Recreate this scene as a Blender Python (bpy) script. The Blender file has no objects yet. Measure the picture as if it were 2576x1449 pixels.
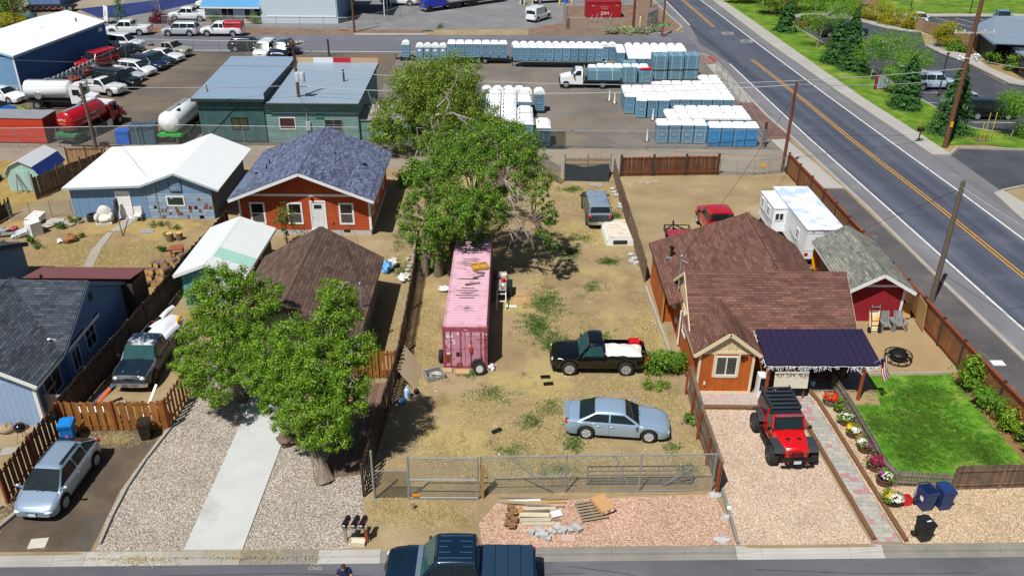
import bpy,math,random
import numpy as np
from mathutils import Matrix,Vector,Euler
R=math.radians
SC=bpy.context.scene
COL=SC.collection
rng=random.Random(7)
# --- camera, sky, sun, exposure
CAM_H,TILT,ROLL,FPX=26.67,R(28.4),R(.48),2560*2576/3000
_X=Vector((1,0,0));_W=Vector((0,math.cos(TILT),-math.sin(TILT)));_U=Vector((0,math.sin(TILT),math.cos(TILT)))
_r=_X*math.cos(ROLL)+_U*math.sin(ROLL);_u=-_X*math.sin(ROLL)+_U*math.cos(ROLL)
cd=bpy.data.cameras.new('camera');cam=bpy.data.objects.new('camera',cd);COL.objects.link(cam)
cd.sensor_width=36;cd.lens=36*2560/3000;cd.clip_start=.5;cd.clip_end=2000
cam.matrix_world=Matrix(((_r.x,_u.x,-_W.x,0),(_r.y,_u.y,-_W.y,0),(_r.z,_u.z,-_W.z,CAM_H),(0,0,0,1)))
SC.camera=cam
SUN=Vector((-.317,-.471,1)).normalized()
wd=bpy.data.worlds.new('World');SC.world=wd;wd.use_nodes=True
wn=wd.node_tree.nodes;wn.clear()
sky=wn.new('ShaderNodeTexSky');sky.sky_type='NISHITA';sky.sun_disc=False
sky.sun_elevation=math.asin(SUN.z);sky.sun_rotation=math.atan2(SUN.x,SUN.y)
bg=wn.new('ShaderNodeBackground');bg.inputs[1].default_value=.05
wo=wn.new('ShaderNodeOutputWorld')
wd.node_tree.links.new(sky.outputs[0],bg.inputs[0]);wd.node_tree.links.new(bg.outputs[0],wo.inputs[0])
sl=bpy.data.lights.new('sun','SUN');sl.energy=5.0;sl.angle=R(.5);sl.color=(1,.965,.92)
so=bpy.data.objects.new('sun',sl);COL.objects.link(so)
so.rotation_euler=SUN.to_track_quat('Z','Y').to_euler()
SC.view_settings.view_transform='Standard';SC.view_settings.look='None'
SC.view_settings.exposure=.17;SC.view_settings.gamma=1
def ray(px,py):
 return _r*(px-1288)-_u*(py-724.5)+_W*FPX
def at(px,py,z=0):
 d=ray(px,py);t=(z-CAM_H)/d.z
 return Vector((d.x*t,d.y*t,z))
def aty(px,py,Y):
 d=ray(px,py);t=Y/d.y
 return Vector((d.x*t,Y,CAM_H+d.z*t))
# --- materials
_mats={}
def srgb(c):
 if isinstance(c,str):
  c=[int(c[i:i+2],16)/255 for i in(0,2,4)]
  return tuple((v/12.92 if v<=.04045 else((v+.055)/1.055)**2.4)for v in c)
 return tuple(c)
class N:
 def __init__(s,name):
  s.m=bpy.data.materials.new(name);s.m.use_nodes=True
  s.t=s.m.node_tree;s.t.nodes.clear()
  s.o=s.t.nodes.new('ShaderNodeOutputMaterial');s.b=s.t.nodes.new('ShaderNodeBsdfPrincipled')
  s.t.links.new(s.b.outputs[0],s.o.inputs[0])
 def n(s,ty,ins=None,**kw):
  d=s.t.nodes.new('ShaderNode'+ty)
  for k,v in kw.items():setattr(d,k,v)
  for k,v in(ins or{}).items():s.set(d.inputs[k],v)
  return d
 def set(s,sock,v):
  if hasattr(v,'outputs'):v=v.outputs[0]
  if isinstance(v,bpy.types.NodeSocket):s.t.links.new(v,sock)
  elif hasattr(v,'__len__')and len(v)==3 and sock.type=='RGBA':sock.default_value=(*v,1)
  else:sock.default_value=v
 def math(s,op,a,b=0,c=None):
  d=s.n('Math',operation=op);s.set(d.inputs[0],a);s.set(d.inputs[1],b)
  if c is not None:s.set(d.inputs[2],c)
  return d.outputs[0]
 def mix(s,f,a,b,blend='MIX'):
  d=s.n('Mix',data_type='RGBA',blend_type=blend);s.set(d.inputs[0],f);s.set(d.inputs[6],a);s.set(d.inputs[7],b)
  return d.outputs[2]
 def co(s,kind='Object'):return s.n('TexCoord').outputs[kind]
 def scale(s,v,x,y=None,z=None):
  y=x if y is None else y;z=x if z is None else z
  d=s.n('VectorMath',operation='MULTIPLY');s.set(d.inputs[0],v);d.inputs[1].default_value=(x,y,z);return d.outputs[0]
 def noise(s,v,sc,det=3,ro=.55):
  d=s.n('TexNoise',{'Scale':sc,'Detail':det,'Roughness':ro});s.set(d.inputs['Vector'],v);return d.outputs[0]
 def ramp(s,f,stops,interp='LINEAR'):
  d=s.n('ValToRGB');s.set(d.inputs[0],f);e=d.color_ramp;e.interpolation=interp
  while len(e.elements)<len(stops):e.elements.new(.5)
  for q,(p,c)in zip(e.elements,stops):
   q.position=p;c=srgb(c)if not isinstance(c,(int,float))else(c,c,c);q.color=(*c,1)
  return d.outputs[0]
 def sep(s,v):
  d=s.n('SeparateXYZ');s.set(d.inputs[0],v);return d.outputs
 def bump(s,h,st=.4,dist=.02):
  d=s.n('Bump',{'Strength':st,'Distance':dist});s.set(d.inputs['Height'],h);s.set(s.b.inputs['Normal'],d.outputs[0])
 def fin(s,col,rough=.7,metal=0,spec=None,coat=0):
  s.set(s.b.inputs['Base Color'],col);s.set(s.b.inputs['Roughness'],rough);s.b.inputs['Metallic'].default_value=metal
  if spec is not None:s.b.inputs['Specular IOR Level'].default_value=spec
  if coat:s.b.inputs['Coat Weight'].default_value=coat;s.b.inputs['Coat Roughness'].default_value=.06
  return s.m
def cache(f):
 def g(name,*a,**k):
  if name not in _mats:_mats[name]=f(name,*a,**k)
  return _mats[name]
 return g
@cache
def plain(name,col,rough=.6,metal=0,var=.18,sc=2.5,coat=0,bump=0,bs=30,spec=None,dirt=None,dsc=1.2,dth=.55,orand=0):
 s=N(name);c=srgb(col);v=s.co('Object');n=s.noise(v,sc,5,.65)
 lo=tuple(x*(1-var)for x in c);hi=tuple(min(1,x*(1+var))for x in c)
 col=s.mix(n,lo,hi)
 if dirt:
  d=s.noise(v,dsc,6,.7);d=s.ramp(d,[(dth-.04,0.),(dth+.06,1.)])
  col=s.mix(d,col,srgb(dirt))
 if orand:k=s.math('ADD',s.math('MULTIPLY',s.n('ObjectInfo').outputs['Random'],orand*2),1-orand);col=s.mix(1.,col,s.n('CombineColor',{0:k,1:k,2:k}).outputs[0],'MULTIPLY')
 if bump:s.bump(s.noise(v,bs,3),bump,.02)
 return s.fin(col,rough,metal,spec,coat)
def paint(hexc,metal=.0,rough=.3):
 return plain('paint_%s_%d'%(hexc,int(metal*10)),hexc,rough,metal,.06,1.2,1.0)
@cache
def glass(name,col=(.012,.02,.024),rough=.06,var=.3):
 s=N(name);n=s.noise(s.co('Object'),1.3,2)
 return s.fin(s.mix(n,tuple(x*(1-var)for x in col),tuple(x*(1+var)for x in col)),rough,0,.6)
def uvxy(s):
 o=s.sep(s.n('UVMap').outputs[0]);return o[0],o[1]
@cache
def planks(name,col,pitch=.14,var=.35,grain=.35,groove=.12,horiz=False,gd=.25,rough=.85,bumpst=.6,weather=None):
 """boards across u (vertical boards), or across v (lap siding) when horiz"""
 s=N(name);u,v=uvxy(s)
 if horiz:u,v=v,u
 q=s.math('DIVIDE',u,pitch);idx=s.math('FLOOR',q);fr=s.math('FRACT',q)
 rnd=s.n('TexWhiteNoise',noise_dimensions='1D');s.set(rnd.inputs['W'],idx)
 cmb=s.n('CombineXYZ');s.set(cmb.inputs[0],s.math('MULTIPLY',u,9.));s.set(cmb.inputs[1],s.math('MULTIPLY',v,.9));s.set(cmb.inputs[2],s.math('MULTIPLY',rnd.outputs[0],50.))
 g=s.noise(cmb.outputs[0],3,5,.7)
 val=s.math('ADD',s.math('MULTIPLY',s.math('SUBTRACT',rnd.outputs[0],.5),var*2),s.math('MULTIPLY',s.math('SUBTRACT',g,.5),grain*2))
 val=s.math('ADD',val,1.)
 edge=s.math('MULTIPLY',s.math('LESS_THAN',fr,groove),1.)
 val=s.math('MULTIPLY',val,s.math('SUBTRACT',1.,s.math('MULTIPLY',edge,1-gd)))
 base=srgb(col)
 if weather:
  w=s.noise(s.scale(s.n('UVMap').outputs[0],.7),1.5,6,.7);base=s.mix(s.ramp(w,[(.42,0.),(.62,1.)]),base,srgb(weather))
 c=s.mix(1.,base,s.n('CombineColor',{0:val,1:val,2:val}).outputs[0],'MULTIPLY')
 h=s.math('ADD',s.math('MULTIPLY',fr if horiz else edge,-1.),s.math('MULTIPLY',g,.25));s.bump(h,bumpst,.02)
 return s.fin(c,rough)
@cache
def shingle(name,c1,c2,w=.32,h=.16,mort=.55,rough=.9,big=.32):
 s=N(name);v=s.n('UVMap').outputs[0]
 b=s.n('TexBrick',{'Scale':1.,'Mortar Size':.012,'Mortar Smooth':.3,'Bias':0.,'Brick Width':w,'Row Height':h},offset=.5,squash=1.,offset_frequency=2)
 s.set(b.inputs['Vector'],v);s.set(b.inputs['Color1'],srgb(c1));s.set(b.inputs['Color2'],srgb(c2))
 s.set(b.inputs['Mortar'],tuple(x*mort for x in srgb(c1)))
 b2=s.n('TexBrick',{'Scale':1.,'Mortar Size':0.,'Bias':0.,'Brick Width':w*2.3,'Row Height':h},offset=.37,offset_frequency=3)
 s.set(b2.inputs['Vector'],v);b2.inputs['Color1'].default_value=(.66,.66,.67,1);b2.inputs['Color2'].default_value=(1.25,1.23,1.2,1)
 c=s.mix(.85,b.outputs[0],b2.outputs[0],'MULTIPLY')
 n=s.noise(v,55,2);n2=s.noise(v,.6,4)
 k=s.math('ADD',s.math('MULTIPLY',n,.5),s.math('MULTIPLY',n2,big*2));k=s.math('ADD',k,.75-big)
 c=s.mix(1.,c,s.n('CombineColor',{0:k,1:k,2:k}).outputs[0],'MULTIPLY')
 u,vv=uvxy(s);fr=s.math('FRACT',s.math('DIVIDE',vv,h))
 s.bump(s.math('ADD',s.math('MULTIPLY',s.math('SUBTRACT',1.,fr),.8),s.math('MULTIPLY',b.outputs['Fac'],-.6)),.7,.02)
 return s.fin(c,rough,0,.2)
@cache
def ribbed(name,col,pitch=.3,rough=.4,metal=0.,width=.12,var=.12,stain=None,st=.9,sine=False):
 """sheet metal with ribs running along v"""
 s=N(name);u,v=uvxy(s);q=s.math('DIVIDE',u,pitch)
 if sine:h=s.math('SINE',s.math('MULTIPLY',q,6.2832))
 else:h=s.math('LESS_THAN',s.math('FRACT',q),width)
 n=s.noise(s.scale(s.n('UVMap').outputs[0],1.,.25,1.),1.6,5,.65);c=srgb(col)
 cc=s.mix(n,tuple(x*(1-var)for x in c),tuple(min(1,x*(1+var))for x in c))
 if stain:
  d=s.noise(s.scale(s.n('UVMap').outputs[0],.5,1.3,1),1.7,6,.7);cc=s.mix(s.ramp(d,[(.5,0.),(.68,1.)]),cc,srgb(stain))
 if not sine:cc=s.mix(s.math('MULTIPLY',h,.35),cc,tuple(x*.35 for x in c))
 s.bump(h,st,.03);return s.fin(cc,rough,metal)
@cache
def ground(name,stops,sc=.35,fine=18.,fv=.35,bump=.35,rough=.95,layers=(),vor=None):
 s=N(name);v=s.co('Object');n=s.noise(v,sc,7,.62);c=s.ramp(n,stops)
 for lsc,lo,hi,lc in layers:
  m=s.noise(s.scale(v,1.,1.,7.),lsc,6,.68);c=s.mix(s.ramp(m,[(lo,0.),(hi,1.)]),c,srgb(lc))
 f=s.noise(v,fine,4,.75);k=s.math('ADD',s.math('MULTIPLY',f,fv*2),1-fv)
 c=s.mix(1.,c,s.n('CombineColor',{0:k,1:k,2:k}).outputs[0],'MULTIPLY')
 s.bump(f,bump,.03);return s.fin(c,rough,0,.15)
@cache
def gravel(name,cols,sc=14.,gap=.35,bump=.9):
 s=N(name);v=s.co('Object')
 vo=s.n('TexVoronoi',{'Scale':sc,'Randomness':1.});s.set(vo.inputs['Vector'],v)
 o=s.sep(vo.outputs['Color'])
 k=len(cols);c=s.ramp(o[0],[((i+.0)/k,q)for i,q in enumerate(cols)],'CONSTANT')
 d=vo.outputs['Distance'];sh=s.ramp(d,[(.3,1.),(.8,gap)])
 c=s.mix(1.,c,sh,'MULTIPLY')
 big=s.noise(v,.5,5,.6);kk=s.math('ADD',s.math('MULTIPLY',big,.5),.75)
 br=s.math('ADD',.8,s.math('MULTIPLY',o[1],.4));kk=s.math('MULTIPLY',kk,br)
 c=s.mix(1.,c,s.n('CombineColor',{0:kk,1:kk,2:kk}).outputs[0],'MULTIPLY')
 s.bump(s.math('SUBTRACT',1.,d),bump,.04);return s.fin(c,.9,0,.2)
@cache
def asphalt(name,c1,c2,crack=.0,stretch=(1,1),fine=24.,shear=0,stain=.66):
 s=N(name);v=s.co('Object');o=s.sep(v);w0=s.n('CombineXYZ',{0:s.math('MULTIPLY',s.math('ADD',o[0],s.math('MULTIPLY',o[1],shear)),stretch[0]),1:s.math('MULTIPLY',o[1],stretch[1])}).outputs[0];n=s.noise(w0,.35,7,.62);c=s.mix(s.ramp(n,[(.3,0.),(.7,1.)]),srgb(c1),srgb(c2))
 c=s.mix(s.ramp(s.noise(v,.9,6,.75),[(stain,0.),(stain+.1,.55)]),c,tuple(x*.5 for x in srgb(c1)));c=s.mix(s.ramp(s.noise(v,.22,5,.6),[(.52,0.),(.7,.4)]),c,tuple(min(1,x*1.35)for x in srgb(c2)))
 f=s.noise(v,fine,3,.8);k=s.math('ADD',s.math('MULTIPLY',f,.8),.6)
 c=s.mix(1.,c,s.n('CombineColor',{0:k,1:k,2:k}).outputs[0],'MULTIPLY')
 if crack:
  w=s.n('TexVoronoi',{'Scale':crack},feature='DISTANCE_TO_EDGE');wv=s.n('VectorMath',operation='ADD');s.set(wv.inputs[0],v)
  nn=s.n('TexNoise',{'Scale':.8,'Detail':4});s.set(nn.inputs['Vector'],v);s.set(wv.inputs[1],nn.outputs[1]);s.set(w.inputs['Vector'],wv.outputs[0])
  c=s.mix(s.ramp(w.outputs[0],[(.0,1.),(.006,0.)]),c,tuple(x*.45 for x in srgb(c1)))
 s.bump(f,.25,.02);return s.fin(c,.88,0,.25)
@cache
def chain(name,col='9aa0a2',pitch=.07,th=.10,slat=0.):
 s=N(name);u,v=uvxy(s)
 a=s.math('FRACT',s.math('DIVIDE',s.math('ADD',u,v),pitch));b=s.math('FRACT',s.math('DIVIDE',s.math('SUBTRACT',u,v),pitch))
 m=s.math('MAXIMUM',s.math('LESS_THAN',a,th),s.math('LESS_THAN',b,th))
 if slat:m=s.math('MAXIMUM',m,s.math('LESS_THAN',s.math('FRACT',s.math('DIVIDE',v,.1)),slat))
 tr=s.n('BsdfTransparent');mx=s.n('MixShader');s.set(mx.inputs[0],m);s.t.links.new(tr.outputs[0],mx.inputs[1]);s.t.links.new(s.b.outputs[0],mx.inputs[2])
 s.t.links.new(mx.outputs[0],s.o.inputs[0]);return s.fin(srgb(col),.5,.3)
@cache
def leaf(name,c1,c2,c3,trans=.35):
 s=N(name);r=s.n('NewGeometry').outputs['Random Per Island']
 n=s.noise(s.co('Object'),.9,4,.6)
 c=s.ramp(s.math('ADD',s.math('MULTIPLY',r,.6),s.math('MULTIPLY',n,.4)),[(.2,c1),(.5,c2),(.8,c3)])
 s.fin(c,.55,0,.25)
 t=s.n('BsdfTranslucent');s.set(t.inputs[0],s.mix(1.,c,(1.3,1.4,.5),'MULTIPLY'));mx=s.n('MixShader',{0:trans})
 s.t.links.new(s.b.outputs[0],mx.inputs[1]);s.t.links.new(t.outputs[0],mx.inputs[2]);s.t.links.new(mx.outputs[0],s.o.inputs[0])
 return s.m
@cache
def islands(name,cols,rough=.8):
 s=N(name);r=s.n('NewGeometry').outputs['Random Per Island']
 return s.fin(s.mix(.35,s.ramp(r,[(i/len(cols),c)for i,c in enumerate(cols)],'CONSTANT'),s.noise(s.co('Object'),9,4),'OVERLAY'),rough)
RUB=plain('rubber','1c1c1d',.85,0,.25,6);BLK=plain('black_plastic','131416',.5,0,.2,4)
CHR=plain('chrome','c9cdd0',.22,.9,.1,2);STEEL=plain('galvanised_steel','9ea4a6',.45,.5,.2,3)
ALU=plain('alloy_rim','b4b7ba',.35,.6,.2,3);DKRIM=plain('dark_rim','2a2a2c',.4,.4,.2,3)
WHT=plain('white_paint','e9ebe9',.5,0,.06,2);GLASS=glass('window_glass');TINT=glass('car_glass',(.01,.018,.02),.05)
TEALG=glass('teal_glass',(.02,.07,.07),.06);RED=plain('red_lens','b01212',.3,0,.1,3,.5);AMB=plain('amber_lens','d46a10',.3,0,.1,3,.5)
LAMP=plain('headlight_glass','d8dcdc',.15,.2,.15,5,.6);PLATE=plain('licence_plate','bcd2d2',.5,0,.2,9)
WOODPOST=plain('brown_timber','6b4a30',.85,0,.3,3,0,.3,20)
# --- mesh building
class MB:
 def __init__(s):s.v=[];s.f=[];s.sm=[]
 def add(s,vs,fs,smooth=False):
  k=len(s.v);s.v+=[tuple(p)for p in vs];s.f+=[tuple(i+k for i in f)for f in fs];s.sm+=[smooth]*len(fs);return s
 def box(s,x0,x1,y0,y1,z0,z1,M=None):
  p=[Vector((x,y,z))for z in(z0,z1)for y in(y0,y1)for x in(x0,x1)]
  if M is not None:p=[M@q for q in p]
  return s.add(p,[(0,2,3,1),(4,5,7,6),(0,1,5,4),(2,6,7,3),(0,4,6,2),(1,3,7,5)])
 def ob(s,c,sz,rz=0,rx=0,ry=0):
  M=Matrix.Translation(Vector(c))@Euler((rx,ry,rz)).to_matrix().to_4x4();a,b,h=sz[0]/2,sz[1]/2,sz[2]/2
  return s.box(-a,a,-b,b,-h,h,M)
 def bar(s,a,b,w,h=None):
  a=Vector(a);b=Vector(b);h=w if h is None else h;d=b-a
  q=d.to_track_quat('X','Z');M=Matrix.Translation((a+b)/2)@q.to_matrix().to_4x4();L=d.length/2
  return s.box(-L,L,-w/2,w/2,-h/2,h/2,M)
 def tube(s,pts,r,n=8,cap=True,smooth=True):
  pts=[Vector(p)for p in pts];rr=r if hasattr(r,'__len__')else[r]*len(pts);vs=[];up=None
  for i,p in enumerate(pts):
   d=(pts[min(i+1,len(pts)-1)]-pts[max(i-1,0)])
   if d.length<1e-9:d=Vector((0,0,1))
   d.normalize()
   if up is None:up=Vector((0,0,1))if abs(d.z)<.9 else Vector((1,0,0))
   a=d.cross(up).normalized();b=a.cross(d);up=b
   vs+=[p+(a*math.cos(2*math.pi*k/n)+b*math.sin(2*math.pi*k/n))*rr[i]for k in range(n)]
  fs=[(i*n+k,i*n+(k+1)%n,(i+1)*n+(k+1)%n,(i+1)*n+k)for i in range(len(pts)-1)for k in range(n)]
  s.add(vs,fs,smooth)
  if cap:
   m=len(pts)-1;s.add(vs[:n][::-1],[tuple(range(n))]);s.add(vs[m*n:],[tuple(range(n))])
  return s
 def lathe(s,prof,n=20,c=(0,0,0),axis='z',smooth=True,M=None):
  vs=[];c=Vector(c)
  for r,z in prof:
   for k in range(n):
    a=2*math.pi*k/n;p=Vector((r*math.cos(a),r*math.sin(a),z))
    if axis=='y':p=Vector((p.x,p.z,p.y))
    if axis=='x':p=Vector((p.z,p.x,p.y))
    if M is not None:p=M@p
    vs.append(p+c)
  fs=[(i*n+k,i*n+(k+1)%n,(i+1)*n+(k+1)%n,(i+1)*n+k)for i in range(len(prof)-1)for k in range(n)]
  s.add(vs,fs,smooth)
  if prof[0][0]>1e-4:s.add(vs[:n][::-1],[tuple(range(n))])
  if prof[-1][0]>1e-4:s.add(vs[-n:],[tuple(range(n))])
  return s
 def ball(s,c,r,nu=12,nv=8,jit=0,seed=0):
  r=r if hasattr(r,'__len__')else(r,r,r);rg=random.Random(seed);vs=[];c=Vector(c)
  for i in range(nv+1):
   t=math.pi*i/nv
   for k in range(nu):
    a=2*math.pi*k/nu;j=1+(rg.random()-.5)*jit
    vs.append(c+Vector((r[0]*math.sin(t)*math.cos(a)*j,r[1]*math.sin(t)*math.sin(a)*j,-r[2]*math.cos(t)*j)))
  return s.add(vs,[(i*nu+k,i*nu+(k+1)%nu,(i+1)*nu+(k+1)%nu,(i+1)*nu+k)for i in range(nv)for k in range(nu)],True)
 def poly(s,pts):return s.add(pts,[tuple(range(len(pts)))])
 def slab(s,pts,t):
  """a planar polygon given thickness t downwards along its normal"""
  p=[Vector(q)for q in pts];nrm=(p[1]-p[0]).cross(p[2]-p[0]).normalized();q=[a-nrm*t for a in p];n=len(p)
  return s.add(p+q,[tuple(range(n)),tuple(range(2*n-1,n-1,-1))]+[(i,n+i,n+(i+1)%n,(i+1)%n)for i in range(n)])
 def grid(s,fn,nu,nv,smooth=True):
  vs=[fn(i/nu,j/nv)for j in range(nv+1)for i in range(nu+1)];w=nu+1
  return s.add(vs,[(j*w+i,j*w+i+1,(j+1)*w+i+1,(j+1)*w+i)for j in range(nv)for i in range(nu)],smooth)
 def build(s,name,mat,parent=None,loc=None,sharp=35):
  me=bpy.data.meshes.new(name);me.from_pydata(s.v,[],s.f);me.update()
  uv=me.uv_layers.new(name='UVMap');nf=len(me.polygons)
  nr=np.empty(nf*3);me.polygons.foreach_get('normal',nr);nr=nr.reshape(-1,3)
  U=np.stack([-nr[:,1],nr[:,0],np.zeros(nf)],1);L=np.linalg.norm(U,axis=1);flat=L<.02
  U[flat]=(1,0,0);L[flat]=1;U/=L[:,None];V=np.cross(nr,U)
  lv=np.empty(len(me.loops),dtype=np.int32);me.loops.foreach_get('vertex_index',lv)
  tot=np.empty(nf,dtype=np.int32);me.polygons.foreach_get('loop_total',tot);fi=np.repeat(np.arange(nf),tot)
  P=np.array(s.v)[lv];uvs=np.stack([(P*U[fi]).sum(1),(P*V[fi]).sum(1)],1);uv.data.foreach_set('uv',uvs.ravel())
  me.polygons.foreach_set('use_smooth',s.sm)
  if any(s.sm):me.set_sharp_from_angle(angle=R(sharp))
  me.materials.append(mat);o=bpy.data.objects.new(name,me);COL.objects.link(o)
  if parent:o.parent=parent
  if loc is not None:o.location=loc
  return o
def tag(o,label=None,cat=None,group=None,kind=None):
 if label:o['label']=label
 if cat:o['category']=cat
 if group:o['group']=group
 if kind:o['kind']=kind
 return o
def thing(name,label,cat,loc=(0,0,0),rz=0,group=None):
 o=bpy.data.objects.new(name,None);COL.objects.link(o);o.empty_display_size=.2
 o.location=loc;o.rotation_euler=(0,0,rz);return tag(o,label,cat,group)
def copy_tree(o,parent=None,loc=None,rz=None,label=None,group=None):
 c=o.copy();COL.objects.link(c)
 if parent:c.parent=parent
 if loc is not None:c.location=loc
 if rz is not None:c.rotation_euler=(0,0,rz)
 if label:c['label']=label
 if group:c['group']=group
 for ch in list(o.children):copy_tree(ch,c)
 return c
_z=[0.]
def sheet(name,pts,mat,z,kind='structure',thick=None):
 m=MB();p=[(q[0],q[1],z)for q in pts]
 a=sum(p[i][0]*p[(i+1)%len(p)][1]-p[(i+1)%len(p)][0]*p[i][1]for i in range(len(p)))
 if a<0:p=p[::-1]
 if thick:m.slab(p,thick)
 else:m.poly(p)
 return tag(m.build(name,mat),kind=kind)
def strip(pts,w0,w1=None):
 """polygon following a polyline: w0 to the left, w1 to the right"""
 w1=w0 if w1 is None else w1;a=[];b=[];P=[Vector((p[0],p[1]))for p in pts]
 for i,p in enumerate(P):
  d=(P[min(i+1,len(P)-1)]-P[max(i-1,0)]).normalized();n=Vector((-d.y,d.x));a.append(p+n*w0);b.append(p-n*w1)
 return a+b[::-1]
def text(body,size,mat,parent=None,loc=(0,0,0),rot=(0,0,0),name='lettering',depth=.004,align='CENTER',sx=1):
 c=bpy.data.curves.new(name,'FONT');c.body=body;c.size=size;c.extrude=depth;c.align_x=align;c.align_y='CENTER';c.resolution_u=2
 o0=bpy.data.objects.new(name,c);COL.objects.link(o0);dg=bpy.context.evaluated_depsgraph_get()
 me=bpy.data.meshes.new_from_object(o0.evaluated_get(dg));bpy.data.objects.remove(o0);bpy.data.curves.remove(c)
 me.materials.clear();me.materials.append(mat);o=bpy.data.objects.new(name,me);COL.objects.link(o)
 if parent:o.parent=parent
 o.location=loc;o.rotation_euler=rot;o.scale=(sx,1,1);return o
# --- the setting: ground, roads, pavements
def ky(x):return 26.72+.0245*x
DIRT=ground('yard_dirt',[(.25,'7a694e'),(.5,'8f7e60'),(.75,'9f8e70')],.3,12,.42,.4,layers=[(.16,.56,.7,'978049'),(.45,.62,.74,'6b5a40'),(.3,.6,.74,'a39274')])
sheet('ground',[(-260,ky(-260)-.02 if False else 20.2),(260,33.0),(260,420),(-260,420)],DIRT,0)
NEAR_ASPH=asphalt('near_street_asphalt','4e4f54','626368',0,(.5,1.6),stain=.62)
sheet('street',[(-260,-40),(260,-40),(260,33.2),(-260,20.4)],NEAR_ASPH,-.125)
CONC=ground('concrete',[(.3,'8f8c85'),(.7,'9f9c95')],.6,25,.14,.1)
CONCW=ground('new_concrete',[(.3,'abaeab'),(.7,'b9bbb8')],.5,25,.1,.06,layers=[(.5,.56,.75,'9b9a93')])
CONCD=ground('old_concrete',[(.3,'74726c'),(.7,'87847d')],.7,25,.18,.15)
CONCK=ground('pale_kerb_concrete',[(.3,'9c9a94'),(.7,'aba9a3')],.6,25,.14,.1,layers=[(.6,.58,.72,'86837c')])
def kerb(x0,x1,mat,drop0=0,drop1=0,gut=True):
 m=MB();n=max(1,int((x1-x0)/1.5));rows=[]
 for i in range(n+1):
  x=x0+(x1-x0)*i/n;d=drop0+(drop1-drop0)*i/n;y=ky(x);t=.012-d
  rows.append([(x,y-.66,-.121),(x,y-.36,-.108),(x,y-.32,t-.012),(x,y-.29,t),(x,y-.02,.012-d*.3),(x,y+.02,-.02)])
 vs=[p for r in rows for p in r];fs=[(i*6+k,(i+1)*6+k,(i+1)*6+k+1,i*6+k+1)for i in range(n)for k in range(5)]
 m.add(vs,fs);tag(m.build('kerb',mat),kind='structure')
 for i in range(n+1):
  pass
for a,b,mt,d0,d1 in[(-60,-24,CONCD,0,0),(-24,-18.6,CONC,.09,.09),(-18.59,-17.3,CONC,.09,0),(-17.29,-14.15,CONCK,0,0),(-14.14,-11.0,CONC,0,0),(-10.99,-7.85,CONCD,0,0),(-7.84,-5.3,CONCK,0,0),(-5.29,-1,CONCD,.05,.09),(-.99,1.1,CONC,.09,0),(1.11,4.2,CONCD,0,0),(4.21,7.2,CONCD,0,0),(7.21,9.35,CONCD,0,0),(9.36,10.4,CONCK,0,.09),(10.41,14.1,CONCK,.09,.09),(14.11,15.5,CONCK,.09,0),(15.51,17.3,CONCD,0,0),(17.31,20.4,CONCD,0,0),(20.41,60,CONCD,0,0)]:
 kerb(a,b,mt,d0,d1)
DKDRIVE=ground('dark_driveway',[(.3,'473f36'),(.5,'5b5044'),(.72,'73634d')],.45,20,.45,.5,layers=[(.35,.55,.7,'4a4b4c'),(.9,.66,.74,'9a8054')])
sheet('driveway',[(-23.2,ky(-23)+.03),(-17.2,ky(-17)+.03),(-17.45,30),(-17.0,34.4),(-21.9,34.4),(-21.9,29.2),(-22.6,27.5)],DKDRIVE,.004)
GRV=gravel('grey_brown_gravel',['a3998d','b8afa3','cfc7bc','867d73','b09c80','d8d1c7','988a78'],25,.55)
GRVP=gravel('pink_gravel',['c79c84','d8b39c','b78a70','e2c8b4','c4a184','dcbca8','a98468'],25,.6)
GRVT=gravel('tan_gravel',['cbb08a','dcc6a4','bb9d74','e6d6bc','ad9070','d2b795'],26,.6)
GRVJ=gravel('rose_gravel',['c7aa90','dcc6b0','b29478','e6d8c8','bfa48a','d6bfa8'],27,.65)
sheet('gravel_yard',[(-17.0,ky(-17)+.03),(-17.3,28.2),(-17.38,30.2),(-17.25,32),(-16.85,34.8),(-16.6,37),(-16.6,41),(-13.42,41),(-13.42,ky(-13.4)+.03)],GRV,.006)
sheet('gravel_yard',[(-10.98,ky(-11)+.03),(-6.55,ky(-6.6)+.03),(-6.3,28.2),(-6.5,29.8),(-6.5,36.5),(-10.98,36.5)],GRV,.006)
sheet('path',[(-13.4,ky(-13.4)+.02),(-11.0,ky(-11)+.02),(-11.0,41),(-13.4,41)],CONCW,.05,thick=.06)
sheet('gravel_strip',[(-1.1,ky(-1)+.03),(9.45,ky(9.5)+.03),(9.4,28.6),(9.1,30.1),(-.6,29.4),(-1.35,28.1)],GRVP,.006)
sheet('driveway',[(9.6,ky(9.6)+.03),(15.1,ky(15)+.03),(14.55,35.4),(14.3,36.4),(9.6,36.4)],GRVJ,.006)
sheet('gravel_strip',[(16.5,ky(16.5)+.03),(40,ky(40)+.03),(40,31.2),(17.15,30.7),(17.2,31.5),(16.9,38.9),(15.5,39.2),(15.9,33)],GRVT,.006)
for a,b in[((9.52,27.05),(9.55,30.4))]:
 m=MB();m.bar((a[0],a[1],.05),(b[0],b[1],.05),.14,.14);tag(m.build('edging_kerb',CONCD),kind='structure')
for pts in[[(-16.97,26.7),(-17.12,28.2)],[(-17.13,28.25),(-17.2,30.15)],[(-17.2,30.2),(-17.08,32.1)],[(-17.07,32.15),(-16.72,34.7)]]:
 m=MB();m.bar((*pts[0],.04),(*pts[1],.04),.12,.16);tag(m.build('edging_kerb',CONC),kind='structure')
PAV=islands('path_pavers',['9c9a93','a3a097','93918a','a09c90','9a9790','a5787a','a09d96','95938c','a29f97','aaa393'])
m=MB();y=27.2;row=0
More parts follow.
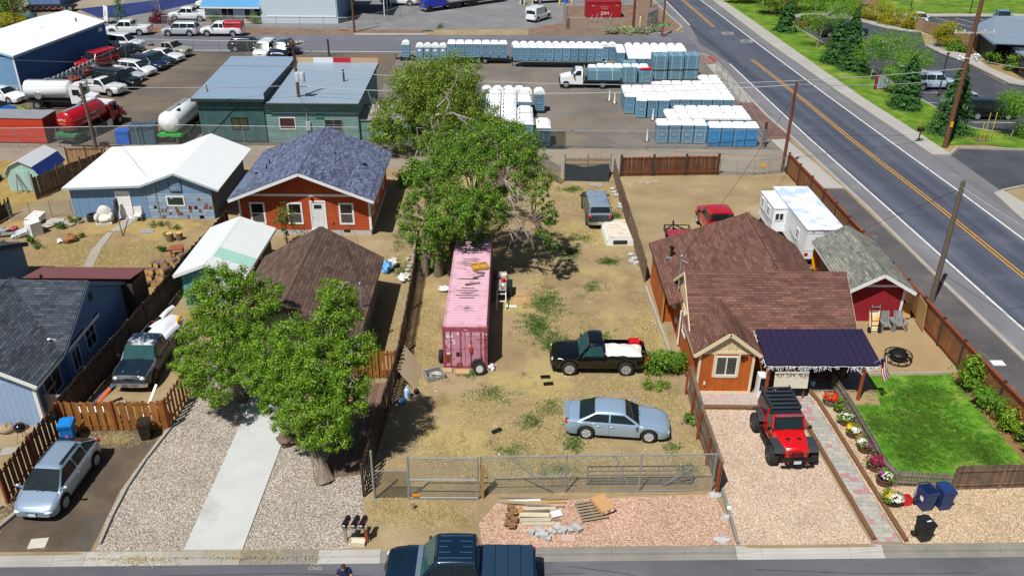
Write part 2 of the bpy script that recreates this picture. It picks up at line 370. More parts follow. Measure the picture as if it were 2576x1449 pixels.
while y<39.4:
 t=(y-27.2)/9.3;xl=15.22-.62*t;xr=16.38-.62*t-(.0 if y<37.6 else 0);h=.27;x=xl-(row%2)*.12
 if y>36.6:xl=12.9
 x=xl
 while x<xr-.05:
  w=rng.choice([.28,.28,.42]);x2=min(x+w,xr);m.add([(x+.006,y+.006,.03),(x2-.006,y+.006,.03),(x2-.006,y+h-.006,.03),(x+.006,y+h-.006,.03)],[(0,1,2,3)]);x=x2
 y+=h;row+=1
tag(m.build('path',PAV),kind='structure')
m=MB();x=9.75
sheet('path',[(15.2,27.18),(16.4,27.18),(15.8,36.5),(14.6,36.5)],CONCD,.022)
PNK=islands('porch_pavers',['ab9289','a69a93','a09992','b08f87','a89d96'])
m=MB()
for i in range(12):
 for j in range(4):
  m.add([(9.75+i*.3,36.75+j*.28,.1),(10.04+i*.3,36.75+j*.28,.1),(10.04+i*.3,37.02+j*.28,.1),(9.75+i*.3,37.02+j*.28,.1)],[(0,1,2,3)])
tag(m.build('porch_step',PNK),kind='structure')
m=MB();m.box(9.7,13.4,36.6,37.86,-.05,.094);tag(m.build('porch_step',CONCD),kind='structure')
for k,(a,b)in enumerate([((9.72,36.55),(12.0,36.55)),((12.02,36.5),(13.3,36.55)),((14.62,37.0),(15.3,27.25)),((15.95,37.2),(16.62,27.2)),((15.55,39.2),(15.94,37.2))]):
 n=3 if k in(2,3)else 1
 for q in range(n):
  p0=Vector((*a,.09)).lerp(Vector((*b,.09)),q/n);p1=Vector((*a,.09)).lerp(Vector((*b,.09)),(q+.985)/n)
  m=MB();m.tube([p0,p1],.105,8)
  tag(m.build('edging_timber',WOODPOST),'weathered timber edging '+['under the porch step of the orange house','at the right end of the porch step','along the gravel side of the paver path','along the flower side of the paver path','at the patio end of the flower bed'][k]+(', %s third'%['far','middle','near'][q]if n>1 else ''),'edging timber','timber edgings of the garden')
LAWN=ground('lawn_green',[(.28,'375c18'),(.5,'4f7c20'),(.75,'769838')],1.3,16,.6,.8,layers=[(.6,.54,.7,'808442'),(1.4,.6,.72,'9a9058')])
sheet('lawn',[(17.45,31.0),(17.3,33.5),(17.35,36.9),(19.15,36.95),(19.4,39.6),(24.0,39.85),(24.05,36.6),(24.25,32.6),(24.9,30.9)],LAWN,.012)
SAND=ground('sand',[(.3,'8d7957'),(.7,'9c8766')],.5,30,.12,.15)
sheet('sand_patio',[(19.5,39.85),(24.5,40.0),(24.4,45.6),(19.0,45.9),(18.6,39.85)],SAND,.008)
sheet('sand_patio',[(17.1,37.0),(19.1,37.0),(19.3,38.45),(17.0,38.45)],SAND,.016)
sheet('patio_floor',[(13.0,37.95),(19.25,38.35),(19.35,40.6),(13.0,40.6)],CONCD,.02)
m=MB();m.bar((19.4,39.78,.03),(24.0,39.98,.03),.1,.08);tag(m.build('edging_kerb',CONC),kind='structure')
sheet('dirt_bed',[(24.05,39.9),(25.0,40.0),(25.6,30.8),(24.4,31.2),(24.1,34.5)],ground('bed_soil',[(.3,'6f5636'),(.7,'93754c')],.8,20,.4,.5),.016)
sheet('brown_deck',[(-8.7,30.9),(-6.75,31.2),(-6.5,38.6),(-8.1,38.4)],planks('deck_boards','6d5648',.14,.2,.2,.1),.03)
LOT=ground('weedy_lot_dirt',[(.26,'74644a'),(.48,'8c7a5b'),(.72,'9c8a6b')],.35,11,.52,.5,layers=[(.2,.5,.62,'a0905f'),(.55,.6,.72,'594a36'),(.33,.58,.72,'6b6838'),(.9,.62,.72,'a99969')])
sheet('ground',[(-6.1,28.4),(-.6,27.6),(-.6,29.9),(9.2,30.0),(9.2,37.8),(8.9,50),(8.5,69.2),(2.6,70.1),(-6.3,70),(-6.3,52)],LOT,.003)
GRD2=ground('left_yard_dirt',[(.28,'76654a'),(.5,'8a7656'),(.72,'988464')],.4,14,.34,.4,layers=[(.25,.5,.64,'a08b55'),(.5,.6,.72,'6b5940')])
sheet('ground',[(-37,59.6),(-22.3,59.6),(-20.4,57),(-21.2,46.8),(-28.6,46.8),(-31,51),(-38,52)],GRD2,.003)
ALLEY=ground('alley_gravel',[(.28,'746c60'),(.5,'877d70'),(.74,'968a78')],.18,14,.35,.4,layers=[(.12,.5,.65,'7c7873'),(.4,.6,.74,'8d7a5c')])
sheet('alley',[(-110,71.8),(-36,71.5),(8,70.0),(17.4,70.0),(24,70.2),(26.8,75.0),(26.0,76.2),(-110,76.2)],ALLEY,.004)
YARD=ground('yard_gravel',[(.26,'5a5650'),(.48,'6b665f'),(.7,'7b746a')],.16,12,.4,.4,layers=[(.1,.54,.68,'806c52'),(.25,.6,.74,'5a544e')])
sheet('gravel_lot',[(-14.5,76.2),(26.2,76.2),(25.6,86.4),(25.2,96.3),(24.9,107.8),(24.1,112.0),(-14.5,111.6)],YARD,.004)
YARD2=ground('auto_yard_dirt',[(.26,'4d4844'),(.48,'605a52'),(.72,'766a5a')],.13,12,.42,.4,layers=[(.09,.52,.66,'735c44'),(.3,.6,.72,'4d4640')])
sheet('gravel_lot',[(-110,76.2),(-14.5,76.2),(-14.5,111.6),(-110,111.6)],YARD2,.004)
FARST=asphalt('far_street_asphalt','55565e','696a72',0,(.08,1))
sheet('street',[(-160,111.4),(-14,111.5),(24.3,112.0),(27,114),(27,126),(23.2,125.1),(17.6,123.0),(-12,122.1),(-160,118.6)],FARST,.008)
sheet('painted_line',[(-80,112.15),(-14,112.2),(-2,112.25),(-2,112.37),(-14,112.32),(-80,112.27)],WHT,.012)
VERGE=ground('verge_dirt',[(.3,'665044'),(.55,'7a6858'),(.75,'8b7a62')],.3,12,.4,.4,layers=[(.3,.55,.68,'623a32')])
sheet('verge',[(-160,119.2),(-12.4,122.15),(-12.4,125.2),(-22,125.4),(-56,127),(-160,128)],VERGE,.006)
sheet('verge',[(2,122.4),(17.6,123.0),(22.3,125.05),(23.9,129.0),(23.5,134.6),(22.6,147.2),(22,175),(20.6,175),(20,145),(8,144),(7,131),(2,126.5)],VERGE,.006)
FARLOT=asphalt('far_lot_asphalt','6a6a6c','7b7a7a',0)
sheet('asphalt_lot',[(-160,128),(-56,126.8),(-22,125.2),(-12.4,125.2),(2,126.5),(7,131),(8,144),(20,145),(20.6,260),(-160,260)],FARLOT,.0045)
sheet('apron',[(-22,121.85),(-12.25,122.1),(-11.8,123.2),(-21.9,122.9)],CONC,.014)
sheet('dirt_lot',[(-75,131),(-62,130.2),(-56,131.8),(-60,136),(-64,150),(-75,160),(-120,160),(-120,131)],ground('far_dirt',[(.3,'7f7466'),(.7,'958a79')],.1,8,.3,.3),.01)
MAIN=asphalt('main_road_asphalt','363b46','565b68',0,(2.2,.03),shear=.077)
SHLD=asphalt('shoulder_asphalt','5f5f63','747478',0,(1.5,.1),shear=.077)
Lg=[(29.9,25),(29.35,33),(28.76,41.5),(28.1,51.5),(27.6,63),(26.35,80),(25.69,86.4),(25.3,96.3),(24.97,107.8),(24.16,112.4)]
Rk=[(41.6,25),(40.9,33),(40.2,41.5),(39.4,51.5),(38.55,61),(37.35,79.5),(36.02,93),(34.06,119),(32.58,150),(31.2,178)]
sheet('road',Lg+[(24,119),(23.95,129.06),(23.53,134.65),(22.91,147.3),(21.6,178)]+Rk[::-1],SHLD,.016)
Lw=[(31.75,25),(31.1,35),(30.43,44.8),(29.95,51.6),(29.16,63),(27.94,80),(27.3,92),(26.5,107.5)]
Lw2=[(25.5,129.8),(24.87,147.4),(23.6,178)]
Yl=[(36.2,25),(35.3,35),(34.6,44),(33.94,51.6),(33.29,62.6),(31.9,79),(31.2,91),(30.25,103.7),(29.76,110)]
Yl2=[(28.8,128.9),(27.76,150),(26.3,178)]
Rw=[(39.6,25),(38.7,35),(37.9,44),(37.25,52),(36.29,66.8),(35.3,79.5),(34.14,95),(32.85,114.3),(30.75,150),(29.2,178)]
sheet('road',Lw+[(25.9,112.5),(24.8,118),(25.5,129.8),(24.87,147.4),(23.6,178)]+Rw[::-1],MAIN,.02)
YEL=plain('yellow_road_paint','c08a22',.7,0,.2,4,dirt='6a5a34',dsc=2.5,dth=.6);RWHT=plain('white_road_paint','cfcfca',.7,0,.15,4,dirt='77777a',dsc=2.5,dth=.6)
for p in(Lw,Lw2,Rw):sheet('painted_line',strip(p,.075),RWHT,.026)
for p in(Yl,Yl2):
 for o in(-.15,.15):sheet('painted_line',strip([(x+o,y)for x,y in p],.06),YEL,.026)
sheet('gutter',strip(Lg[:-1],.06,.22),CONC,.026)
def pave(name,pts,mat,h=.13):
 m=MB();p=[(x,y,h)for x,y in pts]
 a=sum(p[i][0]*p[(i+1)%len(p)][1]-p[(i+1)%len(p)][0]*p[i][1]for i in range(len(p)))
 m.slab(p if a>0 else p[::-1],h+.05);return tag(m.build(name,mat),kind='structure')
SW=ground('sidewalk_concrete',[(.3,'95938d'),(.7,'a3a19b')],.3,20,.12,.1)
Ro=[(39.45,75),(39.05,80),(37.75,93),(37.0,105),(35.85,126),(34.4,149),(33.1,178)]
pave('pavement',[(x,y)for x,y in Rk if y>75][:]+Ro[::-1]+[(37.7,75)],SW)
sheet('apron',[(38.55,61),(37.7,75),(39.45,75),(39.8,67.3),(40.4,60)],SHLD,.024)
pave('pavement',[(40.9,33),(40.2,41.5),(39.4,51.5),(38.55,61),(38.9,66),(39.9,66.6),(41.0,60),(41.9,50),(42.8,40),(43.3,33)],SW)
for a,b in[((24,40),(240,35))]:pass
pave('pavement',[(24.2,78.9),(25.7,79.2),(27.1,66.9),(25.4,66.9),(25.0,70)],SW,.05)
sheet('verge',[(24.95,70.2),(25.4,66.8),(27.1,66.8),(28.0,51.5),(28.65,41.5),(29.8,25),(26.4,25),(24.95,40),(24.0,62)],ground('roadside_chips',[(.3,'48464a'),(.6,'5b5858'),(.8,'776d60')],.25,16,.5,.6,layers=[(.3,.6,.72,'9a8766')]),.012)
sheet('verge',[(24.2,78.9),(26.3,79.2),(25.65,86.4),(25.2,96.3),(23.3,96.3),(23.6,84)],ground('red_cinder',[(.3,'5f4a45'),(.7,'7a625a')],.4,14,.4,.4),.012)
sheet('pavement',[(23.9,91),(25.3,91),(25.25,101),(24.95,107.5),(24.0,110.8),(22.4,112.0),(22.3,111.7),(23.5,109.5),(23.7,101)],CONC,.03)
pave('traffic_island',[(24.8,107.6),(24.2,111),(22.9,112.4),(22.9,109),(23.6,107)],ground('island_soil',[(.3,'6f5a52'),(.7,'86736a')],.5,14,.4,.4),.07)
m=MB();P=[(22.6,112.5),(23.6,112.6),(24.3,112.0),(24.8,110),(25.0,107.9),(25.25,103)]
for a,b in zip(P,P[1:]):m.bar((*a,.07),(*b,.07),.22,.14)
tag(m.build('kerb',CONC),kind='structure')
m=MB();m.bar((24.62,110.8,.09),(24.98,108.2,.09),.26,.14);tag(m.build('kerb',plain('red_kerb_paint','b8324a',.6)),kind='structure')
m=MB();m.bar((31.6,150.6,.12),(31.4,153.5,.12),.26,.2);tag(m.build('kerb',plain('red_kerb_paint','b8324a',.6)),kind='structure')
m=MB();P=[(18.5,123.6),(21,124.4),(23.0,125.6),(23.95,127.5),(24.05,129.2),(23.6,134.6),(22.95,147.3),(22.2,165)]
for a,b in zip(P,P[1:]):m.bar((*a,.07),(*b,.07),.26,.14)
tag(m.build('kerb',CONC),kind='structure')
for x,y in((29.92,124.7),(31.44,119.9)):
 sheet('utility_patch',[(x-.95,y-.9),(x+.75,y-.9),(x+.95,y+.9),(x-.75,y+.9)],CONCD,.026);sheet('utility_patch',[(x-.35,y-.4),(x+.35,y-.4),(x+.35,y+.4),(x-.35,y+.4)],NEAR_ASPH,.03)
CRK=plain('crack_filler','25272b',.8)
for a,b in(((28.9,62.0),(32.6,61.2)),((31,57.9),(35.5,58.2)),((30.2,46.8),(34.3,48.4)),((28.4,71),(31.8,71.6)),((32.6,68),(36.1,67)),((27.6,86),(31.4,85.2))):
 rr=random.Random(int(a[0]*10));P=[(a[0]+(b[0]-a[0])*i/9,a[1]+(b[1]-a[1])*i/9+rr.uniform(-.16,.16))for i in range(10)];sheet('road_crack',strip(P,.022),CRK,.0245)
for pts in([(-14,25.2),(-9,25.35),(-3,25.2),(3,25.5)],[(2.4,25.9),(4.6,25.5),(6.1,25.1)],[(10,25.8),(14,25.6),(19,25.7)]):
 rr=random.Random(3);P=[(x,y+rr.uniform(-.05,.05))for x,y in pts];sheet('road_crack',strip(P,.014),CRK,-.122)
LAWN2=ground('roadside_lawn',[(.28,'3c5a18'),(.5,'567622'),(.75,'7a8c34')],.6,14,.5,.6,layers=[(.2,.54,.7,'8a9046'),(.5,.6,.72,'4a6a1c')])
pave('lawn',Ro[::-1]+[(39.4,77.2),(41,78.0),(44,78.1),(46.7,76.9),(60,77.5),(60,80.5),(46.5,81.8),(44.8,83),(43.9,91.5),(43.2,99.5),(42.7,106.5),(41.5,118),(40.4,131),(40.1,150),(40,178)],LAWN2,.1)
PARK=asphalt('car_park_asphalt','3a3d43','494c52',.0)
sheet('car_park',[(44.9,82.6),(46.5,81.6),(62,80.3),(75,88),(60.5,97),(57.7,98.5),(56.3,99.4),(56.0,108.4),(54.6,117.3),(57.7,126.4),(56,128.4),(52.3,135.1),(50,137.5),(41,137.5),(41.3,126),(42.8,107),(43.9,92)],PARK,.008)
sheet('entry_drive',[(39.8,66.9),(42.4,68.0),(62,69.5),(62,76.8),(46.7,76.5),(43.6,76.7),(41,76.9),(39.4,75.0)],PARK,.012)
for pts in([(39.45,75.3),(41,77.2),(43.7,76.95),(46.7,76.7),(62,77.0)],[(39.85,66.6),(42.4,67.75),(62,69.2)],[(46.4,81.9),(44.9,82.9),(43.95,91.5),(43.25,99.6),(42.85,106.5),(41.6,118),(40.5,131)],[(62,80.2),(46.4,81.9)]):
 m=MB()
 for a,b in zip(pts,pts[1:]):m.bar((*a,.06),(*b,.06),.2,.15)
 tag(m.build('kerb',CONC),kind='structure')
pave('pavement',[(54.6,117.2),(56.0,119.1),(57.0,117.0),(57.2,113.5),(59.4,112.0),(58.0,110),(57.5,106),(58.3,100.5),(60,98.0),(64,95),(66,92),(64,91),(60.5,95.5),(56.5,99.3),(56.0,108.4),(54.8,113.5)],SW,.1)
sheet('dirt_bed',[(56.2,118.6),(57.0,116.6),(57.2,113.8),(59.0,112.2),(60.2,115.5),(58.4,122)],ground('bark_bed',[(.3,'4b3a2a'),(.7,'6a543c')],.6,14,.4,.4),.014)
sheet('dirt_bed',[(58.0,109.6),(57.6,106),(58.5,101),(60,99),(62,100),(60,108)],ground('bark_bed_tan',[(.3,'7d6849'),(.7,'97825e')],.6,14,.4,.4),.014)
pave('pavement',[(49.8,137.3),(52.3,135.2),(56,128.6),(57.6,126.6),(56,126.6),(53.6,128.9),(52,132.4),(50.0,135.2),(40.8,136.4),(40.8,138.2),(50,139.5),(56.0,140),(57,138.2)],SW,.1)
sheet('dirt_bed',[(51.2,138),(53,134),(56.5,128.6),(58,127.9),(57.5,138.4)],ground('bark_bed',[(.3,'4b3a2a'),(.7,'6a543c')]),.016)
sheet('car_park',[(58.8,124),(60,137),(80,137.8),(95,120),(75,112)],PARK,.01)
pave('pavement',[(58,136.8),(80,137.6),(95,138),(95,139.6),(57.5,138.6)],SW,.1)
for x in(64,67,70,73,76):sheet('painted_line',[(x,136.8),(x+.12,136.8),(x+2.6,130.5),(x+2.48,130.5)],RWHT,.016)
pave('lawn',[(57.6,138.7),(100,139.8),(110,180),(56,180),(55.5,146),(57.2,143)],LAWN2,.06)
pave('lawn',[(40.6,138.3),(50,139.7),(54.5,146),(55,180),(40.0,180)],LAWN2,.055)
for a,b in[((43.4,98.9),(46.9,98.9)),((44.0,95.6),(47.4,95.6)),((44.2,91.6),(47.8,91.6)),((44.6,88.4),(48.2,88.4)),((45.1,84.9),(50.3,84.9)),((43.1,103.3),(46.5,103.3))]:
 sheet('painted_line',strip([a,b],.05),RWHT,.014)
sheet('dry_grass_ground',[(-48,58.5),(-37.9,58.8),(-36.9,63.4),(-34.8,68),(-36.6,71.8),(-60,71.8),(-60,58)],ground('straw_ground',[(.3,'877040'),(.7,'9c854f')],.6,12,.35,.4),.006)
sheet('stepping_path',[(-28.75,59.9),(-27.9,59.9),(-28.3,57.5),(-29.1,57.3)],CONC,.03)
sheet('stepping_path',[(-28.8,57.15),(-29.2,57.15),(-29.1,54.2),(-28.5,51.4),(-28.0,49.9),(-27.4,50),(-28.0,52),(-28.5,54.5)],CONC,.03)
# --- vehicles
def crom(keys,x):
 if x<=keys[0][0]:return keys[0][1]
 for i in range(len(keys)-1):
  if x<=keys[i+1][0]:
   x1,y1=keys[i];x2,y2=keys[i+1];t=(x-x1)/max(1e-6,x2-x1)
   m1=(y2-keys[i-1][1])/max(1e-6,x2-keys[i-1][0])if i>0 else(y2-y1)/max(1e-6,x2-x1)
   m2=(keys[i+2][1]-y1)/max(1e-6,keys[i+2][0]-x1)if i+2<len(keys)else(y2-y1)/max(1e-6,x2-x1)
   h=x2-x1;return(2*t**3-3*t**2+1)*y1+(t**3-2*t**2+t)*h*m1+(-2*t**3+3*t**2)*y2+(t**3-t**2)*h*m2
 return keys[-1][1]
_wm={}
def wheel_mesh(r,w,rim,spokes,parent,loc,side):
 key=(r,w,rim.name,spokes)
 if key not in _wm:
  t=MB();rr=r*.66;t.lathe([(rr,-w/2),(r*.93,-w/2),(r,-w*.36),(r,w*.36),(r*.93,w/2),(rr,w/2),(rr*.98,w*.3),(rr*.98,-w*.3),(rr,-w/2)],24,axis='y')
  a=t.build('wheel',RUB)
  m=MB();m.lathe([(rr,w*.42),(rr*.9,w*.46),(rr*.86,w*.25),(.01,w*.22)],24,axis='y');b0=m.build('rim_barrel',DKRIM if spokes else rim)
  m=MB();m.lathe([(rr,w*.44),(rr*.97,w*.5),(rr*.9,w*.5),(rr*.86,w*.4)],24,axis='y')
  for k in range(spokes or 0):
   an=2*math.pi*k/spokes;m.bar((math.cos(an)*rr*.12,w*.4,math.sin(an)*rr*.12),(math.cos(an)*rr*.92,w*.42,math.sin(an)*rr*.92),.05,rr*.26)
  m.lathe([(rr*.24,w*.36),(rr*.2,w*.5),(.01,w*.52)],12,axis='y');b1=m.build('rim',rim)
  for o in(a,b0,b1):COL.objects.unlink(o)
  _wm[key]=(a,b0,b1)
 a,b0,b1=_wm[key];o=a.copy();COL.objects.link(o);o.parent=parent;o.location=loc
 if side<0:o.rotation_euler=(0,0,math.pi)
 for b in(b0,b1):
  c=b.copy();COL.objects.link(c);c.parent=o
 return o
KINDS={'sedan':dict(L=5.0,W=1.88,H=1.47,r=.36,tw=.24,wb=3.02,fo=.98,zb=.2,top=[(0,.66),(.04,.76),(.15,.88),(.3,.97),(.5,1.0),(.75,1.02),(.9,1.05),(.97,1.0),(1,.84)],cab=(.28,.44,.70,.88),pil=(.575,),tf=.70),'compact':dict(L=4.5,W=1.78,H=1.44,r=.31,tw=.2,wb=2.65,fo=.9,zb=.2,top=[(0,.64),(.04,.72),(.15,.86),(.28,.96),(.5,.98),(.8,1.0),(.92,1.02),(1,.84)],cab=(.25,.42,.72,.9),pil=(.57,),tf=.7),'crossover':dict(L=4.77,W=1.88,H=1.68,r=.37,tw=.23,wb=2.82,fo=.98,zb=.26,top=[(0,.66),(.03,.78),(.12,.93),(.25,1.05),(.5,1.08),(.8,1.13),(.95,1.12),(1,.98)],cab=(.2,.385,.86,.985),pil=(.56,.78),tf=.7),'suv':dict(L=4.9,W=1.92,H=1.82,r=.39,tw=.25,wb=2.9,fo=.93,zb=.3,top=[(0,.8),(.03,.94),(.1,1.02),(.26,1.1),(.5,1.12),(.9,1.14),(1,1.08)],cab=(.24,.36,.93,.985),pil=(.53,.74),tf=.78),'bigsuv':dict(L=5.3,W=2.02,H=1.92,r=.4,tw=.27,wb=3.1,fo=1.0,zb=.32,top=[(0,.86),(.03,1.0),(.1,1.08),(.26,1.15),(.5,1.17),(.95,1.17),(1,1.12)],cab=(.25,.37,.95,.99),pil=(.53,.74),tf=.8),'crewcab':dict(L=5.9,W=2.02,H=1.93,r=.41,tw=.28,wb=3.68,fo=1.0,zb=.36,top=[(0,.88),(.02,1.04),(.1,1.13),(.25,1.2),(.4,1.2),(.65,1.2),(1,1.2)],cab=(.245,.35,.605,.635),pil=(.475,),tf=.8,bed=(.645,.985)),'extcab':dict(L=5.7,W=2.0,H=1.88,r=.4,tw=.26,wb=3.5,fo=.97,zb=.36,top=[(0,.86),(.02,1.0),(.1,1.1),(.26,1.16),(.4,1.17),(1,1.17)],cab=(.255,.36,.56,.59),pil=(.47,),tf=.8,bed=(.6,.985)),'regcab':dict(L=5.3,W=1.98,H=1.82,r=.4,tw=.27,wb=3.05,fo=.98,zb=.36,top=[(0,.84),(.02,.98),(.1,1.06),(.28,1.13),(.4,1.14),(1,1.13)],cab=(.285,.405,.535,.565),pil=(),tf=.78,bed=(.58,.98)),}
def car(name,label,cat,kind,pmat,loc,rz,group=None,det=2,rim=None,spokes=5,bedcol=None,roofmat=None,cover=None,glassmat=None,lights=True,grille=None,bumper=None,topper=None,rack=False,cladding=None,plate=True,headm=None,steer=0,wind=None,**ov):
 K=dict(KINDS[kind]);K.update(ov);L,W,H=K['L'],K['W'],K['H'];hw=W/2;r=K['r'];rim=rim or ALU;G_=glassmat or TINT
 t=thing(name,label,cat,loc,rz,group)
 X=lambda f:L/2-f*L
 ax=[K['fo'],K['fo']+K['wb']];bed=K.get('bed');floor=.72 if kind!='regcab' else.7
 ra=r*1.17
 def prof(f):
  d=f*L;zt=crom(K['top'],f);zb=K['zb']
  if f<.04:zb+=(.04-f)/.04*.12
  if f>.96:zb+=(f-.96)/.04*.14
  for a in ax:
   if abs(d-a)<ra:zb=max(zb,r*.98+math.sqrt(max(0,ra*ra-(d-a)**2))-.02)
  u=abs(2*f-1);w=hw
  if u>.78:w=hw*(1-K.get('tap',.17)*((u-.78)/.22)**2.2)
  return zb,min(zt,9),w
 def ring(f,e=0):
  zb,zt,w=prof(f);h=zt-zb;w+=e;c=.045 if f<K['cab'][0]+.02 else.02
  inb=bed and bed[0]<=f<=bed[1]
  P=[(0,zb),(w*.86,zb),(w*.965,zb+h*.1),(w*.985,zb+h*.25),(w,zb+h*.55),(w*.985,zb+h*.8)]
  if inb:P+=[(w*.965,zt-.02),(w*.93,zt),(w*.87,zt),(w*.86,floor),(0,floor)]
  else:P+=[(w*.945,zt-.045),(w*.88,zt-.01),(w*.7,zt+c*.5),(w*.4,zt+c),(0,zt+c)]
  return P
 fs=set(i/72 for i in range(73))|{.004,.012,.02,.03,.98,.988,.996}
 for a in ax:fs|={(a-ra*.999)/L,(a+ra*.999)/L,(a-ra*1.02)/L,(a+ra*1.02)/L,(a-ra*.9)/L,(a+ra*.9)/L}
 if bed:fs|={bed[0]-.0008,bed[0],bed[1],bed[1]+.0008}
 fs=sorted(f for f in fs if 0<=f<=1);b=MB();vs=[];n=0
 for f in fs:
  P=ring(f);full=[(y,z)for y,z in P]+[(-y,z)for y,z in P[-2:0:-1]];n=len(full)
  vs+=[(X(f),y,z)for y,z in full]
 fc=[(i*n+k,i*n+(k+1)%n,(i+1)*n+(k+1)%n,(i+1)*n+k)for i in range(len(fs)-1)for k in range(n)]
 b.add(vs,fc,True);m=len(fs)-1
 b.add(vs[:n],[tuple(range(n))[::-1]],False);b.add(vs[m*n:],[tuple(range(n))],False)
 b.build('body',pmat,t,sharp=38)
 u=MB();u.box(X(.94),X(.05),-hw*.8,hw*.8,K['zb']-.06,.62);u.build('chassis',BLK,t)
 c0,c1,c2,c3=K['cab'];tf=K['tf']*hw;wbase=hw*.93
 zr=H-.03
 def cab(f,tt):
  """half width and height of the cabin side at station f, tt 0 at the belt .. 1 at the roof"""
  zl=crom(K['top'],f)-.03
  if f<c1:k=(f-c0)/(c1-c0)
  elif f>c2:k=(c3-f)/max(1e-6,c3-c2)
  else:k=1
  k=max(0,min(1,k));crown=.035*math.sin(math.pi*max(0,min(1,(f-c1)/(c2-c1))))
  zt=zl+(zr-zl)*k+crown
  wt=wbase+(tf-wbase)*k
  return wbase+(wt-wbase)*tt,zl+(zt-zl)*tt,zt,wt
 st=[c0+(c1-c0)*i/5 for i in range(5)]+[c1+(c2-c1)*i/10 for i in range(11)]+[c2+(c3-c2)*i/5 for i in range(1,6)]
 vs=[]
 for f in st:
  y0,z0,zt,wt=cab(f,0);k=max(.0,zt-z0);q=min(.07,k*.3)
  half=[(y0,z0-.04),(y0,z0),(wt,zt-q),(wt-.05,zt-q*.35),(wt-.13,zt),(wt*.45,zt+.015*min(1,k*3)),(0,zt+.02*min(1,k*3))]
  full=half+[(-y,z)for y,z in half[-2::-1]];n=len(full);vs+=[(X(f),y,z)for y,z in full]
 c=MB();c.add(vs,[(i*n+k,(i+1)*n+k,(i+1)*n+k+1,i*n+k+1)[::-1]for i in range(len(st)-1)for k in range(n-1)],True)
 c.build('roof',roofmat or pmat,t,sharp=40)
 def wpt(f,tt,e=.012):
  y,z,zt,wt=cab(f,tt);return y+e,z
 def pane(fa,fb,ta=.1,tb=.9,inset=.9,nm='windscreen'):
  g=MB();dx=(fb-fa)*L
  def fn(a_,b_):
   k=ta+(tb-ta)*b_;f=fa+(fb-fa)*k;y,z,zt,wt=cab(f,1);ww=(wbase+(tf-wbase)*k)*inset;s_=1 if fa<fb else-1
   off=Vector((s_*1,0,abs(dx)/max(.2,H-1.1))).normalized()*.02
   return(X(f)+off.x,ww*(2*a_-1),zt+off.z+.012*(1-(2*a_-1)**2))
  g.grid(fn,6,4);return g.build(nm,G_,t)
 pane(c0,c1,.06,.92,.93,'windscreen')if wind is None else None
 if wind is not None:
  g0=G_;G_=wind;pane(c0,c1,.06,.92,.93,'windscreen');G_=g0
 pane(c3,c2,.1 if c3-c2>.05 else.3,.9,.9,'rear_window')
 edges=[None]+list(K['pil'])+[None]
 for sgn in(1,-1):
  for i in range(len(edges)-1):
   f0=edges[i];f1=edges[i+1];g=MB()
   def ex(k,f,front):
    if f is not None:return f+(.008 if front else-.008)
    return(c0+(c1-c0)*k+.014+.01)if front else(c3+(c2-c3)*k-.014)
   rows=[]
   for k in(.1,.5,.86):
    fa,fb=ex(k,f0,True),ex(k,f1,False)
    if fb<fa+.005:fb=fa+.005
    rows.append([(X(fa+(fb-fa)*q/4),sgn*wpt(fa+(fb-fa)*q/4,k if c1<fa+(fb-fa)*q/4<c2 else k*.99)[0],wpt(fa+(fb-fa)*q/4,k)[1])for q in range(5)])
   for ri,k in enumerate((.1,.5,.86)):
    for q in range(5):
     x=rows[ri][q][0];f=(L/2-x)/L;zl=crom(K['top'],f)-.03;z=zl+(zr-zl)*k
     y=wbase+(tf-wbase)*k+.014;rows[ri][q]=(x,sgn*y,z)
   v_=[p for r_ in rows for p in r_];fcs=[(j*5+q,j*5+q+1,(j+1)*5+q+1,(j+1)*5+q)for j in range(2)for q in range(4)]
   if sgn>0:fcs=[f_[::-1]for f_ in fcs]
   g.add(v_,fcs);g.build('side_window',G_,t)
 for a,fx in enumerate(ax):
  for sgn in(1,-1):
   wv=wheel_mesh(r,K['tw'],rim,spokes if det>0 else 0,t,(L/2-fx,sgn*(hw-K['tw']/2+K.get('wout',0)),r),sgn)
   if a==0 and steer:wv.rotation_euler.z+=steer
 tops=lambda f:crom(K['top'],f)
 if lights:
  for sgn in(1,-1):
   h=MB();zl=tops(.02)-.12;h.ball((L/2-.1,sgn*hw*.68,zl),(.13,.2,.08)if bed is None else(.11,.17,.12),10,6);h.build('headlight',headm or LAMP,t)
   h=MB()
   if bed:h.box(-L/2-.015,-L/2+.12,min(sgn*hw*.7,sgn*hw*.88),max(sgn*hw*.7,sgn*hw*.88),.78,tops(1)-.03)
   else:h.ball((-L/2+.1,sgn*hw*.74,tops(.97)-.12),(.12,.16,.1 if kind in('sedan','compact')else.17),10,6)
   h.build('tail_light',RED,t)
  if det>0:
   g=MB();zl=tops(.02)-.13;g.ball((L/2-.045,0,zl-.04),(.06,hw*.46,.09 if not bed else.14),12,6)
   g.build('grille',grille or BLK,t)
 if bumper or bed:
  for fr in(1,-1):
   g=MB();bm=bumper or CHR;x=fr*(L/2-.02)
   g.grid(lambda a_,b_:(x+fr*(.08-.1*(2*a_-1)**4),hw*.93*(2*a_-1),.42+.2*b_),10,1,True)
   g.grid(lambda a_,b_:(x+fr*(.08-.1*(2*a_-1)**4)*(1-b_)-fr*.1*b_,hw*.93*(2*a_-1),.62),10,1,False);g.build('bumper',bm,t)
 elif det>0:
  g=MB();g.ball((L/2-.06,0,.36),(.07,hw*.62,.08),12,6);g.build('lower_grille',BLK,t)
 if plate and det>0:
  g=MB();g.box(L/2+.03,L/2+.05,-.16,.16,.42,.56);g.build('licence_plate',PLATE,t)
  g=MB();g.box(-L/2-.05,-L/2-.03,-.16,.16,.5,.64);g.build('licence_plate',PLATE,t)
